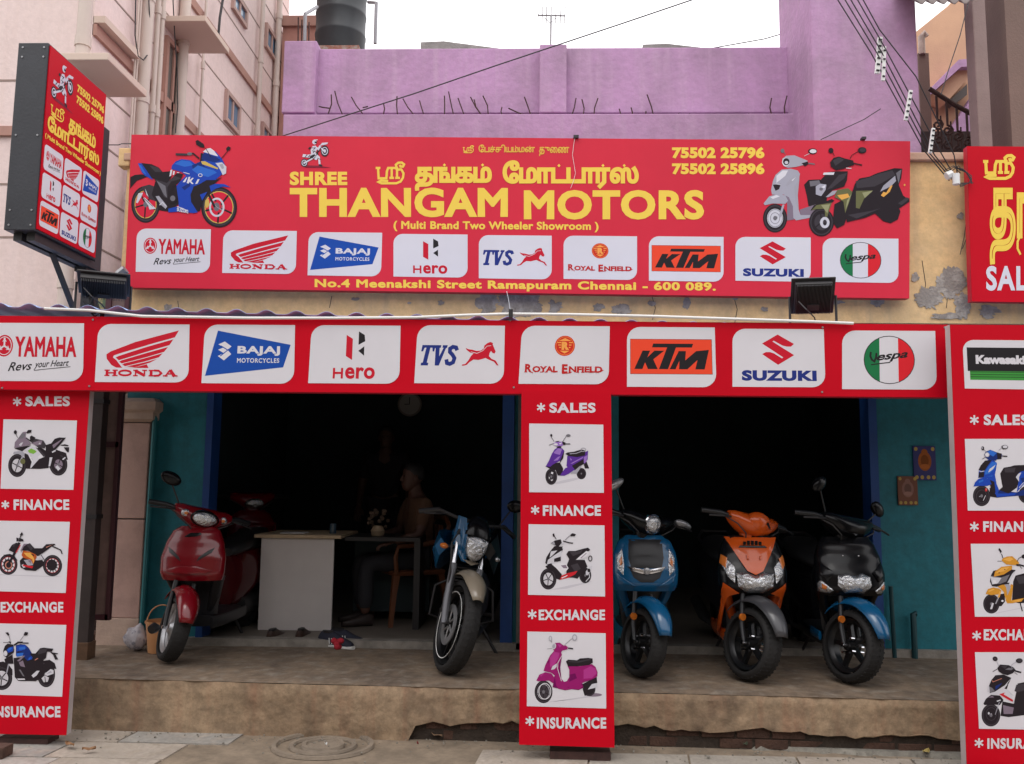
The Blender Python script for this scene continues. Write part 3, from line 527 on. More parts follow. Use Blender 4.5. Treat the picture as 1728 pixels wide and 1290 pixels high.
# ================================================================== THE SETTING
def quad_wall(name, pts, thick, m, label=None, cat=None, parent=None, kind=None):
    b = MB(); b.prism(pts, thick); o = b.build(name, m, parent); return tag(o, label, cat, None, kind)
PLAT = .30; FAC = 6.5
m_ground = mat('ground_cement', (.27, .25, .21), .85, speck=.3, var=.35, scale=3, bump=.5, bscale=30)
m_slab = [mat('slab_%d' % i, c, .7, speck=.18, var=.3, scale=5, bump=.35, bscale=40, streak=c2, streak_amt=.6, rvar=.2) for i, (c, c2) in enumerate([((.38, .34, .29), (.26, .23, .2)), ((.42, .36, .3), (.3, .25, .19)), ((.34, .32, .29), (.4, .34, .28)), ((.42, .38, .34), (.28, .25, .22))])]
m_mud = mat('trodden_mud', (.27, .21, .15), .8, speck=.25, var=.35, scale=4, bump=.8, bscale=14)
m_plat = mat('platform_cement', (.215, .155, .105), .85, speck=.3, col2=(.11, .08, .06), scale=2.6, lo=.42, hi=.7, bump=.6, bscale=22, detail=9, streak=(.27, .235, .19), streak_amt=.6)
m_face = mat('platform_face_plaster', (.32, .225, .14), .88, speck=.35, col2=(.13, .085, .055), scale=1.7, lo=.42, hi=.68, bump=1.0, bscale=18, detail=9, streak=(.26, .12, .07), streak_amt=.55)
m_dirt = mat('dark_soil', (.05, .035, .025), .95, var=.5, scale=18, bump=1, bscale=40)
m_brick = mat('old_brick', (.09, .045, .03), .9, var=.5, scale=14, bump=.8, bscale=60)
m_yel = mat('yellow_wall_paint', (.8, .53, .245), .8, speck=.14, col2=(.6, .43, .23), scale=1.6, lo=.4, hi=.7, bump=.35, bscale=26, streak=(.5, .36, .22), streak_amt=.45)
m_patch = mat('bare_plaster', (.27, .235, .2), .9, col2=(.4, .36, .31), scale=12, lo=.45, hi=.62, bump=.8, bscale=50)
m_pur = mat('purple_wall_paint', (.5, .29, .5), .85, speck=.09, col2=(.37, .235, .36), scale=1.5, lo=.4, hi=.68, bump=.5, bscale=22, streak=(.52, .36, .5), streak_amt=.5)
m_pur2 = mat('darker_purple_wall_paint', (.47, .275, .46), .85, speck=.09, col2=(.34, .22, .33), scale=1.3, lo=.4, hi=.66, bump=.5, bscale=22, streak=(.48, .33, .46), streak_amt=.5)  # slightly darker purple for tower, lower wall and terrace slab
m_pink = mat('pink_wall_paint', (.78, .63, .6), .8, speck=.07, col2=(.71, .57, .54), scale=.9, lo=.4, hi=.7, bump=.25, bscale=30, streak=(.7, .54, .49), streak_amt=.4)
m_band = mat('salmon_band_paint', (.45, .25, .2), .8, var=.2, scale=3)
m_groove = mat('groove_shade', (.3, .22, .19), .9)
m_teal = mat('teal_wall_paint', (.014, .2, .25), .6, speck=.2, col2=(.01, .15, .19), scale=1.8, lo=.4, hi=.7, bump=.3, bscale=20, streak=(.012, .15, .19), streak_amt=.5)
m_blue = mat('blue_pillar_paint', (.012, .07, .28), .5, var=.3, scale=4)
m_peach = mat('peach_wall_paint', (.62, .38, .24), .85, col2=(.5, .3, .2), scale=1.2, lo=.4, hi=.7, bump=.3)
m_brown = mat('brown_wall_paint', (.2, .13, .11), .85, col2=(.15, .1, .085), scale=1, lo=.4, hi=.7, bump=.3)
m_dark = mat('dark_room_paint', (.03, .045, .05), .9, var=.3, scale=3)  # near black, so the wall colour itself carries the room's darkness
m_roomfl = mat('room_floor', (.2, .17, .14), .6, var=.3, scale=3)
m_pvc = mat('pale_pipe', (.62, .52, .46), .5, var=.12, scale=3)
m_iron = mat('black_iron', (.02, .018, .02), .5, var=.4, scale=10)
m_rust = mat('rusty_iron', (.07, .03, .025), .8, var=.5, scale=20)
m_steel = mat('galvanised', (.35, .35, .36), .4, .7, var=.2, scale=9)
m_chrome = mat('chrome', (.75, .75, .78), .12, 1.)
m_blackpl = mat('black_plastic', (.012, .012, .014), .38)
m_blackgl = mat('black_gloss', (.004, .004, .005), .24, coat=.1, spec=.25)
m_drkw0 = mat('dim_window', (.1, .085, .075), .3)
m_rubber = mat('tyre_rubber', (.011, .01, .01), .75, var=.3, scale=15, bump=.3, bscale=120)
m_glass = mat('window_glass', (.05, .09, .13), .06, spec=.9)
m_wire = mat('cable_black', (.03, .028, .03), .6)
m_white = mat('white_plastic', (.7, .7, .68), .45)
m_red = pmat(RED)

# ---- ground, slabs, mud with a round cover
b = MB(); b.box(-60, 60, -30, 60, -.3, -.012); tag(b.build('ground', m_ground), kind='structure')
pav = tag(MB().box(-5, 5, 3.2, 5.6, -.2, -.008).build('pavement', m_mud), kind='structure')
rows = [(4.62, 4.94), (4.945, 5.16), (5.165, 5.45)]; rs = random.Random(4)
th = R(-5)
rows = [(3.3, 3.72), (3.725, 4.1), (4.105, 4.5), (4.505, 4.87), (4.875, 5.16), (5.165, 5.5)]
mud_c = UZ(545, 1258, 0)
slab_me = None
for ri, (y0, y1) in enumerate(rows):
    x = -4.6+(.3 if ri % 2 else 0)
    while x < 4.6:
        w = rs.uniform(.5, .68); g = .006; c = V(((x+w/2), (y0+y1)/2, 0)); dz = rs.uniform(-.003, .004)
        hole = -.55 < c.x-mud_c.x < .66 and y1 > 4.6 or (y0 > 5.15 and c.x > -1.25)
        if not hole:
            o = MB(); o.prism([(x+g, y0+g, -.02), (x+w-g, y0+g+rs.uniform(-.004, .004), -.02), (x+w-g+.03, y1-g, -.02), (x+g+.03, y1-g, -.02)], (0, 0, .02+dz))
            o.build('paving_slab', m_slab[rs.randrange(4)], pav, origin=(c.x, c.y, 0))
        x += w
b = MB()
for r0, h in ((.30, .012), (.2, .008), (.13, .012)):
    b.lathe([(r0, -.005), (r0-.006, h), (r0-.03, h), (r0-.036, -.005)], 40, Matrix.Translation(V((mud_c.x, mud_c.y, 0))) @ Matrix.Scale(.85, 4, (0, 1, 0)))
b.lathe([(.001, .003), (.12, .002), (.125, -.005)], 30, Matrix.Translation(V((mud_c.x, mud_c.y, 0))))
tag(b.build('manhole_cover', mat('cover_cement', (.25, .2, .15), .8, var=.35, scale=7, bump=.6), smooth=True), 'round cement manhole cover ringed with ridges in the muddy patch of the pavement', 'manhole cover')
def blob(n, r, sx, seed, h=.01):
    q = random.Random(seed); return [(r*sx*cos(2*pi*k/n)*q.uniform(.75, 1.1), r*sin(2*pi*k/n)*q.uniform(.75, 1.1), 0) for k in range(n)]
# cement strip along the step
b = MB(); q = random.Random(3); P0 = UZ(1030, 1250, 0); P1 = UZ(1640, 1283, 0); n = 40; top = []; bot = []
for k in range(n+1):
    t = k/n; x = P0.x+(P1.x+.3-P0.x)*t; y = P0.y+(P1.y-P0.y)*t; top.append((x, 5.6, .02)); bot.append((x, y+q.uniform(-.02, .02), .012))
    bot[-1] = (x, bot[-1][1], .014)
vs = top+bot+[(p[0], p[1]-.015, -.01) for p in bot]; fs = [(i, i+1, n+2+i, n+1+i) for i in range(n)]+[(n+1+i, n+2+i, 2*n+3+i, 2*n+2+i) for i in range(n)]
b.add(vs, fs); tag(b.build('cement_kerb_strip', m_ground), kind='structure')
# ---- unseen row across the street behind the camera, added to block low sky
q = random.Random(21); x = -26
while x < 26:
    w = q.uniform(6, 9); h = q.uniform(5.5, 8.5); b = MB(); b.box(x, x+w-.4, -9, -6.5, 0, h)
    m_ = mat('far_side_paint_%d' % (int(x) % 3), ((.24, .22, .19), (.2, .2, .21), (.26, .22, .17))[int(x) % 3], .85, var=.3, scale=.6)
    o = tag(b.build('unseen_opposite_buildings', m_), kind='structure'); b = MB()
    for k in range(int(w//2)):
        for z in (1.0, 4.0): b.box(x+.6+k*2, x+1.7+k*2, -6.5, -6.46, z, z+1.3)
    b.build('window', m_drkw0, o); x += w
# ---- platform (step)
def edgeY(x): return 5.40-.03*(x+2.9)
XL, XR = -4.3, 7.8
plat = MB(); plat.prism([(XL, edgeY(XL)+.03, -.1), (XR, edgeY(XR)+.03, -.1), (XR, 6.75, -.1), (XL, 6.75, -.1)], (0, 0, PLAT-.03+.1))
plat = tag(plat.build('platform', m_dirt), kind='structure')
n = 230; nz = 9; q = random.Random(9); vs = []; fs = []; xs = [XL+(XR-XL)*i/n for i in range(n+1)]
xa = UY(690, 1200, 5.35).x; xb = UY(870, 1200, 5.35).x; lo = []; v_ = 0
for x in xs:
    v_ += q.uniform(-.018, .018); v_ *= .85
    lo.append(-.02 if x < xa else (.10+.02*((x-xa)/(xb-xa)) if x < xb else .105+.012*sin(x*2.2) if x < 3.3 else -.02)+v_+q.uniform(-.004, .004))
for j in range(nz+1):
    for i, x in enumerate(xs):
        z = PLAT-.006+(lo[i]-PLAT)*(j/nz) if j else PLAT
        dy = q.uniform(-.004, .004)+(.012 if j == 0 else 0)+.008*sin(x*3.1+z*9)
        vs.append((x, edgeY(x)+dy, z))
for j in range(nz):
    for i in range(n): a = j*(n+1)+i; fs.append((a, a+1, a+n+2, a+n+1))
b = MB(); b.add(vs, fs)
# broken underside lip
o2 = len(b.v); b.add([(x, edgeY(x), lo[i]) for i, x in enumerate(xs)]+[(x, edgeY(x)+.05, lo[i]+.004) for i, x in enumerate(xs)], [(i, n+1+i, n+2+i, i+1) for i in range(n)])
b.build('front_plaster', m_face, plat, smooth=True)
vs = []; fs = []; ny = 16
for j in range(ny+1):
    for i, x in enumerate(xs[::2]):
        t = j/ny; y = edgeY(x)+.012+(6.72-edgeY(x))*t**1.5
        if j == 0: y += q.uniform(-.006, .004)
        vs.append((x, y, PLAT+.002+(0 if j == 0 else .003*sin(x*1.7+t*5)+.006)*min(1, t*8)))
m = len(xs[::2])
for j in range(ny):
    for i in range(m-1): a = j*m+i; fs.append((a, a+1, a+m+1, a+m))
b = MB(); b.add(vs, fs); b.build('cement_top', m_plat, plat, smooth=True)
# bricks exposed in the gap under the plaster
q = random.Random(12); x = xa; brick_me = None
while x < 3.4:
    for zz in (0, .062):
        w = .2; xo = x+(.1 if zz else 0)
        if q.random() < .8:
            o = MB(); o.box(-.095, .095, -.03, .03, 0, .055)
            if brick_me is None:
                ob = o.build('brick', m_brick, plat, bevel=.004); brick_me = ob
            else: ob = brick_me.copy(); COL.objects.link(ob)
            ob.location = (xo+w/2, edgeY(xo+.1)+.05+q.uniform(0, .02), zz-.005); ob.rotation_euler = (q.uniform(-.05, .05), 0, q.uniform(-.06, .06))
    x += .205
# ---- room behind the shop front
rm = MB(); FL = .36
rm.box(-3.2, 3.4, FAC+.02, 10.2, .0, FL)
rm.build('room_floor', m_roomfl)['kind'] = 'structure'
b = MB(); b.box(-3.2, 3.4, FAC-.05, FAC+.05, PLAT-.05, FL+.004); tag(b.build('door_sill', mat('sill_cement', (.33, .3, .26), .8, var=.5, scale=8, bump=.6)), kind='structure')
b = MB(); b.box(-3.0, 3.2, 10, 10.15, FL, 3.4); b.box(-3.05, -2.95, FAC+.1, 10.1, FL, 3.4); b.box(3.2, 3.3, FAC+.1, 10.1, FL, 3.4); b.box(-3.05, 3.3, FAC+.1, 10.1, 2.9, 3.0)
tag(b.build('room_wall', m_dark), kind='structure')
# ---- shop building: teal front, blue pillars, yellow band with its coping
shop = empty('shop_building', (0, FAC, 0), 'shop with teal and yellow front wall around two dark shutter openings', 'building')
def sh(name, m, x0, x1, z0, z1, y0=FAC, y1=FAC+.14, bev=0):
    b = MB(); b.box(x0, x1, y0-FAC, y1-FAC, z0, z1); return b.build(name, m, shop, bevel=bev)
xL0 = UY(256, 900, FAC).x; xL1 = UY(340, 900, FAC).x; xL2 = UY(352, 900, FAC).x
xM0 = UY(846, 900, FAC).x; xM1 = UY(866, 900, FAC).x; xM2 = UY(1040, 900, FAC).x+.02
xR0 = UY(1470, 900, FAC).x; xR1 = UY(1484, 900, FAC).x; zt = 2.75
sh('teal_wall', m_teal, xL0-.25, xL1, PLAT-.1, zt); sh('blue_pillar', m_blue, xL1+.003, xL2, PLAT-.1, zt, FAC-.03)
sh('blue_pillar', m_blue, xM0, xM1, PLAT-.1, zt, FAC-.03); sh('teal_wall', m_teal, xM1+.003, xM2, PLAT-.1, zt)
sh('blue_pillar', m_blue, xR0, xR1, PLAT-.1, zt, FAC-.03); sh('teal_wall', m_teal, xR1+.003, 8.0, PLAT-.1, zt)
sh('shutter_rail', mat('shutter_steel', (.2, .19, .18), .5, .5, var=.3, scale=7), xM1+.03, xM1+.1, PLAT+.02, zt, FAC-.05, FAC-.002)
sh('shutter_housing', m_iron, xL2, xR0, 2.5, zt, FAC-.02, FAC+.3)
zy = UY(1580, 274, FAC-.05).z; xy0 = UY(208, 400, FAC-.05).x
sh('yellow_wall', m_yel, xy0, 8.0, zt+.003, zy, FAC-.05, FAC+.25)
sh('coping', mat('coping_paint', (.6, .38, .27), .8, var=.2, scale=5, bump=.3), xy0-.02, 8.0, zy+.003, zy+.065, FAC-.09, FAC+.3, .008)
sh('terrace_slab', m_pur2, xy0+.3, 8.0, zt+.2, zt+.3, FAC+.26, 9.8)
# flaked plaster patches, thin hollows seen as raised ragged flakes of bare plaster
for i, (px, py, rx, rz) in enumerate([(825, 512, .09, .09), (878, 512, .16, .1), (935, 517, .06, .05), (1008, 521, .05, .04), (1048, 523, .07, .04), (1158, 514, .03, .05), (1410, 512, .06, .02), (1480, 512, .06, .05), (1565, 505, .13, .12),
                                      (1605, 480, .1, .12), (1622, 515, .07, .1), (1665, 528, .1, .05), (1478, 505, .05, .03), (1545, 470, .03, .04), (1618, 365, .03, .03), (1100, 512, .03, .02), (745, 512, .03, .02), (283, 518, .03, .03), (600, 505, .03, .012), (1240, 505, .03, .015), (1290, 522, .025, .02), (690, 512, .02, .012), (1590, 535, .12, .03)]):
    p = UY(px, py, FAC-.05); q = random.Random(50+i); n = 84; pts = []; a_ = 1
    for k in range(n):
        a_ = max(.5, min(1.2, a_+q.uniform(-.13, .13)+(.0 if k % 9 else q.uniform(-.3, .3)))); pts.append((p.x+rx*cos(2*pi*k/n)*a_, -.05-.0015-.0003*i, p.z+rz*sin(2*pi*k/n)*a_))
    b = MB(); b.prism(pts, (0, -.002, 0)); b.build('plaster_flake', m_patch, shop)
# hairline cracks
for i, pl in enumerate([[(300, 508), (303, 530)], [(1238, 500), (1244, 522), (1240, 545)], [(1592, 455), (1600, 490), (1597, 520)], [(870, 495), (866, 525)], [(560, 500), (556, 520)], [(1100, 500), (1106, 520), (1101, 540)], [(1556, 440), (1562, 480), (1558, 505)], [(1632, 300), (1633, 350), (1627, 400), (1620, 430)]]):
    b = MB(); b.tube([UY(x, y, FAC-.051)-V((0, FAC, 0)) for x, y in pl], .0025, 5); b.build('crack', m_iron, shop)
# ---- blue corrugated awning, hidden behind the fascia except for its wave ends
FY = 5.0
def fz(px): return UY(px, 533+(548-533)*px/1600, FY).z
zr = UY(800, 541, FY+.1).z
b = MB(); n = 640; vs = []; fs = []; x0, x1 = -3.6, 6.0  # runs on unseen past the fascia's right end, added to shade the teal wall
for i in range(n+1):
    x = x0+(x1-x0)*i/n; w = .021*cos(2*pi*(x/.183))
    w = max(w, -.008)*1.2
    for j in range(2):
        y = (FY+.06, FAC-.06)[j]; vs.append((x, y, UY(864, 541, FY+.1).z+(x)*-.022+w*.7-.006-(.02 if j else 0)))
for i in range(n): fs.append((2*i, 2*i+2, 2*i+3, 2*i+1))
b.add(vs, fs)
aw = b.build('awning_roof', mat('blue_sheet', (.35, .48, .8), .45, var=.3, scale=6, metal=.2), smooth=True, solid=.003)
tag(aw, 'blue corrugated sheet awning running behind the logo fascia to the wall', 'awning')
b = MB()
for y in (FY+.12, 5.75, 6.35): b.box(-3.6, 5.9, y-.02, y+.02, zr-.09, zr-.05)
b.build('rafter', m_iron, aw)
# ---- purple upper storey
PY = 8.2
up = empty('purple_house', (0, PY, 0), 'purple plastered upper storey and tower set back above the yellow wall', 'building')
def upb(name, m, px0, px1, py0, py1, Y, d=.3, bev=.01, zlow=None):
    a = UY(px0, py0, Y); c = UY(px1, py1, Y); b = MB(); b.box(a.x, c.x, Y-PY, Y-PY+d, c.z if zlow is None else zlow, a.z)
    return b.build(name, m, up, bevel=bev)
upb('parapet_wall', m_pur, 500, 1380, 83, 190, PY, .25)
zl = 3.0
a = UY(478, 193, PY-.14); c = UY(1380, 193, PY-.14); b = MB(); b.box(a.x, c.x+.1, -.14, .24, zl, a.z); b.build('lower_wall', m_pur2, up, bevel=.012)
upb('pillar', m_pur, 480, 530, 69, 190, PY-.1, .4); upb('pillar', m_pur, 911, 956, 75, 190, PY-.1, .4)
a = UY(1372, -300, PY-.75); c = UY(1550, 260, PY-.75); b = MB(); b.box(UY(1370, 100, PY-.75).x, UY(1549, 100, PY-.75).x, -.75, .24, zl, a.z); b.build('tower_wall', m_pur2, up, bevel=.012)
# grey roof slabs seen over the parapet
for px0, px1, py0, py1 in ((710, 850, 70, 86), (1085, 1240, 74, 90), (1318, 1345, 78, 92)):
    a = UY(px0, py0, PY+.6); c = UY(px1, py1, PY+.6); b = MB(); b.prism([(a.x, .6, c.z-.1), (c.x, .6, c.z-.1), (c.x, .6, c.z+.02), (a.x+.25, .6, a.z), (a.x, .6, a.z-.01)], (0, .6, 0)); b.build('roof_slab', mat('grey_slab', (.33, .32, .3), .9, var=.4, scale=7, bump=.6), up)
# rebar stubs
rebar = [(487, 162, 506, 184), (538, 180, 556, 175), (559, 160, 554, 184), (565, 154, 578, 186), (593, 164, 612, 184), (612, 182, 621, 172), (647, 174, 647, 186), (670, 163, 671, 187), (680, 167, 700, 188), (708, 170, 716, 189), (750, 162, 750, 188), (757, 155, 766, 189), (773, 166, 784, 188), (794, 164, 814, 189), (800, 168, 812, 186), (815, 162, 824, 187), (858, 183, 890, 189), (885, 164, 896, 187), (847, 181, 848, 188), (972, 166, 964, 190), (982, 168, 984, 190), (1009, 166, 1002, 192), (1045, 184, 1043, 192), (1065, 182, 1064, 192), (1092, 160, 1104, 194), (1090, 188, 1092, 196), (1145, 192, 1150, 201), (1163, 192, 1172, 200), (1205, 194, 1214, 192), (1240, 194, 1244, 196), (1263, 192, 1272, 198), (1302, 166, 1303, 190), (1328, 162, 1325, 192)]
for k, (x0, y0, x1, y1) in enumerate(rebar):
    q = random.Random(k); a = UY(x0, y0, PY-.06); c = UY(x1, y1+8, PY-.06); mdl = (a+c)/2+V((q.uniform(-.02, .02), 0, 0))
    b = MB(); b.tube([a-V((0, PY, 0)), mdl-V((0, PY, 0)), c-V((0, PY, 0))], .0065, 6); b.build('rebar_stub', m_rust, up)
# water tank on its brick base
tY = 10.2; tb = UY(578, 76, tY); tr = (UY(622, 60, tY).x-UY(536, 60, tY).x)/2; th_ = 2.3
tb.x *= 1+tr/tY; tb.x -= .03; tank = empty('water_tank', (tb.x, tY+tr, tb.z), 'black ribbed plastic water tank standing on the roof left of the parapet', 'water tank')
prof = [(tr*.96, 0)]; nr = 8
for k in range(nr):
    z0 = th_*k/nr; prof += [(tr*.985, z0+.02), (tr*.985, z0+th_/nr-.05), (tr*1.01, z0+th_/nr-.035), (tr*1.01, z0+th_/nr-.01)]
prof += [(tr*.9, th_+.1), (tr*.4, th_+.25), (.001, th_+.28)]
b = MB(); b.lathe(prof, 40); b.build('tank_body', mat('tank_black', (.025, .03, .035), .45, var=.3, scale=5), tank, smooth=True)
b = MB(); b.box(-tr*1.1, tr*.98, -tr, tr, -.6, -.005); b.build('tank_base', mat('old_brick_red', (.3, .14, .1), .9, col2=(.35, .3, .26), scale=9, bump=.8), tank)
def pipe(name, pts, r, m, label, cat='pipe', Y=None, group=None, parent=None, n=8):
    b = MB(); b.tube(pts, r, n); o = b.build(name, m, parent, smooth=True, origin=None if parent else pts[0])
    if label: tag(o, label, cat, group)
    return o
pipe('water_pipe', [UY(633, 74, 10), UY(635, 5, 10), UY(622, 4, 10.2)], .022, mat('grey_pvc', (.28, .28, .3), .5), 'grey water pipe rising at the right side of the rooftop tank')
pipe('water_pipe', [UY(514, 70, 9), UY(515, 24, 9), UY(535, 12, 9.6)], .02, mat('grey_pvc', (.28, .28, .3), .5), 'grey bent pipe rising left of the rooftop tank')
for i, x in enumerate((503, 509, 521)):
    pipe('reinforcement_rod', [UY(x, 72, 9), UY(x+.5, 30+i*4, 9)], .008, m_rust, ('leftmost', 'middle', 'rightmost')[i]+' of three thin rusty rods sticking up left of the water tank', 'rod', group='rods by the tank')
# tv aerial
aY = 9.4; ap = UY(929, 78, aY); aer = empty('tv_aerial', ap, 'thin metal television aerial standing above the middle parapet pillar', 'aerial')
L_ = lambda x, y: UY(x, y, aY)-ap
b = MB(); b.tube([L_(929, 90), L_(930, 26)], .012, 6); b.build('mast', m_steel, aer)
b = MB(); b.tube([L_(908, 26), L_(953, 27)], .009, 6)
for x in (908, 915, 922, 930, 938, 946, 953): b.tube([L_(x, 26)+V((0, -.18, 0)), L_(x, 26)+V((0, .18, 0))], .005, 5)
b.build('boom', m_steel, aer)
b = MB(); b.tube([L_(919, 30), L_(929, 40), L_(938, 30)], .005, 5); b.build('brace', m_steel, aer)

# ---- pink apartment block on the left: flank in plane X = PX
PX = -3.78; c0 = 6.75
pk = empty('pink_apartment_building', (PX, c0, 0), 'tall pale pink apartment block with grooved walls and sunshades at the left', 'building')
off = V((PX, c0, 0)); hz = 11
yE = UX(482, 150, PX).y
b = MB(); b.box(-9, 0, 0, yE-c0, -.2, hz); b.build('wall', m_pink, pk)
def gx(x0, y0, x1, y1, r=.01, m=m_groove, nm='groove', Xo=.0, d=.012):      # strip along the flank between two picture points, level in the place
    a = UX(x0, y0, PX); c = UX(x1, y1, PX); z = (a.z+c.z)/2; ya, yb = max(a.y, c0), c.y
    b = MB(); b.box(-.005, d, ya-c0, yb-c0, z-r, z+r); return b.build(nm, m, pk)
def zoneband(z, y0, y1, r, m, nm, d=.012):
    b = MB(); b.box(-.005, d, y0-c0, y1-c0, z-r, z+r); return b.build(nm, m, pk)
def zf(px, py): return UX(px, py, PX).z
zA = zf(243, 137); zB = zf(469, 206)
for z in (zB, zA): zoneband(z, c0, yE, .05, m_band, 'salmon_band', .03)
gl = sorted([zA+.45*k for k in (-4, -3, -2, -1, 1, 2, 3, 4, 5, 6, 7, 8, 9)])
for z in gl:
    if z > 1: zoneband(z, c0, yE, .008, m_groove, 'groove', .004)
    if z > 1:
        b = MB(); b.box(-6, .002, -.004, .004, z-.008, z+.008); b.build('groove', m_groove, pk)
for z in (zA-.9,):
    b = MB(); b.box(-6, 0, -.03, .0, z-.04, z+.04); b.build('salmon_band', m_band, pk)
# sunshades (flat slabs jutting from the flank) with the openings below them
def shade(x0, y0, x1, y1, out_=.5, t=.05):
    a = UX(x0, y0, PX); c = UX(x1, y1, PX); z = min(a.z, c.z); b = MB(); b.box(0, out_, a.y-c0, c.y-c0, z, z+t)
    b.build('sunshade', mat('sunshade_plaster', (.63, .5, .42), .85, var=.2, scale=4, bump=.3), pk, bevel=.006); return a.y, c.y, z
def window(y0, y1, z0, z1, m=m_glass, fr=m_band, deep=.06):
    f = MB(); w = .05
    f.box(.0, .04, y0-c0, y1-c0, z1-w, z1); f.box(.0, .04, y0-c0, y1-c0, z0, z0+w); f.box(.0, .04, y0-c0, y0-c0+w, z0+w, z1-w); f.box(.0, .04, y1-c0-w, y1-c0, z0+w, z1-w)
    f.box(.0, .03, (y0+y1)/2-c0-.02, (y0+y1)/2-c0+.02, z0+w, z1-w)
    fo = f.build('window', fr, pk)
    g = MB(); g.box(.002, .012, y0-c0+w, (y0+y1)/2-c0-.02, z0+w, z1-w); g.build('pane', m, fo)
    g = MB(); g.box(.002, .012, (y0+y1)/2-c0+.02, y1-c0-w, z0+w, z1-w); g.build('pane', m, fo)
m_bgl = mat('blue_glass', (.12, .22, .33), .08, spec=.8)
m_drkwin = mat('dim_window', (.1, .085, .075), .3)
# near shade & lower opening; second shade with curtain window; small blue windows further on
cL = UX(183, 95, PX+.45)
b = MB(); ya = cL.y; zc = cL.z; yb = UX(247, 172, PX+.45).y
b.box(0, .45, ya-c0, yb-c0, zc-.03, zc+.03); b.build('sunshade', mat('sunshade_plaster', (.63, .5, .42), .85), pk, bevel=.006)
window(ya+.2, yb-.1, zc-1.25, zc-.1, m_drkwin)
s0 = UX(347, 31, PX+.45); s1 = UX(386, 105, PX+.45); zc2 = s0.z
b = MB(); b.box(0, .45, s0.y-c0, s1.y-c0, zc2-.03, zc2+.03); b.build('sunshade', mat('sunshade_plaster', (.63, .5, .42), .85), pk, bevel=.006)
window(s0.y+.1, s1.y-.15, zc2-1.35, zc2-.12, m_drkwin)
for (x0, y0, x1, y1) in ((379, 150, 400, 230), (391, -20, 413, 50), (447, 38, 465, 110), (440, 205, 458, 260)):
    a = UX(x0, y0, PX); c = UX(x1, y1, PX); window(a.y, c.y, UX(x1, y1, PX).z, UX(x0, y0, PX).z+(a.y-c.y)*0, m_bgl, mat('window_frame_pink', (.45, .3, .26), .7))
z3 = zf(205, 80)+.0
gx(128, 5, 218, 92, .03, mat('sunshade_plaster', (.63, .5, .42), .85), 'ledge', d=.1)
# pipes down the flank
def fp(px, dia, x_out=.06):
    y = UX(px, 100, PX+x_out).y; b = MB(); b.tube([(x_out, y-c0, .1), (x_out, y-c0, hz-.5)], dia/2, 10)
    for z in range(1, 10): b.tube([(x_out, y-c0, z), (x_out, y-c0, z+.08)], dia/2+.008, 10)
    return b.build('drain_pipe', m_pvc, pk, smooth=True)
for px, d_ in ((138, .11), (244, .12), (262, .05), (270, .05), (308, .11), (343, .03), (440, .06), (468, .08), (228, .02), (232, .02)): fp(px, d_)
# drooping wire on the flank
b = MB(); a_ = [UX(x, y, PX+.1)-off for x, y in ((229, 0), (228, 60), (233, 95), (242, 102), (251, 90), (253, 40), (251, 0))]; b.tube(a_, .006, 5); b.build('loose_wire', m_wire, pk)
b = MB(); a_ = [UX(x, y, PX+.1)-off for x, y in ((376, 0), (371, 30), (368, 66))]; b.tube(a_, .014, 6); b.build('loose_wire', m_wire, pk)
b = MB(); a_ = [UX(x, y, PX+.1)-off for x, y in ((292, 0), (295, 60), (299, 120), (300, 180), (296, 225))]; b.tube(a_, .006, 5); b.build('loose_wire', m_wire, pk)
# pink gate pillar with cap at platform level
GPY = 6.42; g0 = UY(172, 900, GPY); g1 = UY(243, 900, GPY); zcap = UY(210, 712, GPY).z
gp = empty('gate_pillar', (g0.x, GPY, PLAT), 'pink rendered gate pillar with moulded cap beside the teal wall', 'pillar')
w = g1.x-g0.x; H_ = zcap-PLAT
b = MB(); b.box(0, w, 0, .35, 0, .2); b.build('base_block', mat('pillar_base_paint', (.55, .4, .32), .85, var=.3, scale=6, bump=.4), gp, bevel=.006)
hh = (H_-.2)/2
for k in range(2):
    b = MB(); b.box(.006, w-.006, .006, .34, .203+k*hh, .2+(k+1)*hh-.006); b.build('pillar_block', mat('pillar_paint', (.5, .32, .27), .85, col2=(.42, .27, .23), scale=4, bump=.3), gp, bevel=.006)
b = MB(); b.loft([[(-e, -e, z), (w+e, -e, z), (w+e, .35+e, z), (-e, .35+e, z)] for e, z in ((.0, H_), (.03, H_+.02), (.03, H_+.07), (.055, H_+.09), (.055, H_+.15), (.02, H_+.18))]); b.build('cap', mat('pillar_base_paint', (.55, .4, .32), .85), gp)
lp = empty('gate_lamp', UY(195, 700, 6.6), 'small hooded wall lamp on top of the pink gate pillar', 'lamp')
b = MB(); b.lathe([(.02, 0), (.03, .03), (.045, .06), (.045, .16), (.1, .18), (.02, .26), (.001, .28)], 14); b.build('lamp_hood', mat('lamp_metal', (.3, .27, .25), .5, .3), lp, smooth=True)
b = MB(); b.tube([(.05, .05, .0), (.12, .02, .05), (.17, 0, .02), (.19, 0, -.07), (.25, .02, -.08)], .025, 8); b.build('bracket', m_pvc, lp, smooth=True)
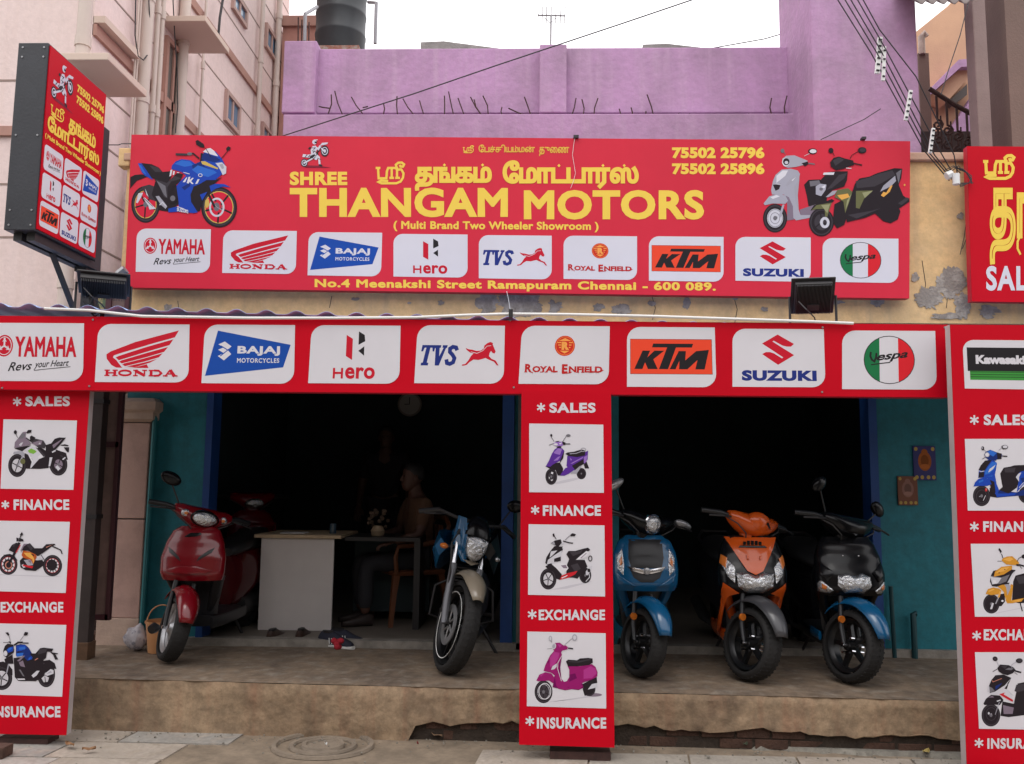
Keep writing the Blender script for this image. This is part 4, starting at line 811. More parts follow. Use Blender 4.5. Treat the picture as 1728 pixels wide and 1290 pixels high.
# dark roof post, folded gate leaf
p0 = UZ(128, 1113, PLAT); pY = p0.y
ptop = UY(172, 640, pY); pt2 = UY(155, 900, pY)
post = empty('awning_post', (p0.x+.045, pY, PLAT), 'dark brown steel post under the left end of the fascia', 'post')
b = MB(); b.box(-.05, .05, -.04, .04, 0, 2.35); b.build('post_shaft', mat('post_paint', (.045, .03, .028), .6, var=.4, scale=8), post, bevel=.004)
b = MB(); b.box(-.06, .06, -.055, .055, 0, .12); b.build('rusty_foot', mat('rust_brown', (.14, .075, .04), .9, var=.4, scale=20), post, bevel=.003)
for z in (.95, 1.75):
    b = MB(); b.box(-.056, .056, -.046, .046, z, z+.03); b.build('clamp_band', m_iron, post)
gl0 = UY(150, 1046, 6.05); gtop = UY(190, 700, 6.05)
gate = empty('folding_gate', (gl0.x, 6.05, gl0.z), 'dark maroon steel gate leaf folded back behind the roof post', 'gate')
hgt = 2.3
b = MB(); b.box(-.02, .02, -.02, .02, 0, hgt); b.box(.12, .15, -.02, .02, 0, hgt); b.box(.0, .14, -.02, .02, 0, .04); b.box(.0, .14, -.02, .02, 1.2, 1.24); b.build('gate_frame', mat('maroon_steel', (.06, .015, .02), .5), gate)
b = MB(); b.box(.0, .13, -.005, .005, .04, hgt); b.build('gate_sheet', mat('gate_sheet_paint', (.2, .12, .1), .6, var=.4, scale=9), gate)
b = MB(); b.box(-.14, -.02, -.01, .0, .5, hgt)
b.build('side_poster', mat('faded_poster', (.4, .3, .12), .6, col2=(.08, .12, .06), scale=12, lo=.45, hi=.55), gate)

# ---- right background: peach house with slanting parapet, brown wall, column, railing, corrugated eave
ph = empty('peach_house', (0, 11, 0), 'peach house with purple edged sunshade seen between tower and brown wall', 'building')
def P11(x, y, Y=11.0): return UY(x, y, Y)-V((0, 11, 0))
b = MB(); b.prism([P11(1540, 330), P11(1660, 330), P11(1660, -60), P11(1637, -30), P11(1610, 2), P11(1585, 22), P11(1548, 52), P11(1530, 66)], (0, 3, 0)); b.build('wall', m_peach, ph)
b = MB(); b.prism([P11(1572, 148, 10.6), P11(1618, 101, 10.6), P11(1650, 98, 10.6), P11(1650, 112, 10.6), P11(1622, 113, 10.6), P11(1572, 158, 10.6)], (0, .5, 0)); b.build('sunshade_edge', m_pur, ph)
b = MB(); b.prism([P11(1572, 160, 10.7), P11(1620, 116, 10.7), P11(1648, 116, 10.7), P11(1600, 170, 10.7)], (0, .25, 0)); b.build('sunshade', m_peach, ph)
b = MB(); b.prism([P11(1600, 172, 10.85), P11(1632, 142, 10.85), P11(1632, 160, 10.85), P11(1608, 178, 10.85)], (0, .1, 0)); b.build('window', m_drkwin, ph)
b = MB(); b.prism([P11(1590, 240, 10.8), P11(1650, 150, 10.8), P11(1650, 240, 10.8)], (0, .15, 0)); b.build('stair_wall', m_pur, ph)
pp = UY(1556, 92, 9)
b = MB(); b.tube([pp, pp+V((0, 0, .2)), pp+V((.03, 0, .24)), pp+V((.05, 0, .2))], .035, 10); tag(b.build('vent_pipe', mat('rusty_white', (.5, .38, .32), .6, var=.4, scale=14), smooth=True), 'short white vent pipe with hooked top on the dark wall beside the tower', 'pipe')
bh = empty('brown_house', (0, 7.4, 0), 'dark brown neighbouring house with column and staircase at upper right', 'building')
def PB(x, y, Y): return UY(x, y, Y)-V((0, 7.4, 0))
a = PB(1672, -300, 7.4); b = MB(); b.box(a.x-.06, a.x+9, -.16, .25, 0, 8); b.build('wall', m_brown, bh)
a0, a1 = PB(1643, 100, 7.2).x, PB(1668, 100, 7.2).x
b = MB(); b.box(a0+.012, a1, -.2, -.05, 2.6, 8); b.build('column', mat('column_paint', (.28, .2, .19), .85, var=.25, scale=3, bump=.3), bh, bevel=.01)
a = PB(1549, 90, 9.0); c = PB(1567, 90, 9.0); b = MB(); b.box(a.x, c.x, 1.6, 1.9, 3, a.z); b.build('dark_pier', m_brown, bh)
a = PB(1550, 222, 8.2); c = PB(1690, 222, 8.2); b = MB(); b.box(a.x, c.x, .8, .95, 3, a.z); b.build('stair_base', mat('stair_concrete', (.12, .09, .085), .9, var=.3), bh)
# corrugated eave
b = MB(); n = 70; vs = []; fs = []; a = PB(1546, 4, 7.0); c = PB(1642, 4, 7.0)
for i in range(n+1):
    x = a.x+(c.x-a.x)*i/n; w = .025*cos(2*pi*i/n*5.2)
    for j in range(2): vs.append((x, -.4+j*1.2, a.z+w*.7+j*1.0))
for i in range(n): fs.append((2*i, 2*i+2, 2*i+3, 2*i+1))
b.add(vs, fs); b.build('corrugated_eave', mat('cement_sheet', (.3, .25, .24), .85, var=.3, scale=6), bh, smooth=True, solid=.008)
# railing
rl = empty('stair_railing', (0, 7.9, 0), 'dark iron stair railing with curled bars sloping down behind the right banner', 'railing')
def PR_(x, y): return UY(x, y, 7.9)-V((0, 7.9, 0))
b = MB(); b.tube([PR_(1568, 150), PR_(1612, 178), PR_(1665, 206), PR_(1728, 242), PR_(1790, 278)], .022, 8); b.build('handrail', m_rust, rl, smooth=True)
for k in range(10):
    x = 1580+k*17; y = 155+(x-1568)*.56
    b = MB(); p = PR_(x, y); q0 = p+V((0, 0, -.52)); pts = [p, p+V((0, 0, -.2))]
    for t in range(15):
        an = R(90-t*40); rr = .055*(1-t/17); pts.append(p+V((rr*cos(an), 0, -.29+rr*sin(an))))
    b.tube(pts, .011, 6)
    pts = [p+V((.0, 0, -.33))]
    for t in range(12): an = R(90+t*40); rr = .05*(1-t/15); pts.append(p+V((rr*cos(an), 0, -.43+rr*sin(an))))
    b.tube(pts, .011, 6); b.tube([p+V((.03, 0, -.2)), q0+V((.03, 0, 0))], .008, 5)
    b.build('baluster', m_rust, rl)
# peach sliver and grey wall at the gap left of the purple house
a = UY(478, 33, 11.5); c = UY(531, 300, 11.5); ho = empty('salmon_house', (a.x, 11.5, 0), 'salmon house corner peeking out between pink block and water tank', 'building')
b = MB(); b.box(0, c.x-a.x+.3, 0, 2, 2, a.z); b.build('wall', mat('salmon_house_paint', (.5, .25, .2), .85, var=.2), ho)
b = MB(); b.box(-.03, c.x-a.x+.3, -.05, -.003, a.z-.12, a.z+.03); b.build('parapet_coping', m_band, ho)
# ================================================================== SIGNS
m_flexside = mat('sign_side_sheet', (.5, .01, .03), .5)
m_pale = mat('pale_sign_edge', (.5, .42, .42), .6, var=.2)
m_frame = mat('sign_frame_iron', (.03, .028, .03), .55, var=.3, scale=12)
m_flex2 = mat('lighter_red_flex_sheet', (.65, .018, .045), .5, spec=.25, bump=.4, bscale=3.0, var=.12, scale=1.2, streak=(.6, .015, .04), streak_amt=.5)  # lighter red than the fascia sheet, used on the name board
m_flex = mat('red_flex_sheet', RED, .5, spec=.12, bump=.35, bscale=3.0, var=.1, scale=1.2)
def signmap(Y, o): return lambda px, py: (lambda p: (p.x-o[0], p.z-o[2]))(UY(px, py, Y))
def sign(name, label, corners, Y, depth=.05, cat='sign', group=None, seams=()):
    tl = UY(*corners[0], Y); o = (tl.x, Y, tl.z); e = empty(name, o, label, cat, group)
    g = signmap(Y, o); q = [g(*c) for c in corners]
    n = 36; nz = 8; b = MB(); vs = []; rng = random.Random(hash(name) % 100 if False else len(label))
    bm_ = boxmap((0, 0, 1, 1), q)
    ph = rng.uniform(0, 6)
    for j in range(nz+1):
        for i in range(n+1):
            u, w = i/n, j/nz; x, z = bm_(u, w); edge = min(u, 1-u, w, 1-w)
            vs.append((x, .0007*min(1, edge*12)*(1+sin(x*4.1+ph)*.6+sin(z*5+x*1.3)*.4), z))
    b.add(vs, [(j*(n+1)+i, j*(n+1)+i+1, (j+1)*(n+1)+i+1, (j+1)*(n+1)+i) for j in range(nz) for i in range(n)])
    b.build('printed_sheet', m_flex2 if name == 'shop_name_board' else m_flex, e, smooth=True)
    b = MB(); r = [(q[k][0], .002, q[k][1]) for k in range(4)]; r2 = [(p[0], depth, p[2]) for p in r]
    b.add(r+r2, [(0, 1, 5, 4), (1, 2, 6, 5), (2, 3, 7, 6), (3, 0, 4, 7), (4, 5, 6, 7)]); b.build('backing_frame', m_pale if name == 'advertising_panel' else m_flexside, e)
    return e, g, q
def logos(e, g, rects, only=None, y=-.0004, rnd='d'):
    for i, r in enumerate(rects):
        if r is None: continue
        logo_panel(e, [g(*c) for c in r], y, LOGOS[i], rnd)
# --- long logo fascia
e, g, q = sign('logo_fascia', 'long red fascia board with nine white motorcycle maker logos above the shop openings', [(-70, 532.5), (1600, 548), (1604, 671), (-70, 657)], FY, .09)
rc = [(-22, 545, 143), (165, 547, 321), (345, 548, 499), (525, 549, 677), (704, 549, 853), (880, 550, 1030), (1057, 552, 1209), (1235, 555, 1393), (1420, 558, 1581)]
bt = [643, 645, 647, 647, 647, 648, 653, 653, 657]
logos(e, g, [((l-1+(2 if l > 1000 else 2), t), (r-1 if l < 1000 else r-3, t+1), (r-3 if l < 1000 else r, b_+1), (l-5 if l < 1000 else l+1, b_)) for (l, t, r), b_ in zip(rc, bt)])
b = MB()
for px, py in ((151, 652), (157, 540), (867, 654), (861, 541), (1387, 662), (1388, 553), (4, 655), (1594, 553)):
    x, z = g(px, py); b.tube([(x, .003, z), (x, -.004, z)], .006, 8)
b.build('screw', m_steel, e)
# white conduit along the top of the fascia
cd = [UY(x, y, FY-.02) for x, y in ((75, 521), (150, 524), (240, 534), (420, 537), (560, 537), (700, 536), (790, 532), (862, 530), (960, 531), (1100, 534), (1250, 539), (1370, 543), (1440, 546))]
pipe('white_conduit', cd, .0085, m_white, 'thin white plastic conduit lying along the top edge of the logo fascia', 'conduit')
b = MB(); p = UY(862, 530, FY-.02); b.box(p.x-.012, p.x+.012, p.y-.015, p.y+.015, p.z-.025, p.z+.025); tag(b.build('conduit_clip', m_iron), 'black clip holding the white conduit at the middle of the fascia', 'clip')
# --- top name board
BY = FAC-.16
e, g, q = sign('shop_name_board', 'large red name board with yellow lettering and printed motorcycles above the fascia', [(222, 227.5), (1536, 238.5), (1534.5, 504), (210, 485.5)], BY, .07)
A_ = Art(g, -.0005)
A_.text(YEL, 'SHREE', 489, 586, 313, 290, bold=.1, space=1.1)
A_.build('lettering', e)
A_ = Art(g, -.0005); A_.text(YEL, 'THANGAM', 489, 857, 367, 317, bold=.08, space=1.07); A_.build('lettering', e)
A_ = Art(g, -.0005); A_.text(YEL, 'MOTORS', 884, 1188, 371, 321, bold=.08, space=1.07); A_.build('lettering', e)
A_ = Art(g, -.0005)
A_.text(YEL, '( Multi Brand Two Wheeler Showroom )', 664, 1010, 390.5, 373, bold=.07, space=1.06, rise=2); A_.build('lettering', e)
A_ = Art(g, -.0005); A_.text(YEL, '75502 25796', 1134, 1290, 267.5, 249, bold=.11, space=1.06); A_.build('lettering', e); A_ = Art(g, -.0005); A_.text(YEL, '75502 25896', 1134, 1290, 294.5, 276, bold=.11, space=1.06); A_.build('lettering', e)
A_ = Art(g, -.0005); A_.text(YEL, 'No.4 Meenakshi Street Ramapuram Chennai - 600 089.', 531, 1208, 489, 471, bold=.08, space=1.1, rise=6); A_.build('lettering', e)
TH = '\u0ba4\u0b99.\u0b95\u0bae.'; MO = '\u0bc7\u0bae\u0bbe\u0b9f.\u0b9f\u0bbe\u0bb0.\u0bb8.'
A_ = Art(g, -.0005); A_.sri(YEL, 634, 684, 312, 274, .1); A_.glyphs(YEL, TH, 702, 828, 307, 284, bold=.1); A_.glyphs(YEL, MO, 850, 1076, 308, 285, bold=.1); A_.build('lettering', e)
A_ = Art(g, -.0005); A_.sri(YEL, 781, 800, 259, 246, .09); A_.glyphs(YEL, '\u0bc7\u0baa\u0b9a.\u0b9a\u0bbf\u0baf\u0bae.\u0bae\u0ba9.', 808, 902, 257, 249, bold=.05); A_.glyphs(YEL, '\u0ba4\u0bc1\u0bc8\u0ba3', 910, 960, 258, 249, bold=.05); A_.build('lettering', e)
rt = [(231, 386, 356, 459), (377, 389, 501, 461), (521, 392, 645, 465), (664, 395, 789, 467), (808, 397, 931, 470), (951, 398, 1075, 471), (1095, 399, 1221, 474), (1241, 400, 1368, 474), (1388, 402, 1516, 476)]
logos(e, g, [((l, t), (r, t+1.2), (r-(2 if l < 600 else 0), b_+2), (l-(2 if l < 600 else 0), b_)) for l, t, r, b_ in rt])
put_pic(e, g, 'sport', pname='printed_motorcycle')
A_ = Art(g, -.0062); A_.text(WHITE, 'SUZUKI', 299, 318, 357, 351, bold=.08, rise=4); A_.build('lettering', e)
put_pic(e, g, 'duo', pname='printed_scooters')
A_ = Art(printmap([g(506, 235), g(560, 236), g(560, 285), g(506, 284)]), -.0012); rider2d(A_); A_.build('printed_rider', e)
b = MB(); x, z = g(972, 233); b.box(x-.02, x+.02, -.02, .03, z-.006, z+.016); x, z = g(1457, 235); b.box(x-.015, x+.015, -.02, .03, z-.006, z+.012); b.build('clamp', m_iron, e)
pipe('loose_string', [UY(x, y, BY-.01) for x, y in ((970, 233), (968, 245), (966, 262), (969, 280), (971, 293), (968, 305), (963, 318))], .0016, m_white, 'thin white string hanging over the top edge of the name board', 'string', n=5)
pipe('loose_string', [UY(x, y, 5.6) for x, y in ((855, 492), (858, 505), (862, 530))], .0018, m_white, 'short white string hanging between name board and fascia conduit', 'string', n=5)
# --- pillars of pictures and words
WORDS = ['SALES', 'FINANCE', 'EXCHANGE', 'INSURANCE']
def pillar_sign(label, corners, Y, words, pics, depth=.05):
    e, g, q = sign('advertising_panel', label, corners, Y, depth, 'advertising panel', 'advertising panels')
    for t, (x0, x1, y0, y1, ax) in words:
        A_ = Art(g, -.0005)
        if t in WORDS: A_.text(WHITE, t, x0, x1, y0, y1, bold=.085, space=1.12)
        cx, cy, r = ax[0], ax[1], ax[2]
        for k in range(3): dx, dy = r*cos(pi/2+k*pi/3), r*sin(pi/2+k*pi/3); A_.line(WHITE, 3.0, (cx-dx, cy-dy), (cx+dx, cy+dy))
        A_.build('lettering', e)
    for (quad, fn) in pics:
        qq = [g(*c) for c in quad]; b = MB(); b.prism([(p[0], -.0004, p[1]) for p in qq], (0, -.0008, 0)); po = b.build('picture_panel', pmat(WHITE), e)
        cx = sum(p[0] for p in qq)/4; cz = sum(p[1] for p in qq)/4; k = .8
        put_pic(e, g, fn, -.0014, parent=po)
    return e, g
CY_ = 4.98
e, g = pillar_sign('middle red advertising panel with purple, white and pink scooters between the two openings', [(880, 659), (1031, 661), (1037, 1262), (876, 1257)], CY_,
  [('SALES', (927, 1005, 697, 680, (913, 688, 7.5))), ('FINANCE', (916, 1014, 871, 853, (903, 861, 7.5))), ('EXCHANGE', (909, 1021, 1047, 1029, (898, 1037, 8))), ('INSURANCE', (906, 1023, 1230, 1211, (894, 1217, 8)))],
  [([(893, 715), (1018, 717), (1019, 832), (893, 831)], 'moped'), ([(892, 885), (1020, 887), (1021, 1007), (891, 1004)], 'racer'), ([(890, 1066), (1022, 1069), (1023, 1196), (889, 1192)], 'classic')])
b = MB(); a0 = UZ(930, 1272, 0); b.box(-.17, .17, 0, .12, 0, .05)
tag(b.build('panel_foot', m_rust, bevel=.004, origin=None), 'rusty iron foot under the middle advertising panel', 'foot block').location = (UY(980, 1262, CY_).x, CY_+.03, -.005)
e, g = pillar_sign('left red advertising panel with grey, orange and blue motorcycles, cut by the photo edge', [(-14, 655), (152, 656), (112, 1241), (-48, 1238)], FY+.06,
  [('SALES', (43, 118, 686, 669, (29, 678, 7.5))), ('FINANCE', (23, 117, 861, 843, (9, 852, 7))), ('EXCHANGE', (1, 107, 1034, 1016, (-10, 1025, 8))), ('INSURANCE', (-14, 102, 1211, 1192, (-26, 1200, 8)))],
  [([(6, 708), (130, 710), (124, 827), (1, 825)], 'ninja'), ([(-3, 879), (118, 881), (111, 1001), (-10, 998)], 'duke'), ([(-12, 1052), (112, 1055), (105, 1176), (-20, 1172)], 'fz')])
b = MB(); b.box(0, .3, 0, .12, -.01, .03); tag(b.build('panel_foot', m_rust), 'rusty iron foot under the left advertising panel', 'foot block').location = (UY(-10, 1242, FY+.06).x, FY+.09, 0)
RY = 4.84
e, g = pillar_sign('right red advertising panel with blue, yellow and silver scooters and a green black logo', [(1603, 548), (1790, 549), (1825, 1340), (1633, 1340)], RY,
  [('SALES', (1660, 1735, 718, 700, (1644, 709, 8))), ('FINANCE', (1659, 1756, 898, 880, (1644, 889, 8))), ('EXCHANGE', (1660, 1768, 1081, 1062, (1648, 1073, 8))), ('INSURANCE', (1666, 1783, 1264, 1246, (1652, 1254, 8)))],
  [([(1628, 741), (1750, 741), (1756, 862), (1633, 862)], 'blue'), ([(1638, 918), (1760, 918), (1766, 1041), (1645, 1041)], 'yellow'), ([(1645, 1101), (1768, 1101), (1775, 1232), (1652, 1230)], 'pearl')], .06)
logo_panel(e, [g(1624, 574), g(1770, 575), g(1773, 658), g(1628, 656)], -.0006, ((1442, 370, 1850, 597), lg_kawa))
b = MB(); p = UY(1634, 1285, RY-.12); b.box(-.02, .24, -.06, .1, -.02, .05)
tag(b.build('loose_brick', mat('loose_brick_red', (.35, .12, .07), .9, var=.3, scale=12, bump=.6), bevel=.005), 'red brick lying at the foot of the right advertising panel', 'brick').location = (p.x+.02, p.y, 0.02)
b = MB(); b.box(-.05, .05, -.05, .05, 0, .06); tag(b.build('loose_brick', m_brick, bevel=.005), 'broken dark brick end at the left edge of the pavement', 'brick').location = UZ(-2, 1277, 0)
b = MB(); b.prism([(x, y, 0) for x, y in ((-.12, -.05), (.02, -.08), (.14, -.02), (.1, .06), (-.06, .07))], (0, 0, .06)); tag(b.build('loose_stone', m_brick, bevel=.01), 'dark stone lying on the platform beside the brown roof post', 'stone').location = UZ(158, 1080, PLAT)
# --- second banner at upper right, cut by the frame
e, g, q = sign('neighbour_name_board', 'second red banner with large yellow Tamil letters and SALES, cut by the right edge', [(1632, 247), (1900, 249), (1905, 513), (1640, 509)], FAC-.2, .06)
A_ = Art(g, -.0005); A_.sri(YEL, 1659, 1713, 304, 262, .12); A_.glyphs(YEL, '\u0ba4', 1672, 1712, 398, 322, bold=.07); A_.glyphs(YEL, '\u0b99.\u0b95\u0bae.', 1718, 1860, 398, 330, bold=.08)
A_.line(YEL, 3.5, (1722, 398), (1717, 408), (1717, 420), (1722, 430)); A_.build('lettering', e)
A_ = Art(g, -.0005); A_.text(WHITE, 'SALES', 1664, 1776, 491, 449, bold=.07, space=1.12); A_.build('lettering', e)
# --- projecting box sign on the left, its printed face turned to the right
SXx = -2.95
tn = UX(86, 68, SXx); bn = UX(58, 384, SXx); tf = UX(181, 165, SXx); bf = UX(161, 442, SXx)
bx_y0 = (tn.y+bn.y)/2; bx_y1 = (tf.y+bf.y)/2; bz1 = (tn.z+tf.z)/2; bz0 = (bn.z+bf.z)/2; BW = .19
bs = empty('projecting_box_sign', (SXx, bx_y0, bz0), 'black sided box sign projecting at upper left with red face of nine logos', 'sign', rz=pi/2)
Ls = bx_y1-bx_y0; Hs = bz1-bz0           # local x = along depth, y = to the left (world -x), z up
b = MB(); b.box(0, Ls, .006, BW, 0, Hs); b.build('sign_case', mat('black_sheet', (.03, .032, .04), .45, var=.35, scale=5, bump=.1), bs, bevel=.004)
b = MB(); b.box(.012, Ls-.012, -.001, .0058, .012, Hs-.012); b.build('printed_sheet', m_flex, bs)
b = MB()
for z in (.03, .12, Hs*.5, Hs-.09, Hs-.03):
    for y in (.03, BW-.03): b.tube([(.001, y, z), (-.004, y, z)], .006, 8)
b.build('rivet', m_steel, bs)
sg = boxmap((155, 75, 487, 1080), [(0, Hs), (Ls, Hs), (Ls, 0), (0, 0)]) if False else boxmap((0, 0, 100, 157), [(0, Hs), (Ls, Hs), (Ls, 0), (0, 0)])
A_ = Art(boxmap((0, 100, 100, 0), [sg(6, 8), sg(44, 8), sg(44, 44), sg(6, 44)]), -.002); rider2d(A_); A_.build('printed_rider', bs)
A_ = Art(sg, -.002); A_.text(YEL, '75502 25796', 47, 96, 21, 14, bold=.1); A_.text(YEL, '75502 25896', 47, 96, 31, 24, bold=.1)
A_.sri(YEL, 8, 30, 58, 46, .1); A_.glyphs(YEL, TH, 38, 84, 58, 49, bold=.09); A_.glyphs(YEL, MO, 6, 92, 71, 63, bold=.09)
A_.text(YEL, '( Multi Brand Two Wheeler Showroom )', 3, 97, 80, 75, bold=.08); A_.build('lettering', bs)
for i in range(9):
    c, r = i % 3, i//3; x0 = 4+c*31.5; y0 = 84+r*23.5
    logo_panel(bs, [sg(x0, y0), sg(x0+29, y0), sg(x0+29, y0+21), sg(x0, y0+21)], -.0016, LOGOS[i], 'a', .15)
b = MB(); fy = .0
b.box(Ls+.08, Ls+.16, BW-.14, BW-.06, -1.1, Hs*.78); b.box(Ls, Ls+.16, BW-.14, BW-.06, Hs*.78, Hs*.78+.06); b.box(Ls-.02, Ls+.1, BW-.14, BW-.06, -.08, -.03); b.box(0.05, Ls+.1, .03, .08, -.05, -.002); b.box(.05, Ls+.1, BW-.08, BW-.03, -.05, -.002)
b.build('mounting_frame', m_frame, bs)
b = MB(); b.tube([(.35, .1, -.04), (Ls+.1, .1, -.5)], .02, 6); b.build('strut', m_frame, bs)
# --- floodlights on the fascia
def floodlight(label, px, py, Y, w, h, tilt, rz, legs=.16):
    p = UY(px, py, Y); e = empty('floodlight', p, label, 'floodlight', 'floodlights on the fascia', rz)
    X = Matrix.Rotation(R(tilt), 4, 'X'); b = MB(X); b.prism([(-w/2, 0, h/2), (w/2, 0, h/2), (w/2, 0, -h/2), (-w/2, 0, -h/2)], (0, .012, 0)); b.box(-w/2+.02, w/2-.02, -.035, 0, -h/2+.02, h/2-.02)
    b.build('lamp_housing', m_iron, e, bevel=.004)
    b = MB(X); n = 26
    for k in range(n): x = -w/2+.03+(w-.06)*k/(n-1); b.box(x-.0015, x+.0015, -.055, -.036, -h/2+.025, h/2-.025)
    b.build('cooling_fins', m_iron, e)
    b = MB(X); b.box(-.035, .035, -.06, -.04, -h/2+.05, -h/2+.09); b.build('cable_gland', m_iron, e)
    b = MB()
    for s_ in (-1, 1): b.tube([(s_*(w/2+.006), 0, 0), (s_*(w/2+.006), 0, -h/2-legs*.55)], .008, 6)
    b.tube([(-w/2-.006, 0, -h/2-legs*.55), (w/2+.006, 0, -h/2-legs*.55)], .008, 6); b.tube([(0, 0, -h/2-legs*.55), (0, 0, -h/2-legs)], .014, 6); b.build('bracket', m_iron, e)
    b = MB(); b.tube([(-w*.36, -.08, -h*.2), (-w*.2, -.1, -h*.42), (0, -.05, -h/2-.02), (.03, 0, -h/2-legs*.6)], .004, 5); b.build('lamp_cable', m_wire, e)
    return e
floodlight('black finned floodlight tilted on the fascia in front of the last two logos', 1371, 500, 5.08, .25, .235, 38, R(-10))
f2 = floodlight('black floodlight lying tilted under the projecting box sign', 176, 480, 5.2, .3, .24, 66, R(24), .1)
pipe('light_bracket_pipe', [UY(x, y, 5.22) for x, y in ((150, 470), (152, 500), (156, 530))], .02, m_frame, 'dark iron bracket holding the left floodlight above the fascia', 'bracket')
pipe('grey_elbow_pipe', [UY(x, y, 6.2) for x, y in ((212, 455), (203, 462), (196, 470), (190, 478))], .035, m_steel, 'grey elbow pipe end beside the left edge of the name board', 'pipe')
pipe('hanging_wire', [UY(x, y, 5.2) for x, y in ((140, 510), (150, 518), (158, 500), (165, 515), (170, 528), (160, 535), (150, 524))], .006, m_wire, 'tangled black wire beside the left floodlight bracket', 'wire')
# --- overhead wires, spacers and insulator at upper right
W1 = [((1395, -30), (1470, 90), (1560, 255), (1602, 305)), ((1408, -30), (1480, 90), (1568, 258), (1606, 303)), ((1418, -30), (1486, 85), (1577, 262), (1606, 298)), ((1430, -30), (1490, 75), (1590, 262), (1612, 300)), ((1440, -30), (1484, 50), (1546, 130), (1610, 262), (1616, 296))]
nm = ['lowest', 'second lowest', 'middle', 'second highest', 'highest']
for i, w in enumerate(W1):
    pipe('overhead_wire', [UY(x, y, 6.0+.1*i*0+.35*(j/(len(w)-1))) for j, (x, y) in enumerate(w)], .0045, m_wire, nm[i]+' of five dark service wires slanting down across the purple tower', 'wire', group='service wires at the tower', n=6)
pipe('overhead_wire', [UY(x, y, 5.9+.8*k/8) for k, (x, y) in enumerate(((1180, -4), (1168, 0), (1050, 40), (930, 80), (840, 110), (700, 158), (600, 190), (520, 216), (470, 232)))], .005, m_wire, 'long black cable crossing the purple parapet diagonally to the name board', 'wire', n=6)
pipe('overhead_wire', [UY(x, y, 9.9) for x, y in ((1345, 50), (1290, 66), (1200, 82), (1170, 84))], .006, m_wire, 'short grey cable in the sky left of the purple tower', 'wire', n=6)
pipe('overhead_wire', [UY(x, y, 6.6) for x, y in ((1634, 5), (1620, 60), (1600, 120), (1588, 160))], .004, m_wire, 'thin single wire in front of the peach house', 'wire', n=5)
pipe('overhead_wire', [UY(x, y, 7.3) for x, y in ((1385, 236), (1430, 215), (1458, 202), (1486, 184))], .004, m_wire, 'slack wire crossing the base of the purple tower', 'wire', n=5)
def spacer(x0, y0, x1, y1, w, nn, label):
    a = UY(x0, y0, 6.12); c = UY(x1, y1, 6.12); e = empty('wire_spacer', (a+c)/2, label, 'wire spacer', 'white wire spacers'); o = (a+c)/2
    d = (c-a); pr = V((d.z, 0, -d.x)).normalized()*w/2
    b = MB(); b.prism([a-o+pr, c-o+pr, c-o-pr, a-o-pr], (0, .02, 0)); b.build('spacer_bar', m_white, e, bevel=.003)
    b = MB()
    for k in range(nn): p = a-o+d*((k+.5)/nn); b.tube([p+V((-w*.35, -.004, 0)), p+V((w*.3, -.004, -.004))], .006, 6)
    b.build('wire_notch', m_iron, e)
spacer(1486, 62, 1481, 124, .035, 6, 'largest white wire spacer, high on the purple tower'); spacer(1493, 78, 1491, 136, .026, 4, 'narrow white wire spacer hanging just behind the largest one')
spacer(1538, 152, 1529, 203, .026, 5, 'middle white wire spacer at the right edge of the purple tower'); spacer(1576, 216, 1570, 258, .024, 5, 'lowest white wire spacer beside the stair railing')
ins = empty('cable_insulator', UY(1611, 300, 6.3), 'white insulator with tangled cable loops on the yellow wall between the banners', 'insulator')
b = MB(); b.tube([(-.06, 0, .01), (-.02, 0, .03)], .03, 8); b.tube([(0, -.02, .02), (0, -.02, -.06)], .026, 10); b.build('insulator_body', m_white, ins, smooth=True)
b = MB()
for k in range(4): b.tube([(.0, 0, .08), (.05+.01*k, -.02, .06-.01*k), (.11, -.03, .0-.02*k), (.09+.01*k, -.03, -.05), (.03, -.02, -.08+.01*k), (.02, -.01, -.02)], .0035, 5)
for k in range(3): b.tube([(-.08+.03*k, 0, .05), (-.02+.02*k, -.03, .08), (.04, -.01, .03+.02*k)], .0035, 5)
b.build('cable_loop', m_wire, ins)
pipe('loose_wire', [UY(x, y, 6.42) for x, y in ((1640, 310), (1636, 360), (1632, 400), (1624, 420))], .003, m_wire, 'thin wire hanging down the yellow wall beside the second banner', 'wire', n=5)
pipe('loose_wire', [UY(x, y, 6.3) for x, y in ((160, 245), (200, 245), (205, 243), (221, 243))], .004, m_wire, 'short wire reaching the left edge of the name board', 'wire', n=5)
p = UY(207, 262, 6.42); b = MB(); b.box(-.035, .06, 0, .1, -.09, .06); o = b.build('wall_bracket', m_yel, bevel=.01); o.location = p; tag(o, 'small yellow rounded projection at the left edge of the name board', 'bracket')
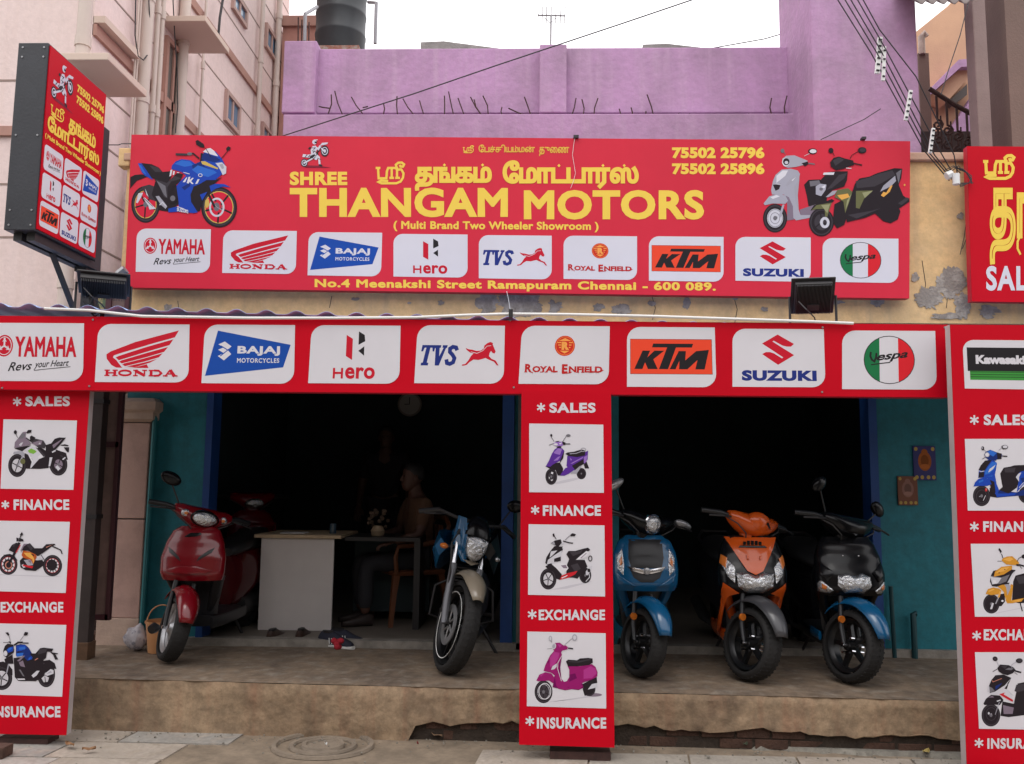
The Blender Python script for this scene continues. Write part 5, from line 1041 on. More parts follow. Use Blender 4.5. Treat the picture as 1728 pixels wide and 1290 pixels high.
# ================================================================== VEHICLES (front towards local -y)
def paint(n, c, rough=.25, coat=.55): return mat(n, c, rough, coat=coat, spec=.35)
m_lens = mat('lamp_glass', (.6, .61, .63), .14, .85, coat=1, spec=.9, bump=1.6, bscale=45)
m_orange = mat('indicator_orange', (.6, .16, .02), .2, coat=.8)
m_refl = mat('lamp_reflector', (.75, .75, .78), .16, 1.)
m_seat = mat('seat_vinyl', (.015, .015, .016), .5, var=.2, bump=.2, bscale=200)
m_engine = mat('engine_metal', (.05, .05, .052), .5, .5, var=.4, scale=20)
def steer_matrix(pivot, rake, ang):
    ax = V((0, sin(rake), cos(rake)))
    return Matrix.Translation(V(pivot)) @ Matrix.Rotation(ang, 4, ax) @ Matrix.Translation(-V(pivot))
def make_wheel(t, name, X, c, r, w, rimm, kind='spoke', tw=.6):
    M0 = Matrix.Translation(V(c)) @ Matrix.Rotation(pi/2, 4, 'Y')
    M1 = (X @ M0) if X else M0
    b = MB(M1); rr = r-w*tw; prof = []
    for k in range(13):
        q = R(-110+k*220/12); prof.append((rr+(r-rr)*.5+(r-rr)*.5*cos(q)*1.0, w/2*sin(q)*1.05))
    prof = [(p[0] if abs(p[1]) > 0 else p[0], p[1]) for p in prof]
    b.lathe(prof, 48, closed=True); wo = b.build(name, m_rubber, t, smooth=True)
    b = MB(M1)                                                  # raised tread blocks
    for k in range(44):
        a = 2*pi*k/44
        for s in (-1, 1):
            rc = r-.004; vs = []
            for (da, h) in ((0, .006), (.055, .006), (.105, .42*w), (.05, .42*w)):
                for dr in (.0, .007):
                    rad = rc+dr-(h/w*2)**2*.017; q = a+da*(1 if s > 0 else 1)+(.02 if s > 0 else 0); vs.append((rad*cos(q), rad*sin(q), s*h))
            b.add(vs, [(1, 3, 5, 7), (0, 2, 3, 1), (2, 4, 5, 3), (4, 6, 7, 5), (6, 0, 1, 7)])
    b.build('tread', m_rubber, wo)
    b = MB(M1); ri = rr+.004
    b.lathe([(ri, -w*.36), (ri+.008, -w*.38), (ri+.006, -w*.3), (ri-.014, -w*.22), (ri-.014, w*.22), (ri+.006, w*.3), (ri+.008, w*.38), (ri, w*.36), (ri-.02, w*.2), (ri-.02, -w*.2)], 40, closed=True)
    if kind == 'disc':
        b.lathe([(ri-.005, w*.22), (ri*.75, w*.05), (ri*.6, w*.16), (ri*.3, w*.24), (.03, w*.4), (.001, w*.42)], 36); b.lathe([(ri-.005, -w*.22), (ri*.75, -w*.05), (ri*.6, -w*.16), (ri*.3, -w*.24), (.03, -w*.4), (.001, -w*.42)], 36)
    else:
        ns = 5 if kind == 'spoke' else 10
        for k in range(ns):
            q = 2*pi*k/ns+.3; dx, dy = cos(q), sin(q); px, py = -dy, dx; a1, a2 = .022, ri-.006; w1, w2 = (.02, .013) if ns == 5 else (.011, .008)
            b.prism([(dx*a1+px*w1, dy*a1+py*w1, -.012), (dx*a2+px*w2, dy*a2+py*w2, -.012), (dx*a2-px*w2, dy*a2-py*w2, -.012), (dx*a1-px*w1, dy*a1-py*w1, -.012)], (0, 0, .024))
        b.lathe([(.001, -.045), (.032, -.045), (.036, -.02), (.036, .02), (.032, .045), (.001, .045)], 20)
    b.build('rim', rimm, wo, smooth=True)

    if kind == 'spoke':
        for k in range(4 if name == 'front_wheel' else 0):
            q = 2*pi*k/4+.5
            for s in (-1, 1): b = MB(M1); b.tube([(.055*cos(q), .055*sin(q), s*.02), (.055*cos(q), .055*sin(q), s*.048)], .0085, 8); b.build('wheel_nut', m_chrome, wo)
    return wo
def make_fender(t, name, X, c, R_, hw, a0, a1, m, drop=.045, tipw=.5, lift=0.):
    """arched mudguard: angle 90 is straight up, 180 points forward (-y)"""
    b = MB(X); vs = []; na, nb = 18, 9
    for i in range(na+1):
        u = i/na; a = R(a0+(a1-a0)*u); tw = 1-(1-tipw)*max(0, (u-.62)/.38)**1.6; 
        for j in range(nb):
            q = -1+2*j/(nb-1); rad = R_+lift*u+drop*(1-abs(q)**2.2)*tw-.0
            vs.append((q*hw*tw, c[1]+rad*cos(a), c[2]+rad*sin(a)))
    b.add(vs, [(i*nb+j, i*nb+j+1, (i+1)*nb+j+1, (i+1)*nb+j) for i in range(na) for j in range(nb-1)])
    return b.build(name, m, t, smooth=True, solid=.004)
def mirror_part(t, X, base, tip, head, tilt, m=None, sz=(.062, .04)):
    b = MB(X); b.tube([base, [(base[i]*.35+tip[i]*.65) for i in range(3)], tip], .0055, 8); b.build('mirror_stalk', m_blackpl, t, smooth=True)
    Mh = (X or Matrix()) @ Matrix.Translation(V(head)) @ Matrix.Rotation(tilt, 4, 'Y')
    b = MB(Mh); b.ball((0, 0, 0), sz[0], .022, sz[1], 16); mo = b.build('mirror', m or m_blackgl, t, smooth=True)
    b = MB(Mh); b.lathe([(.001, .0), (sz[0]*.86, 0)], 20, Matrix.Translation((0, .021, 0)) @ Matrix.Diagonal((1, 1, sz[1]/sz[0], 1)) @ Matrix.Rotation(pi/2, 4, 'X')); b.build('mirror_glass', m_chrome, mo)
class Shield:                                                     # front apron with a queryable surface
    def __init__(s, rows, n=2.6): s.rows = sorted(rows); s.n = n
    def at(s, z):
        r = s.rows
        if z <= r[0][0]: return r[0][1:]
        for a, b in zip(r, r[1:]):
            if z <= b[0]:
                t = (z-a[0])/(b[0]-a[0]); t = t*t*(3-2*t)*.4+t*.6; return tuple(a[i]*(1-t)+b[i]*t for i in range(1, 5))
        return r[-1][1:]
    def mesh(s, X, k=14, nr=22, z0=None, z1=None):
        b = MB(X); z0 = s.rows[0][0] if z0 is None else z0; z1 = s.rows[-1][0] if z1 is None else z1; rings = []
        for i in range(nr+1): z = z0+(z1-z0)*i/nr; yc, hw, df, db = s.at(z); rings.append(zsec(z, yc, hw, df, db, s.n, 28))
        b.loft(rings); return b
    def pt(s, u, z, lift=.003):                                  # u = lateral metres
        yc, hw, df, db = s.at(z); v = min(.985, abs(u)/hw); return V((u, yc-(df+lift)*(1-v**s.n)**(1/s.n), z))
    def patch(s, t, name, m, pts, X, lift=.004, edge=.008, parent=None, mirror=False, dome=0.):
        for sg in ((1, -1) if mirror else (1,)):
            P = [(p[0]*sg, p[1]) for p in pts]; cx = sum(p[0] for p in P)/len(P); cz = sum(p[1] for p in P)/len(P); rings = []; n = 4
            dn = []
            for i, p in enumerate(P):
                q = P[(i+1) % len(P)]
                for k in range(3): dn.append((p[0]+(q[0]-p[0])*k/3, p[1]+(q[1]-p[1])*k/3))
            P = dn
            rings.append([s.pt(p[0], p[1], -.004) for p in P])
            for k in range(n+1):
                f = 1-k/n*.98; f = f-.0; rings.append([s.pt(cx+(p[0]-cx)*f, cz+(p[1]-cz)*f, lift+(edge if k else 0)*.5+dome*(1-f*f)) for p in P])
            b = MB(X); b.loft(rings); o = b.build(name, m, parent or t, smooth=True)
        return o
def scooter(name, label, contact, rz, steer, sp, group=None, lean=0.):
    r = sp.get('r', .215); ax = (0, -.62, r); w = sp.get('w', .095)
    d = Matrix.Rotation(rz, 3, 'Z') @ V((0, -.62, 0)); t = empty(name, (contact[0]-d.x, contact[1]-d.y, PLAT+.008), label, 'scooter', group, rz); t.rotation_euler.y = lean
    S = steer_matrix((0, -.44, .85), R(22), steer); body, dark = sp['body'], m_blackpl
    make_wheel(t, 'front_wheel', S, ax, r, w, sp['rim'], sp['rimk'])
    make_wheel(t, 'rear_wheel', None, (0, .62, r), r, w, sp['rim'], sp['rimk'])
    # fork / trailing link
    for s in (-1, 1):
        b = MB(S); b.tube([(s*.062, -.53, r+.3), (s*.066, -.575, r+.1), (s*.066, -.62, r)], [.017, .017, .014], 10); b.build('fork_leg', sp.get('fork', m_blackpl), t, smooth=True)
        b = MB(S); b.tube([(s*.05, -.62, r), (s*.085, -.62, r)], .013, 10); b.build('axle_nut', m_chrome, t)
    if sp.get('reflector', True):
        b = MB(S); b.tube([(-.078, -.575, r+.15), (-.078, -.592, r+.15)], .022, 14); b.build('side_reflector', m_orange, t)
    make_fender(t, 'front_fender', S, ax, r+.018, .068+sp.get('fw', 0), 40, 160+sp.get('fdrop', 0), sp['fender'], drop=.05, tipw=.55, lift=.02)
    sh_ = Shield(sp['rows'], sp.get('n', 2.6)); zc = sp.get('arch', .53)
    sh_.mesh(None, z0=zc).build('front_apron', body, t, smooth=True)
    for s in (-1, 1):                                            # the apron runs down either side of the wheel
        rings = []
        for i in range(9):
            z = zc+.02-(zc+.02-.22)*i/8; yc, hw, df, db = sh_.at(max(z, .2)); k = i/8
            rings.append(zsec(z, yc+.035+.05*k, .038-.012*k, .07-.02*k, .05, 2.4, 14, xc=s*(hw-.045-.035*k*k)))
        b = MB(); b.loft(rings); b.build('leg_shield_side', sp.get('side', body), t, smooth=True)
    b = MB(); b.loft([zsec(z, y, hw, .012, .012, 3, 16) for z, y, hw in ((.86, -.4, .12), (.7, -.41, .17), (.5, -.4, .17), (.28, -.36, .14))]); b.build('inner_panel', dark, t, smooth=True)
    b = MB(); b.loft([ysec(y, .25, hw, .03, .05, 4, 16) for y, hw in ((-.42, .13), (-.3, .15), (.0, .155), (.12, .14))]); b.build('floorboard', dark, t, smooth=True)
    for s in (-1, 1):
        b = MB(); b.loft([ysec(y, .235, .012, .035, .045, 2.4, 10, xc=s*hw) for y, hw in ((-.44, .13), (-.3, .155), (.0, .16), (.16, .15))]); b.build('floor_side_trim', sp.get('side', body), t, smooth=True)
    # rear body and seat
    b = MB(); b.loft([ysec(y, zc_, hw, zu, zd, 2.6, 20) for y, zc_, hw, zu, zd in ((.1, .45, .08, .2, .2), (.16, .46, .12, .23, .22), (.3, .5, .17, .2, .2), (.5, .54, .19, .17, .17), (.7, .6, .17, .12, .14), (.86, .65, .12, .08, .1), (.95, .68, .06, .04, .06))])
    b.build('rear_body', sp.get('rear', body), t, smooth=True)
    b = MB(); b.loft([ysec(y, zc_, hw, zu, zd, 2.8, 18) for y, zc_, hw, zu, zd in ((.08, .67, .06, .03, .03), (.13, .69, .11, .05, .05), (.3, .71, .14, .055, .05), (.48, .72, .15, .06, .05), (.7, .77, .13, .055, .04), (.84, .79, .08, .03, .03))]); b.build('seat', m_seat, t, smooth=True)
    b = MB(); b.tube([(-.13, .62, .74), (-.15, .8, .8), (-.1, .95, .84), (.1, .95, .84), (.15, .8, .8), (.13, .62, .74)], .013, 8); b.build('grab_rail', sp.get('rail', m_blackpl), t, smooth=True)
    b = MB(); b.loft([ysec(y, .25, hw, .09, .08, 2.6, 14, xc=.05) for y, hw in ((.2, .09), (.45, .12), (.66, .08), (.76, .04))]); b.build('engine_case', m_engine, t, smooth=True)
    b = MB(); b.tube([(-.12, .1, .2), (-.15, .4, .2), (-.16, .5, .23), (-.17, .85, .3)], [.014, .016, .045, .045], 12); b.build('exhaust', m_engine, t, smooth=True)
    b = MB()
    for s in (-1, 1): b.tube([(s*.06, .15, .2), (s*.14, .22, -.0)], .011, 8)
    b.tube([(-.14, .22, .01), (.14, .22, .01)], .009, 8); b.build('stand', m_iron, t)
    # headset, bars, grips, levers, mirrors
    Hs = sp.get('hz', 0.); hm = sp.get('headset', body)
    b = MB(S); b.loft([[V((x, -.43+y*dd, .965+Hs+zz+z*hh)) for y, z in [(cos(2*pi*k/16), sin(2*pi*k/16)) for k in range(16)]] for x, dd, hh, zz in sp.get('hs', ((-.2, .03, .03, .03), (-.16, .06, .05, .02), (-.09, .095, .068, .0), (0, .11, .078, -.008), (.09, .095, .068, .0), (.16, .06, .05, .02), (.2, .03, .03, .03)))]); b.build('handlebar_cowl', hm, t, smooth=True)
    b = MB(S); b.loft([zsec(z, y, hw, .05, .05, 2.4, 16) for z, y, hw in ((.84, -.44, .055), (.9+Hs, -.43, .08), (.94+Hs, -.43, .08))]); b.build('steering_neck', sp.get('neck', hm), t, smooth=True)
    for s in (-1, 1):
        b = MB(S); b.tube([(s*.17, -.43, .99+Hs), (s*.25, -.40, 1.0+Hs), (s*.36, -.35, .99+Hs)], [.016, .018, .018], 10); b.build('grip', m_blackpl, t, smooth=True)
        b = MB(S); b.tube([(s*.2, -.46, .985+Hs), (s*.27, -.475, .98+Hs), (s*.36, -.44, .965+Hs)], .007, 6); b.build('brake_lever', m_iron, t)
    b = MB(S)
    for s in (-1, 1): b.tube([(s*.24, -.43, .985+Hs), (s*.17, -.5, .95+Hs), (s*.09, -.5, .9+Hs), (s*.05, -.46, .86)], .0045, 6)
    b.build('brake_cable', m_wire, t, smooth=True)
    for s in (-1, 1):
        mr_ = sp['mir'][0 if s < 0 else 1]
        if mr_: mirror_part(t, S, (s*.16, -.42, 1.0+Hs), (mr_[0]*.9+s*.16*.1, -.42, mr_[1]-.03), (mr_[0], -.42, mr_[1]), mr_[2], sp.get('mm'), sp.get('ms', (.062, .042)))
    sp['extra'](t, S, sh_, body)
    return t
def lamp_on(t, name, m, X, c, rx, rz_, d, tilt=0., nm=16, rim=None):
    Xm = (X or Matrix()) @ Matrix.Translation(V(c)) @ Matrix.Rotation(tilt, 4, 'X')
    b = MB(Xm); b.loft([[(rx*f*cos(2*pi*k/nm), y, rz_*f*sin(2*pi*k/nm)) for k in range(nm)] for f, y in ((1.0, .03), (1.0, .0), (.93, -d*.5), (.7, -d*.85), (.3, -d), (.02, -d*1.02))]); o = b.build(name, m, t, smooth=True)
    if rim:
        b = MB(Xm); b.loft([[(rx*f*cos(2*pi*k/nm), y, rz_*f*sin(2*pi*k/nm)) for k in range(nm)] for f, y in ((1.14, .03), (1.14, -.008), (1.02, -.014), (1.0, .0))], caps=False); b.build('lamp_rim', rim, o, smooth=True)
    return o
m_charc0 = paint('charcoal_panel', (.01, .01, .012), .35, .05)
# ---- red scooter --------------------------------------------------------
m_redp = paint('red_metallic_paint', (.17, .002, .007)); m_silver = mat('silver_rim', (.42, .42, .43), .35, .7, var=.2, scale=20)
def ex_red(t, S, sh_, body):
    for s in (-1, 1): sh_.patch(t, 'air_slot', m_blackpl, [(s*.055, .66), (s*.15, .72), (s*.165, .755), (s*.12, .73), (s*.07, .69)], None, .001, .003)
    sh_.patch(t, 'nose_fold', body, [(-.17, .60), (-.06, .63), (.06, .63), (.17, .60), (.13, .585), (0, .578), (-.13, .585)], None, .014, .004)
    sh_.patch(t, 'wing_badge', m_blackgl, [(-.06, .825), (-.02, .85), (.05, .853), (.06, .84), (.03, .828), (-.03, .822)], None, .0015, .002)
    lamp_on(t, 'headlight', m_lens, S, (0, -.515, .955), .088, .05, .035, R(8), rim=m_blackgl)
    for s in (-1, 1):
        o = lamp_on(t, 'indicator', m_lens, S, (s*.128, -.488, .968), .035, .028, .02, R(6)); lamp_on(t, 'indicator_bulb', m_orange, S, (s*.13, -.5, .968), .016, .013, .012)
    b = MB(S); b.tube([(-.1, -.6, .2), (-.13, -.62, .2), (-.15, -.64, .19)], [.02, .036, .03], 12); b.build('fork_cover', m_blackpl, t, smooth=True)
    b = MB(); b.tube([(.15, .6, .72), (.165, .72, .72), (.175, .85, .6), (.15, .9, .46)], .014, 8); b.build('side_guard', m_chrome, t, smooth=True)
ROWS = [(.2, -.36, .13, .05, .03), (.4, -.43, .17, .07, .03), (.5, -.47, .2, .085, .03), (.58, -.485, .225, .1, .035), (.68, -.48, .228, .09, .035), (.78, -.465, .205, .075, .035), (.86, -.45, .17, .06, .035), (.895, -.44, .12, .04, .03)]
cr = UZ(292, 1119, PLAT+.008)
RED_SP = dict(body=m_redp, rear=paint('shaded_red_panel', (.06, .002, .004)), side=m_charc0, w=.108, fender=m_redp, rows=ROWS, rim=m_silver, rimk='disc', mir=((-.28, 1.17, .25), None), extra=ex_red, rail=m_redp, reflector=False, fw=.012, ms=(.075, .045), hz=-.01)  # rear is the same red darkened to paint in the shade under cover
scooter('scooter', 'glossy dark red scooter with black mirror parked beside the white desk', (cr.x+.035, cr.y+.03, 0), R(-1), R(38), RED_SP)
# second red one, deep in the dark
def ex_none(t, S, sh_, body): lamp_on(t, 'headlight', m_lens, S, (0, -.515, .955), .088, .05, .035, R(8))
sp2 = dict(RED_SP); sp2.update(extra=ex_none, mir=(None, None), hz=.02)
q2 = UY(420, 1050, 7.5); t2 = scooter('scooter', 'dim dark red scooter standing in the dark room behind the desk', (q2.x, 7.6, 0), R(35), 0, sp2); t2.location.z = FL
# ---- blue scooter, dark front panel ------------------------------------
m_bluep = paint('blue_metallic_paint', (.004, .08, .19)); m_charc = paint('charcoal_panel', (.01, .01, .012), .35, .05)
m_blkwheel = mat('black_alloy', (.012, .012, .013), .3, .4)
def ex_blue(t, S, sh_, body):
    sh_.patch(t, 'centre_panel', m_charc, [(-.11, .86), (.11, .86), (.115, .74), (.1, .68), (-.1, .68), (-.115, .74)], None, .003, .004)
    sh_.patch(t, 'grille', m_blackpl, [(-.105, .665), (.105, .665), (.085, .62), (.04, .59), (-.04, .59), (-.085, .62)], None, .002, .002)
    sh_.patch(t, 'chrome_bar', m_chrome, [(-.125, .69), (-.04, .668), (.04, .668), (.125, .69), (.1, .662), (.03, .645), (-.03, .645), (-.1, .662)], None, .01, .006)
    p = sh_.pt(0, .66, .012); lamp_on(t, 'badge', m_silver, None, p, .024, .024, .01)
    for s in (-1, 1): o = sh_.patch(t, 'indicator', m_lens, [(s*.155, .8), (s*.19, .74), (s*.185, .67), (s*.15, .63), (s*.145, .7)], None, .004, .006); sh_.patch(t, 'indicator_bulb', m_orange, [(s*.16, .75), (s*.178, .72), (s*.172, .69), (s*.155, .71)], None, .016, .002, parent=o)
    for s in (-1, 1): sh_.patch(t, 'cheek_fold', body, [(s*.13, .6), (s*.2, .65), (s*.205, .61), (s*.14, .57), (s*.07, .565)], None, .014, .004)
    lamp_on(t, 'headlight', m_lens, S, (0, -.515, .965), .058, .058, .035, R(4), rim=m_chrome)
BROWS = [(.2, -.36, .13, .05, .03), (.4, -.42, .16, .07, .03), (.5, -.46, .19, .085, .03), (.58, -.485, .215, .1, .035), (.66, -.48, .22, .09, .035), (.76, -.465, .21, .075, .035), (.84, -.45, .18, .06, .035), (.885, -.44, .12, .04, .03)]
cb = UZ(1087, 1145, PLAT+.008)
BLUE_SP = dict(body=m_bluep, fender=m_bluep, rows=BROWS, rim=m_blkwheel, rimk='spoke', headset=m_blackgl, mir=((-.27, 1.18, -.7), (.3, 1.0, .2)), extra=ex_blue, w=.11, fw=.012, mm=m_silver, ms=(.07, .03))
scooter('scooter', 'blue scooter with chrome moustache bar and round headlight beside the middle panel', (cb.x+.03, cb.y+.03, 0), R(0), R(26), BLUE_SP)
# ---- orange scooter ------------------------------------------------------
m_orp = paint('orange_paint', (.58, .085, .006)); m_gry = paint('grey_fender_paint', (.045, .045, .05), .35, .4)
def ex_or(t, S, sh_, body):
    sh_.patch(t, 'nose_panel', m_orp, [(-.17, .885), (.17, .885), (.1, .76), (.05, .68), (0, .655), (-.05, .68), (-.1, .76)], None, .012, .008)
    for s in (-1, 1): sh_.patch(t, 'nose_clip', m_orp, [(s*.035, .77), (s*.05, .775), (s*.045, .755), (s*.033, .75)], None, .03, .004)
    sh_.patch(t, 'headlight', m_lens, [(-.12, .665), (-.06, .67), (0, .65), (.06, .67), (.12, .665), (.11, .58), (.05, .535), (-.05, .535), (-.11, .58)], None, .008, .012, dome=.035)
    for s in (-1, 1):
        sh_.patch(t, 'position_light', m_lens, [(s*.125, .7), (s*.185, .76), (s*.205, .72), (s*.17, .64), (s*.13, .6)], None, .006, .008)
        sh_.patch(t, 'indicator', m_orange, [(s*.165, .755), (s*.2, .775), (s*.212, .72), (s*.18, .69)], None, .012, .006)
        sh_.patch(t, 'orange_cheek', m_orp, [(s*.2, .6), (s*.1, .535), (s*.13, .53), (s*.17, .5), (s*.18, .4), (s*.19, .45), (s*.205, .55)], None, .012, .006)
    A_ = MB(); 
    for k, x in enumerate((-.05, -.025, 0, .025, .05)):
        p = sh_.pt(x, .85, .022); A_.box(p.x-.009, p.x+.009, p.y-.002, p.y+.004, .838, .866-.006*(k in (0, 4)))
    A_.build('nose_lettering', m_blackgl, t)
    sh_.patch(t, 'letter_bar', m_blackgl, [(-.08, .835), (.08, .835), (.09, .822), (-.09, .822)], None, .022, .002)
    b = MB(S); b.ball((0, -.49, .985), .1, .06, .07, 16); b.build('visor', m_orp, t, smooth=True)
    b = MB(S); b.prism([(.02, -.552, .985), (.085, -.525, .955), (.09, -.52, .965), (.035, -.55, 1.0)], (0, .006, 0)); b.build('visor_slot', m_charc, t)
    for s in (-1, 1):
        b = MB(); b.loft([ysec(y, z, .014, .04, .04, 2.2, 10, xc=s*x) for y, z, x in ((-.44, .46, .18), (-.36, .34, .185), (-.26, .27, .18), (-.1, .26, .175))]); b.build('lower_fairing', m_orp, t, smooth=True)
OROWS = [(.2, -.36, .13, .05, .03), (.4, -.43, .17, .07, .03), (.5, -.47, .2, .09, .03), (.58, -.5, .22, .12, .035), (.66, -.49, .225, .12, .035), (.76, -.47, .21, .09, .035), (.84, -.45, .185, .07, .035), (.895, -.44, .15, .04, .03)]
co = UZ(1277, 1151, PLAT+.008)
OR_SP = dict(body=m_blackgl, fender=m_gry, rows=OROWS, rim=m_blkwheel, rimk='spoke', headset=m_orp, neck=m_orp, side=m_orp, rear=m_charc, mir=(None, None), extra=ex_or, w=.122, fw=.014, reflector=True, arch=.52, r=.225)
scooter('scooter', 'black and orange scooter with big pointed headlight, middle one of the right bay', (co.x+.015, co.y+.03, 0), R(-2), R(31), OR_SP)
# ---- black scooter with blue fender --------------------------------------
def ex_bk(t, S, sh_, body):
    sh_.patch(t, 'headlight', m_lens, [(-.1, .655), (-.05, .675), (0, .66), (.05, .675), (.1, .655), (.105, .6), (.06, .55), (-.06, .55), (-.105, .6)], None, .008, .012, dome=.035)
    for s in (-1, 1):
        o = sh_.patch(t, 'indicator', m_lens, [(s*.13, .565), (s*.2, .625), (s*.215, .6), (s*.21, .55), (s*.15, .545)], None, .01, .01); sh_.patch(t, 'indicator_bulb', m_orange, [(s*.17, .59), (s*.195, .605), (s*.195, .575), (s*.175, .57)], None, .024, .002, parent=o)
        sh_.patch(t, 'black_cheek', m_blackgl, [(s*.12, .68), (s*.2, .74), (s*.21, .66), (s*.16, .62)], None, .012, .01)
    b = MB(); b.loft([ysec(y, .25, .01, .03, .03, 2.2, 10, xc=-.165) for y in (-.4, -.2)]); b.build('blue_trim', m_bluep, t, smooth=True)
    for s in (-1, 1): p = sh_.pt(s*.05, .78, .004); lamp_on(t, 'screw', m_chrome, None, p, .005, .005, .003)
    b = MB(S); b.prism([(-.1, -.5, 1.01), (.1, -.5, 1.01), (.13, -.48, .96), (0, -.53, .91), (-.13, -.48, .96)], (0, .05, 0)); b.build('visor', m_blackgl, t)
ck = UZ(1443, 1155, PLAT+.008)
BK_SP = dict(body=m_blackgl, fender=m_bluep, rows=OROWS, rim=m_blkwheel, rimk='spoke', mir=((-.25, 1.2, -.9), (.26, 1.12, .7)), extra=ex_bk, w=.118, fw=.014, r=.225)
scooter('scooter', 'glossy black scooter with bright blue front mudguard in front of the right teal wall', (ck.x+.03, ck.y+.03, 0), R(-2), R(27), BK_SP)
# ---- motorcycle ---------------------------------------------------------
cm = UZ(768, 1139, PLAT+.008); rz = R(-2); r = .3; wb = .68
d = Matrix.Rotation(rz, 3, 'Z') @ V((0, -wb, 0))
t = empty('motorcycle', (cm.x-.04-d.x, cm.y+.04-d.y, PLAT+.008), 'blue and beige naked motorcycle with angular headlight parked near the step edge', 'motorcycle', None, rz); t.rotation_euler.y = R(5)
S = steer_matrix((0, -.42, .8), R(24), R(26)); ax = (0, -wb, r)
m_tan = paint('beige_fender_paint', (.24, .2, .15), .35, .5); m_gun = mat('fork_silver', (.6, .6, .62), .15, 1.)
make_wheel(t, 'front_wheel', S, ax, r, .106, m_blkwheel, 'alloy', .62)
make_wheel(t, 'rear_wheel', None, (0, wb, r), r, .13, m_blkwheel, 'alloy', .6)
b = MB(S); b.lathe([(.085, -.004), (.13, -.004), (.13, .004), (.085, .004)], 40, Matrix.Translation((-.055, -wb, r)) @ Matrix.Rotation(pi/2, 4, 'Y'), closed=True)
for k in range(6):
    q = k*pi/3; b.tube([(-.055, -wb+.02*cos(q), r+.02*sin(q)), (-.055, -wb+.1*cos(q+.4), r+.1*sin(q+.4))], .007, 6)
b.build('brake_disc', m_steel, t)
b = MB(S); b.lathe([(.208, .058), (.213, .06), (.213, .056)], 48, Matrix.Translation((0, -wb, r)) @ Matrix.Rotation(-pi/2, 4, 'Y'), closed=True); b.build('rim_tape', m_white, t)
for s in (-1, 1):
    b = MB(S); b.tube([(s*.095, -.47, .9), (s*.095, -.55, .66)], .0185, 12); b.build('fork_tube', m_gun, t, smooth=True)
    b = MB(S); b.tube([(s*.095, -.545, .67), (s*.095, -.62, .44), (s*.09, -wb, r)], [.026, .027, .024], 12); b.build('fork_slider', mat('fork_grey', (.12, .12, .13), .35, .6), t, smooth=True)
make_fender(t, 'front_fender', S, ax, r+.015, 0.075, 55, 140, m_tan, drop=.045, tipw=.45, lift=.02)
b = MB(S)
for z in (.72, .86): b.box(-.12, .12, -.53+(z-.72)*-.2+.03, -.47+(z-.72)*.4, z, z+.035)
b.build('fork_clamp', m_iron, t, bevel=.006)
# headlight unit with shroud
b = MB(S); b.loft([[(x*k, y, .795+z*k) for x, z in ((-.075, .07), (-.03, .085), (.03, .085), (.075, .07), (.07, 0), (.045, -.055), (0, -.08), (-.045, -.055), (-.07, 0))] for k, y in ((1.0, -.56), (1.02, -.6), (.95, -.635), (.7, -.65), (.1, -.655))]); b.build('headlight', m_lens, t, smooth=True)
for s in (-1, 1):
    b = MB(S); b.prism([(s*.075, -.6, .875), (s*.1, -.56, .98), (s*.125, -.5, .98), (s*.115, -.5, .8), (s*.05, -.6, .7), (s*.03, -.6, .7), (s*.075, -.61, .79)], (s*.01, .03, 0)); b.build('headlight_cheek', m_bluep if s < 0 else m_blackgl, t, bevel=.004)
b = MB(S); b.loft([zsec(z, y, hw, .04, .04, 2.4, 14) for z, y, hw in ((.88, -.58, .09), (.93, -.57, .085), (.99, -.53, .06), (1.01, -.5, .03))]); b.build('fly_screen', m_blackgl, t, smooth=True)
b = MB(S); b.prism([(-.06, -.6, .715), (.06, -.6, .715), (.0, -.62, .69)], (0, .05, .0)); b.build('chin_trim', m_tan, t)
b = MB(S); b.tube([(-.36, -.3, .93), (-.25, -.36, .98), (-.12, -.42, .96), (.12, -.42, .96), (.25, -.36, .98), (.36, -.3, .93)], .013, 8); hb = b.build('handlebar', m_iron, t, smooth=True)
for s in (-1, 1):
    b = MB(S); b.tube([(s*.24, -.36, .98), (s*.36, -.3, .93)], .018, 8); b.build('grip', m_blackpl, t, smooth=True)
    b = MB(S); b.tube([(s*.1, -.5, .78), (s*.17, -.52, .765)], .009, 6); b.build('indicator_stalk', m_blackpl, t)
    b = MB(S); b.ball((s*.19, -.53, .765), .03, .03, .02, 12); b.build('indicator', m_orange if s < 0 else m_lens, t, smooth=True)
    b = MB(S); b.tube([(s*.2, -.42, .97), (s*.28, -.44, .95), (s*.34, -.38, .93)], .006, 6); b.build('lever', m_iron, t)
mirror_part(t, S, (.2, -.38, .98), (.26, -.38, 1.12), (.28, -.38, 1.14), R(-10), None, (.065, .045))
for s in (-1, 1):
    b = MB(); b.loft([[(s*x, y, z) for x, z in ((xo, zu), (xo+.035, (zu+zl)/2), (xo, zl), (xo-.05, (zu+zl)/2))] for y, xo, zu, zl in ((-.52, .17, .84, .72), (-.42, .2, .88, .62), (-.25, .19, .88, .6), (-.05, .14, .86, .66))]); b.build('tank_shroud', m_bluep if s < 0 else m_charc, t, smooth=True)
b = MB(); b.loft([ysec(y, z, hw, zu, zd, 2.4, 18) for y, z, hw, zu, zd in ((-.38, .82, .06, .06, .06), (-.3, .84, .13, .1, .1), (-.12, .84, .14, .11, .1), (.05, .8, .1, .08, .08), (.12, .78, .07, .04, .05))]); b.build('fuel_tank', m_bluep, t, smooth=True)
b = MB(); b.loft([ysec(y, z, hw, zu, zd, 2.8, 16) for y, z, hw, zu, zd in ((.05, .79, .08, .03, .03), (.25, .78, .13, .04, .04), (.5, .82, .12, .04, .04), (.8, .88, .08, .03, .03))]); b.build('seat', m_seat, t, smooth=True)
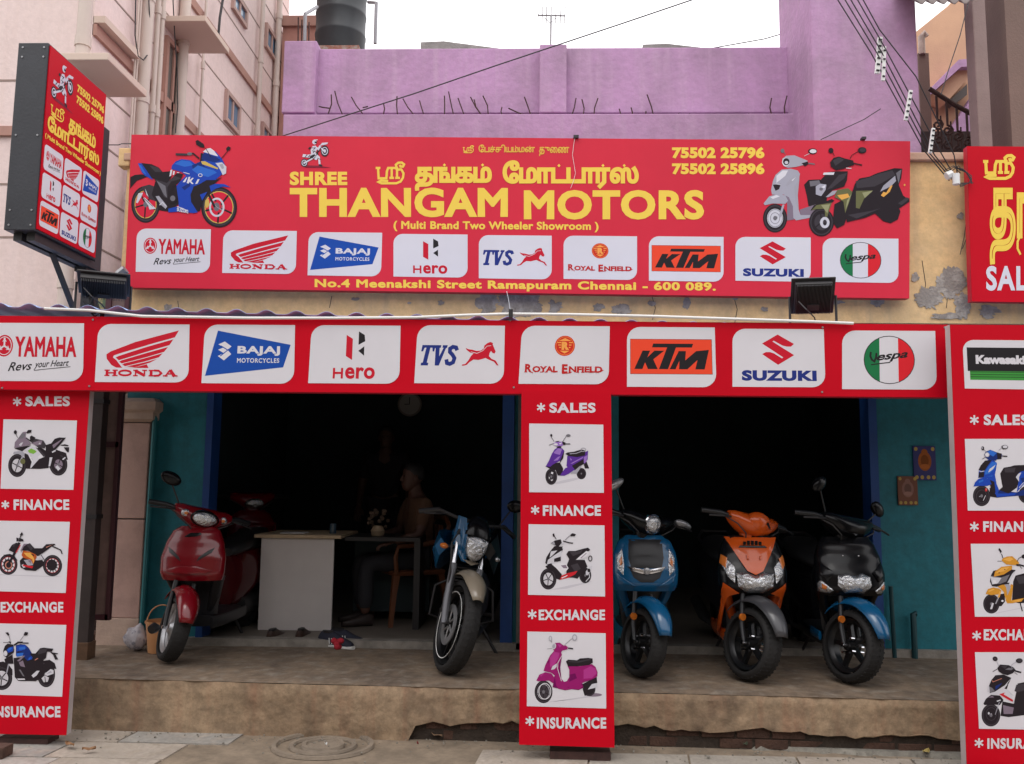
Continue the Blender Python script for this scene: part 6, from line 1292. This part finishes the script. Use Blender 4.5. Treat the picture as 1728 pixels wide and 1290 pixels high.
b = MB(); b.loft([ysec(y, z, hw, zu, zd, 2.4, 16) for y, z, hw, zu, zd in ((.2, .7, .1, .06, .06), (.5, .74, .12, .06, .05), (.85, .82, .08, .05, .04), (.98, .86, .03, .02, .02))]); b.build('tail', m_bluep, t, smooth=True)
b = MB(); b.loft([ysec(y, z, hw, zu, zd, 3, 16) for y, z, hw, zu, zd in ((-.3, .42, .09, .1, .1), (-.2, .42, .14, .2, .17), (.05, .4, .15, .2, .16), (.2, .4, .1, .12, .12))]); b.build('engine', m_engine, t, smooth=True)
b = MB()
for k in range(7): b.box(-.11, .11, -.36, -.2, .5+k*.022, .51+k*.022)
b.build('cooling_fins', m_engine, t)
b = MB(); b.tube([(.04, -.33, .5), (.05, -.42, .4), (.06, -.35, .2), (.1, -.1, .16), (.13, .3, .22), (.15, .75, .38)], [.02, .02, .022, .025, .045, .05], 12); b.build('exhaust', m_engine, t, smooth=True)
b = MB(); b.box(-.1, -.06, .1, wb, r-.03, r+.03); b.box(.06, .1, .1, wb, r-.03, r+.03); b.build('swingarm', m_iron, t)
b = MB(); b.tube([(.1, 0, .22), (.24, .02, .02), (.27, -.04, 0)], .012, 8); b.build('side_stand', m_iron, t)
for s in (-1, 1):
    b = MB(); b.tube([(s*.08, .02, .28), (s*.2, 0, .29)], .013, 8); b.build('foot_peg', m_iron, t)
    b = MB(); b.tube([(s*.1, -.3, .55), (s*.2, -.34, .5), (s*.22, -.34, .3), (s*.12, -.28, .26)], .009, 8); b.build('crash_bar', m_iron, t, smooth=True)
b = MB(S); b.tube([(-.1, -.5, .9), (-.16, -.58, .8), (-.12, -.6, .62), (-.1, -.6, .45)], .006, 6); b.tube([(.02, -.46, .95), (.08, -.6, .86), (.05, -.56, .7)], .005, 6); b.build('brake_hose', m_wire, t, smooth=True)
# ================================================================== THINGS IN AND BEFORE THE ROOM
m_lam = mat('white_laminate', (.62, .58, .56), .5, var=.1, scale=3); m_ply = mat('pale_ply', (.5, .38, .24), .6, var=.2, scale=12)
# desk
DY = 6.85; dl = UY(441, 915, DY); dr = UY(559, 1058, DY); tl_ = UY(433, 911, DY)
dw = dr.x-dl.x; dh = .74
dk = empty('desk', (dl.x, DY, FL), 'white laminate desk with pale wooden top standing inside the left opening', 'desk')
b = MB(); b.box(0, dw, .0, .022, 0.0, dh-.03); b.build('side_panel', m_lam, dk, bevel=.003)
b = MB(); b.box(-.05, dw+.06, -.03, .62, dh-.027, dh); b.build('tabletop', m_ply, dk, bevel=.003)
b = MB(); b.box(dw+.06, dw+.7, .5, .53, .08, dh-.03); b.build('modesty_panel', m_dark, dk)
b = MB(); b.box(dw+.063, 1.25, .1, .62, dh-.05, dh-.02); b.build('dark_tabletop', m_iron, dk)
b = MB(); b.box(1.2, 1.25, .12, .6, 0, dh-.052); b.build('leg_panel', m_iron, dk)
pz = FL+dh
b = MB(); b.box(-.1, .1, -.07, .07, 0, .008); o = b.build('paper_pad', m_white, bevel=.002); o.location = (dl.x+.22, DY+.15, pz+.001); tag(o, 'thin white pad lying on the pale wooden desk top', 'pad')
fl = empty('flower_ornament', (dl.x+dw+.28, DY+.35, pz-.02), 'small pale ornament with clustered flowers on the dark part of the desk', 'ornament')
m_petal = mat('pale_petal', (.16, .11, .075), .7, var=.4, scale=30); b = MB(); q = random.Random(6)
for k in range(22): z = q.uniform(.05, .24); rr = .07*(1-z*2.2)+.03; b.ball((q.uniform(-rr, rr), q.uniform(-rr, rr), z), .018, n=6)
b.build('blossoms', m_petal, fl, smooth=True); b = MB(); b.lathe([(.001, 0), (.05, 0), (.06, .04), (.035, .08), (.001, .08)], 16); b.build('bowl', m_ply, fl, smooth=True)
b = MB(); b.lathe([(.001, 0), (.028, 0), (.028, .08), (.024, .08), (.024, .01), (.001, .01)], 16); o = b.build('drinking_glass', m_glass, smooth=True); o.location = (dl.x+dw-.06, DY+.2, pz); tag(o, 'small drinking glass at the inner end of the pale desk top', 'glass')
# clock
cp = UY(692, 683, 9.9); ck_ = empty('wall_clock', cp, 'round pale wall clock high on the dark back wall', 'clock')
Xc = Matrix.Rotation(pi/2, 4, 'X'); b = MB(Xc); b.lathe([(.001, 0), (.13, 0), (.14, .015), (.14, .04), (.12, .045), (.12, .03), (.001, .03)], 32); b.build('clock_case', mat('clock_rim', (.3, .25, .22), .4), ck_, smooth=True)
b = MB(Xc); b.lathe([(.001, .034), (.119, .034)], 32); b.build('dial', mat('clock_face', (.5, .47, .44), .5), ck_)
b = MB(); b.box(-.004, .004, -.045, -.038, 0, .08); b.box(-.06, 0, -.045, -.038, -.004, .004); b.build('hand', m_iron, ck_)
# plastic chair with arms
def chair(px, py, Y, rz, label):
    p = UY(px, py, Y); e = empty('plastic_chair', (p.x, Y, FL), label, 'chair', None, rz); m = mat('brown_plastic', (.14, .05, .022), .4)
    for sx in (-1, 1):
        for sy in (-1, 1):
            b = MB(); b.loft([[(sx*.2+dx*w_+sx*o_, sy*.19+dy*w_+sy*o_*1.0, z) for dx, dy in ((-1, -1), (1, -1), (1, 1), (-1, 1))] for z, w_, o_ in ((0, .016, .06), (.25, .02, .03), (.42, .028, .0))]); b.build('leg', m, e)
    b = MB(); b.loft([[(x*w_, y*d_, z) for x, y in ((-1, -1), (0, -1.04), (1, -1), (1.02, 0), (1, 1), (0, 1), (-1, 1), (-1.02, 0))] for z, w_, d_ in ((.40, .23, .22), (.43, .24, .23), (.44, .23, .22))]); b.build('seat', m, e, bevel=.004)
    for sx in (-1, 1):
        b = MB(); b.tube([(sx*.24, -.2, .42), (sx*.26, -.22, .55), (sx*.26, -.2, .64), (sx*.27, .0, .65), (sx*.25, .2, .68), (sx*.22, .26, .8)], [.018, .018, .02, .022, .022, .02], 8, flat=.7); b.build('armrest', m, e, smooth=True)
    b = MB()
    for x in (-.12, -.04, .04, .12): b.box(x-.022, x+.022, .225, .24, .44, .8)
    b.tube([(-.22, .26, .8), (-.12, .27, .86), (.12, .27, .86), (.22, .26, .8)], .02, 8); b.build('backrest', m, e)
    return e
CHY = 7.4
chair(690, 1050, CHY, R(-62), 'brown moulded plastic armchair inside the left opening behind the motorcycle')
# people
SK = mat('skin', (.09, .042, .028), .55); HAIR = mat('hair', (.012, .01, .01), .6)
def human(name, label, origin, rz, J, E, parts, shirt, trousers):
    e = empty(name, origin, label, 'person', None, rz)
    def skin(nm, verts, edges, rad, m, sub=2):
        me = bpy.data.meshes.new(nm); me.from_pydata(verts, edges, []); me.materials.append(m)
        o = bpy.data.objects.new(nm, me); COL.objects.link(o); o.parent = e
        md = o.modifiers.new('skin', 'SKIN'); md.use_smooth_shade = True
        for i, sv in enumerate(me.skin_vertices[0].data): sv.radius = rad[i]; sv.use_root = (i == 0)
        s2 = o.modifiers.new('sub', 'SUBSURF'); s2.levels = s2.render_levels = sub; return o
    names = list(J); idx = {k: i for i, k in enumerate(names)}
    skin('body', [J[k][0] for k in names], [(idx[a], idx[b]) for a, b in E], [J[k][1] for k in names], SK)
    for nm, ch, grow, m in (('shirt', ('pelvis', 'waist', 'chest', 'neckb'), 1.16, shirt),):
        keys = ['pelvis', 'waist', 'chest', 'shoulderL', 'elbowL', 'shoulderR', 'elbowR', 'neckb']
        J2 = {k: J[k] for k in keys}; el = lambda s: tuple(V(J['shoulder'+s][0]).lerp(V(J['elbow'+s][0]), .85))
        vs = [J['pelvis'][0], J['waist'][0], J['chest'][0], J['shoulderL'][0], el('L'), J['shoulderR'][0], el('R'), tuple(V(J['chest'][0]).lerp(V(J['neckb'][0]), .75))]
        rd = [tuple(x*1.14 for x in J[k][1]) for k in keys]; rd[4] = (.06, .06); rd[6] = (.06, .06); rd[7] = (.075, .075)
        skin(nm, vs, [(0, 1), (1, 2), (2, 3), (3, 4), (2, 5), (5, 6), (2, 7)], rd, m)
    vs = [tuple(V(J['pelvis'][0])-V((0, 0, .01))), J['hipL'][0], J['kneeL'][0], tuple(V(J['kneeL'][0]).lerp(V(J['ankleL'][0]), .92)), J['hipR'][0], J['kneeR'][0], tuple(V(J['kneeR'][0]).lerp(V(J['ankleR'][0]), .92))]
    skin('trousers', vs, [(0, 1), (1, 2), (2, 3), (0, 4), (4, 5), (5, 6)], [(.135, .125), (.1, .1), (.075, .075), (.062, .062), (.1, .1), (.075, .075), (.062, .062)], trousers)
    hd = V(J['head'][0])
    b = MB(Matrix.Translation(hd)); b.loft([zsec(z, y, hw, df, db, 2.2, 20) for z, y, hw, df, db in ((-.115, -.03, .03, .03, .03), (-.1, -.025, .048, .06, .06), (-.05, -.01, .066, .088, .08), (0, 0, .075, .09, .095), (.05, 0, .074, .088, .1), (.09, .0, .058, .07, .082), (.115, 0, .03, .035, .045))])
    b.build('head', SK, e, smooth=True, sub=1)
    b = MB(Matrix.Translation(hd)); b.loft([[(x, y-.0, z) for x, y, z in ((-.008, -.088, .025), (.008, -.088, .025), (.006, -.085, .03), (-.006, -.085, .03))], [(-.014, -.092, -.025), (.014, -.092, -.025), (.01, -.112, -.018), (-.01, -.112, -.018)], [(-.012, -.09, -.035), (.012, -.09, -.035), (.008, -.1, -.034), (-.008, -.1, -.034)]]); b.build('nose', SK, e, smooth=True)
    for s in (-1, 1):
        b = MB(Matrix.Translation(hd)); b.ball((s*.028, -.082, .012), .011, .008, .007, 8); b.build('eye', HAIR, e, smooth=True)
        b = MB(Matrix.Translation(hd)); b.ball((s*.077, .005, -.005), .01, .02, .032, 8); b.build('ear', SK, e, smooth=True)
    b = MB(Matrix.Translation(hd)); b.tube([(-.022, -.088, -.058), (0, -.095, -.056), (.022, -.088, -.058)], .005, 6); b.build('mouth', mat('lips', (.16, .06, .05), .5), e)
    b = MB(Matrix.Translation(hd)); b.loft([zsec(z, y, hw, df, db, 2.2, 20) for z, y, hw, df, db in ((-.03, .04, .079, .03, .068), (.03, .015, .082, .07, .095), (.07, .005, .08, .088, .1), (.105, 0, .062, .07, .082), (.13, 0, .03, .035, .04))]); b.build('hair', HAIR, e, smooth=True, sub=1)
    for s in 'LR':
        wv = V(J['wrist'+s][0]); el_ = V(J['elbow'+s][0]); d_ = (wv-el_).normalized(); sd_ = d_.cross(V((0, 0, 1))).normalized(); up_ = sd_.cross(d_)
        b = MB(); b.loft([[wv+d_*dd+sd_*(cos(2*pi*k/10)*w_)+up_*(sin(2*pi*k/10)*.014) for k in range(10)] for dd, w_ in ((-.01, .024), (.03, .036), (.08, .042), (.095, .038))]); ho_ = b.build('hand', SK, e, smooth=True)
        for k, ln in enumerate((.068, .078, .072, .058)):
            o_ = wv+d_*.085+sd_*((k-1.5)*.02); b = MB(); b.tube([o_, o_+d_*ln*.5-up_*.004, o_+d_*ln*.8-up_*.02, o_+d_*ln*.85-up_*.034], [.0095, .009, .008, .006], 8); b.build('finger', SK, ho_, smooth=True)
        o_ = wv+d_*.03-sd_*.034; b = MB(); b.tube([o_, o_-sd_*.02+d_*.03, o_-sd_*.022+d_*.058-up_*.008], [.012, .0105, .008], 8); b.build('thumb', SK, ho_, smooth=True)
    for s in 'LR':
        a_ = V(J['ankle'+s][0]); b = MB(Matrix.Translation(V((a_.x, a_.y, a_.z)))); b.loft([ysec(y, -.045, hw, zu, .04, 2.4, 14) for y, hw, zu in ((.06, .03, .05), (.02, .042, .06), (-.08, .046, .03), (-.16, .042, .012), (-.19, .02, .0))]); b.build('foot', mat('sandal', (.03, .02, .018), .6), e, smooth=True)
def seated():
    return {'pelvis': ((0, .05, .52), (.13, .12)), 'waist': ((0, .07, .7), (.13, .1)), 'chest': ((0, .06, .9), (.15, .11)), 'neckb': ((0, .04, 1.06), (.06, .06)), 'head': ((0, .0, 1.2), (.055, .06)),
            'shoulderL': ((.19, .05, .98), (.06, .06)), 'elbowL': ((.27, -.02, .73), (.045, .045)), 'wristL': ((.26, -.24, .68), (.028, .028)),
            'shoulderR': ((-.19, .05, .98), (.06, .06)), 'elbowR': ((-.27, -.02, .73), (.045, .045)), 'wristR': ((-.24, -.24, .69), (.028, .028)),
            'hipL': ((.09, .0, .5), (.09, .09)), 'kneeL': ((.12, -.42, .5), (.062, .062)), 'ankleL': ((.12, -.42, .09), (.04, .04)), 'hipR': ((-.09, .0, .5), (.09, .09)), 'kneeR': ((-.12, -.42, .5), (.062, .062)), 'ankleR': ((-.12, -.38, .09), (.04, .04))}
ED = [('pelvis', 'waist'), ('waist', 'chest'), ('chest', 'neckb'), ('neckb', 'head'), ('chest', 'shoulderL'), ('shoulderL', 'elbowL'), ('elbowL', 'wristL'), ('chest', 'shoulderR'), ('shoulderR', 'elbowR'), ('elbowR', 'wristR'), ('pelvis', 'hipL'), ('hipL', 'kneeL'), ('kneeL', 'ankleL'), ('pelvis', 'hipR'), ('hipR', 'kneeR'), ('kneeR', 'ankleR')]
cpz = UY(690, 1050, CHY)
human('person', 'person in a brown shirt sitting in the plastic armchair behind the motorcycle', (cpz.x, CHY, FL), R(-62), seated(), ED, None, mat('brown_shirt', (.13, .065, .035), .85, var=.3, bump=.3), mat('dark_trousers', (.02, .02, .025), .85))
st = {k: (tuple(v[0]), v[1]) for k, v in seated().items()}
for k, p in dict(pelvis=(0, 0, .95), waist=(0, .01, 1.12), chest=(0, 0, 1.32), neckb=(0, -.01, 1.48), head=(0, -.02, 1.61), shoulderL=(.19, 0, 1.4), elbowL=(.25, .02, 1.12), wristL=(.25, -.1, .9), shoulderR=(-.19, 0, 1.4), elbowR=(-.25, .02, 1.12), wristR=(-.25, -.1, .9),
                 hipL=(.1, 0, .9), kneeL=(.11, -.02, .5), ankleL=(.12, .02, .09), hipR=(-.1, 0, .9), kneeR=(-.11, -.02, .5), ankleR=(-.12, .02, .09)).items(): st[k] = (p, st[k][1])
sp_ = UY(650, 830, 8.9)
human('person', 'person in dark clothes standing far back in the dark left room', (sp_.x, 8.9, FL-.18*0), R(0), st, ED, None, mat('black_shirt', (.014, .013, .018), .9), mat('dark_trousers', (.02, .02, .025), .85))
# shoes, sneaker pair, mat
def shoe(name, px, py, label, m, sole, rz=0, L=.26, high=.0, stripe=None, group=None):
    p = UZ(px, py, PLAT+.01); e = empty(name, (p.x, p.y, PLAT+.009), label, 'shoe', group, rz)
    b = MB(); b.loft([ysec(y, .014, hw, .013, .012, 3, 14) for y, hw in ((-L/2, .02), (-L*.42, .036), (-L*.2, .044), (L*.1, .036), (L*.35, .036), (L*.48, .022))]); b.build('sole', sole, e, smooth=True)
    b = MB(); rings = []
    for y, hw, h in ((-L*.47, .018, .02), (-L*.38, .034, .035), (-L*.2, .04, .05), (L*.02, .034, .075+high), (L*.2, .033, .07+high), (L*.38, .033, .075+high), (L*.46, .02, .055)): rings.append(ysec(y, .026, hw, h, .005, 2.2, 16))
    b.loft(rings); b.build('upper', m, e, smooth=True)
    b = MB(); b.loft([[(.022*cos(2*pi*k/14), L*.22+.05*sin(2*pi*k/14), z) for k in range(14)] for z in (.09+high, .106+high)]); b.build('opening', m_iron, e)
    if stripe:
        b = MB()
        for k in range(3): b.tube([(s_*.0+-.036, -L*.05+k*.022, .03), (-.03, -L*.02+k*.022, .07)], .004, 6); b.tube([(.036, -L*.05+k*.022, .03), (.03, -L*.02+k*.022, .07)], .004, 6)
        b.build('stripe', stripe, e)
    return e
s_ = 0
m_lea = mat('brown_leather', (.05, .025, .018), .5, var=.3); m_tanl = mat('tan_lining', (.2, .13, .08), .7)
shoe('shoe', 465, 1083, 'dark brown slip-on shoe, left one beside the white desk', m_lea, m_tanl, R(170)); shoe('shoe', 512, 1082, 'dark brown slip-on shoe, right one with tan edge', m_lea, m_tanl, R(175))
m_navy = mat('navy_mesh', (.02, .022, .04), .8, var=.3)
shoe('sneaker', 566, 1093, 'navy sneaker with white stripes and thick white sole, front one of the pair', m_navy, m_white, R(62), .34, .01, m_white); shoe('sneaker', 584, 1088, 'navy and white sneaker, rear one of the pair', m_navy, m_white, R(70), .34, .01, m_white)
p = UZ(569, 1090, PLAT+.1); b = MB(); q = random.Random(5)
for k in range(7): b.ball((q.uniform(-.025, .025), q.uniform(-.02, .02), q.uniform(.0, .05)), .028, .024, .022, 8)
o = b.build('red_sock', mat('red_cloth', (.3, .008, .02), .9, bump=.5), smooth=True, sub=1); o.location = (p.x, p.y, PLAT+.085); tag(o, 'crumpled red sock stuffed into the front sneaker', 'sock')
p = UZ(630, 1082, PLAT+.015); b = MB(); vs = []; n = 30
for i in range(n+1):
    for j in range(7): u = i/n; vs.append((-.23+.48*u+.02*sin(j), -.075+.15*j/6+.012*sin(u*9), .012+.007*sin(i*1.9)+.004*sin(j*2+u*7)))
b.add(vs, [(i*7+j, i*7+j+1, (i+1)*7+j+1, (i+1)*7+j) for i in range(n) for j in range(6)]); o = b.build('door_mat', mat('blue_rag', (.02, .035, .09), .95, var=.5, scale=20, bump=.8), smooth=True, solid=.012); o.location = (p.x, p.y, PLAT+.01); tag(o, 'crumpled dark blue mat lying before the door sill', 'mat')
# bucket and bag
p = UZ(270, 1078, PLAT+.01); p.x *= 6.2/p.y; p.y = 6.2; bk = empty('bucket', (p.x, p.y, PLAT+.01), 'orange plastic bucket with raised handle between gate pillar and red scooter', 'bucket'); bk.scale = (.85, .85, .85); m_bkt = mat('orange_plastic', (.62, .3, .13), .45, var=.12)
b = MB(); b.lathe([(.001, 0), (.09, 0), (.118, .24), (.126, .24), (.126, .255), (.112, .255), (.086, .01), (.001, .01)], 28); b.build('pail', m_bkt, bk, smooth=True)
b = MB(); b.tube([(.12*cos(R(a_)), 0.0+.02*sin(R(a_)), .24+.14*sin(R(a_))) for a_ in range(0, 181, 15)], .0055, 6); b.build('handle', m_bkt, bk, smooth=True)
p = UZ(231, 1074, PLAT+.01); q = random.Random(2); me_ = MB(); me_.ball((0, 0, .09), .085, .07, .09, 20)
me_.v = [V((v.x*(1+.16*sin(v.z*60+v.x*40)), v.y*(1+.12*sin(v.x*70)), max(.002, v.z*(1+.08*sin(v.x*55+v.y*30))))) for v in me_.v]
o = me_.build('plastic_bag', mat('white_bag', (.55, .52, .55), .35, var=.25, scale=25, bump=.8, bscale=30, col2=(.25, .24, .28), lo=.5, hi=.6), smooth=True); p.x *= 6.24/p.y; o.location = (p.x, 6.24, PLAT+.008); tag(o, 'crumpled white plastic bag on the floor beside the orange bucket', 'bag')
# teal pipe at left of wall, pipe stubs at the right wall
a = UY(262, 700, FAC-.04); m_tp = mat('teal_pipe_paint', (.012, .15, .17), .5)
pipe('wall_pipe', [V((a.x-.06, FAC-.06, a.z)), V((a.x-.01, FAC-.06, a.z)), V((a.x+.01, FAC-.06, a.z-.03)), V((a.x+.0, FAC-.06, PLAT))], .02, m_tp, 'teal painted pipe running down the left end of the teal wall')
a = UZ(1512, 1108, PLAT); b_ = UY(1504, 990, FAC-.06); pipe('wall_pipe', [V((b_.x, FAC-.05, b_.z)), V((b_.x+.01, FAC-.05, PLAT))], .016, mat('dark_teal', (.006, .05, .06), .5), 'tall thin pipe stub on the right teal wall beside the black scooter')
b_ = UY(1541, 1036, FAC-.06); pipe('wall_pipe', [V((b_.x+.02, FAC-.06, b_.z)), V((b_.x, FAC-.06, b_.z)), V((b_.x, FAC-.06, PLAT))], [.022]*3, mat('dark_teal', (.006, .05, .06), .5), 'short thick pipe stub with elbow at the foot of the right teal wall')
# two small devotional pictures as plain ornaments
def picture(px0, py0, px1, py1, label, base, fg, n):
    tl = UY(px0, py0, FAC-.01); e = empty('wall_picture', (tl.x, FAC-.004, tl.z), label, 'picture'); br = UY(px1, py1, FAC-.01); w = br.x-tl.x; h = tl.z-br.z
    b = MB(); b.box(0, w, -.012, 0, -h, 0); b.build('picture_board', mat('picture_frame_'+str(n), base, .6), e)
    A_ = Art(boxmap((0, 0, 100, 140), [(0, 0), (w, 0), (w, -h), (0, -h)]), -.0125)
    A_.ell(fg, 50, 62, 30, 40); A_.ell(tuple(c*.6 for c in fg), 50, 60, 18, 24); A_.ell(fg, 50, 24, 14, 12); A_.ell(tuple(min(1, c*1.3) for c in fg), 50, 84, 22, 10)
    for x, y in ((12, 12), (88, 12), (12, 128), (88, 128), (36, 128), (64, 128)): A_.ell((.5, .35, .1), x, y, 8)
    A_.build('picture_print', e)
picture(1540, 753, 1580, 811, 'blue edged festive picture with orange figure shape, upper of two on teal wall', (.03, .03, .16), (.4, .12, .03), 1)
picture(1514, 804, 1549, 853, 'small brown picture with pale ornament, lower of two on teal wall', (.18, .06, .03), (.3, .16, .13), 2)
# dry leaves and litter
for i, (px, py, c, l) in enumerate(((118, 1258, (.28, .14, .06), 'curled brown leaf on the left pavement slabs'), (150, 1266, (.25, .13, .06), 'small brown leaf right of the curled one on the left slabs'), (1517, 1243, (.45, .33, .06), 'yellow leaf lying in the gap under the platform edge'), (1563, 1270, (.42, .32, .1), 'yellowish leaf on the cement strip near the right panel'), (1258, 1258, (.06, .07, .04), 'dark green scrap on the pavement before the right bay'), (705, 1257, (.2, .02, .02), 'tiny red scrap on the muddy patch'), (737, 1242, (.2, .12, .07), 'dark twig shaped scrap on the muddy patch'), (550, 1258, (.7, .7, .68), 'tiny white scrap at the middle of the manhole cover'))):
    p = UZ(px, py, .02); q = random.Random(i); s = (.045, .035, .03, .035, .02, .01, .05, .008)[i]
    b = MB(); vs = []; 
    for k in range(9):
        u = k/8; w = s*.42*sin(pi*u)**.7+.0008; vs += [((u-.5)*2*s, -w, .012*abs(u-.5)*2), ((u-.5)*2*s, 0, .002+.004*sin(u*6)), ((u-.5)*2*s, w, .012*abs(u-.5)*2+.004)]
    b.add(vs, [(3*k+j, 3*k+j+1, 3*k+j+4, 3*k+j+3) for k in range(8) for j in range(2)]); o = b.build('fallen_leaf' if i < 5 else 'litter_scrap', mat('leaf_%d' % i, c, .8, var=.3, scale=40), solid=.002); o.location = p+V((0, 0, .003)); o.rotation_euler.z = q.uniform(0, 3); tag(o, l, 'leaf' if i < 5 else 'litter')
# grit and crumbs swept along the foot of the step
b = MB(); q = random.Random(77)
for k in range(420):
    x = q.uniform(-3.2, 3.0); y = edgeY(x)-abs(q.gauss(0, .13))-.01 if q.random() < .7 else q.uniform(4.3, 5.3); r = q.uniform(.002, .007)*(1.6 if q.random() < .06 else 1)
    if y < 4.2: continue
    z = .004; pts = [(x+r*cos(a_)*q.uniform(.7, 1.2), y+r*sin(a_)*q.uniform(.7, 1.2), z) for a_ in (0, 1.3, 2.6, 3.9, 5.2)]; b.prism(pts, (0, 0, r*q.uniform(.5, 1.1)))
for k in range(60):
    x = q.uniform(-3.0, 3.0); y = q.uniform(edgeY(x)+.1, 6.3); r = q.uniform(.002, .005); pts = [(x+r*cos(a_), y+r*sin(a_)*q.uniform(.7, 1.2), PLAT+.006) for a_ in (0, 1.5, 3., 4.6)]; b.prism(pts, (0, 0, r))
tag(b.build('grit', m_ground), 'fine grit and crumbs scattered along the step and pavement', None, None, 'stuff')
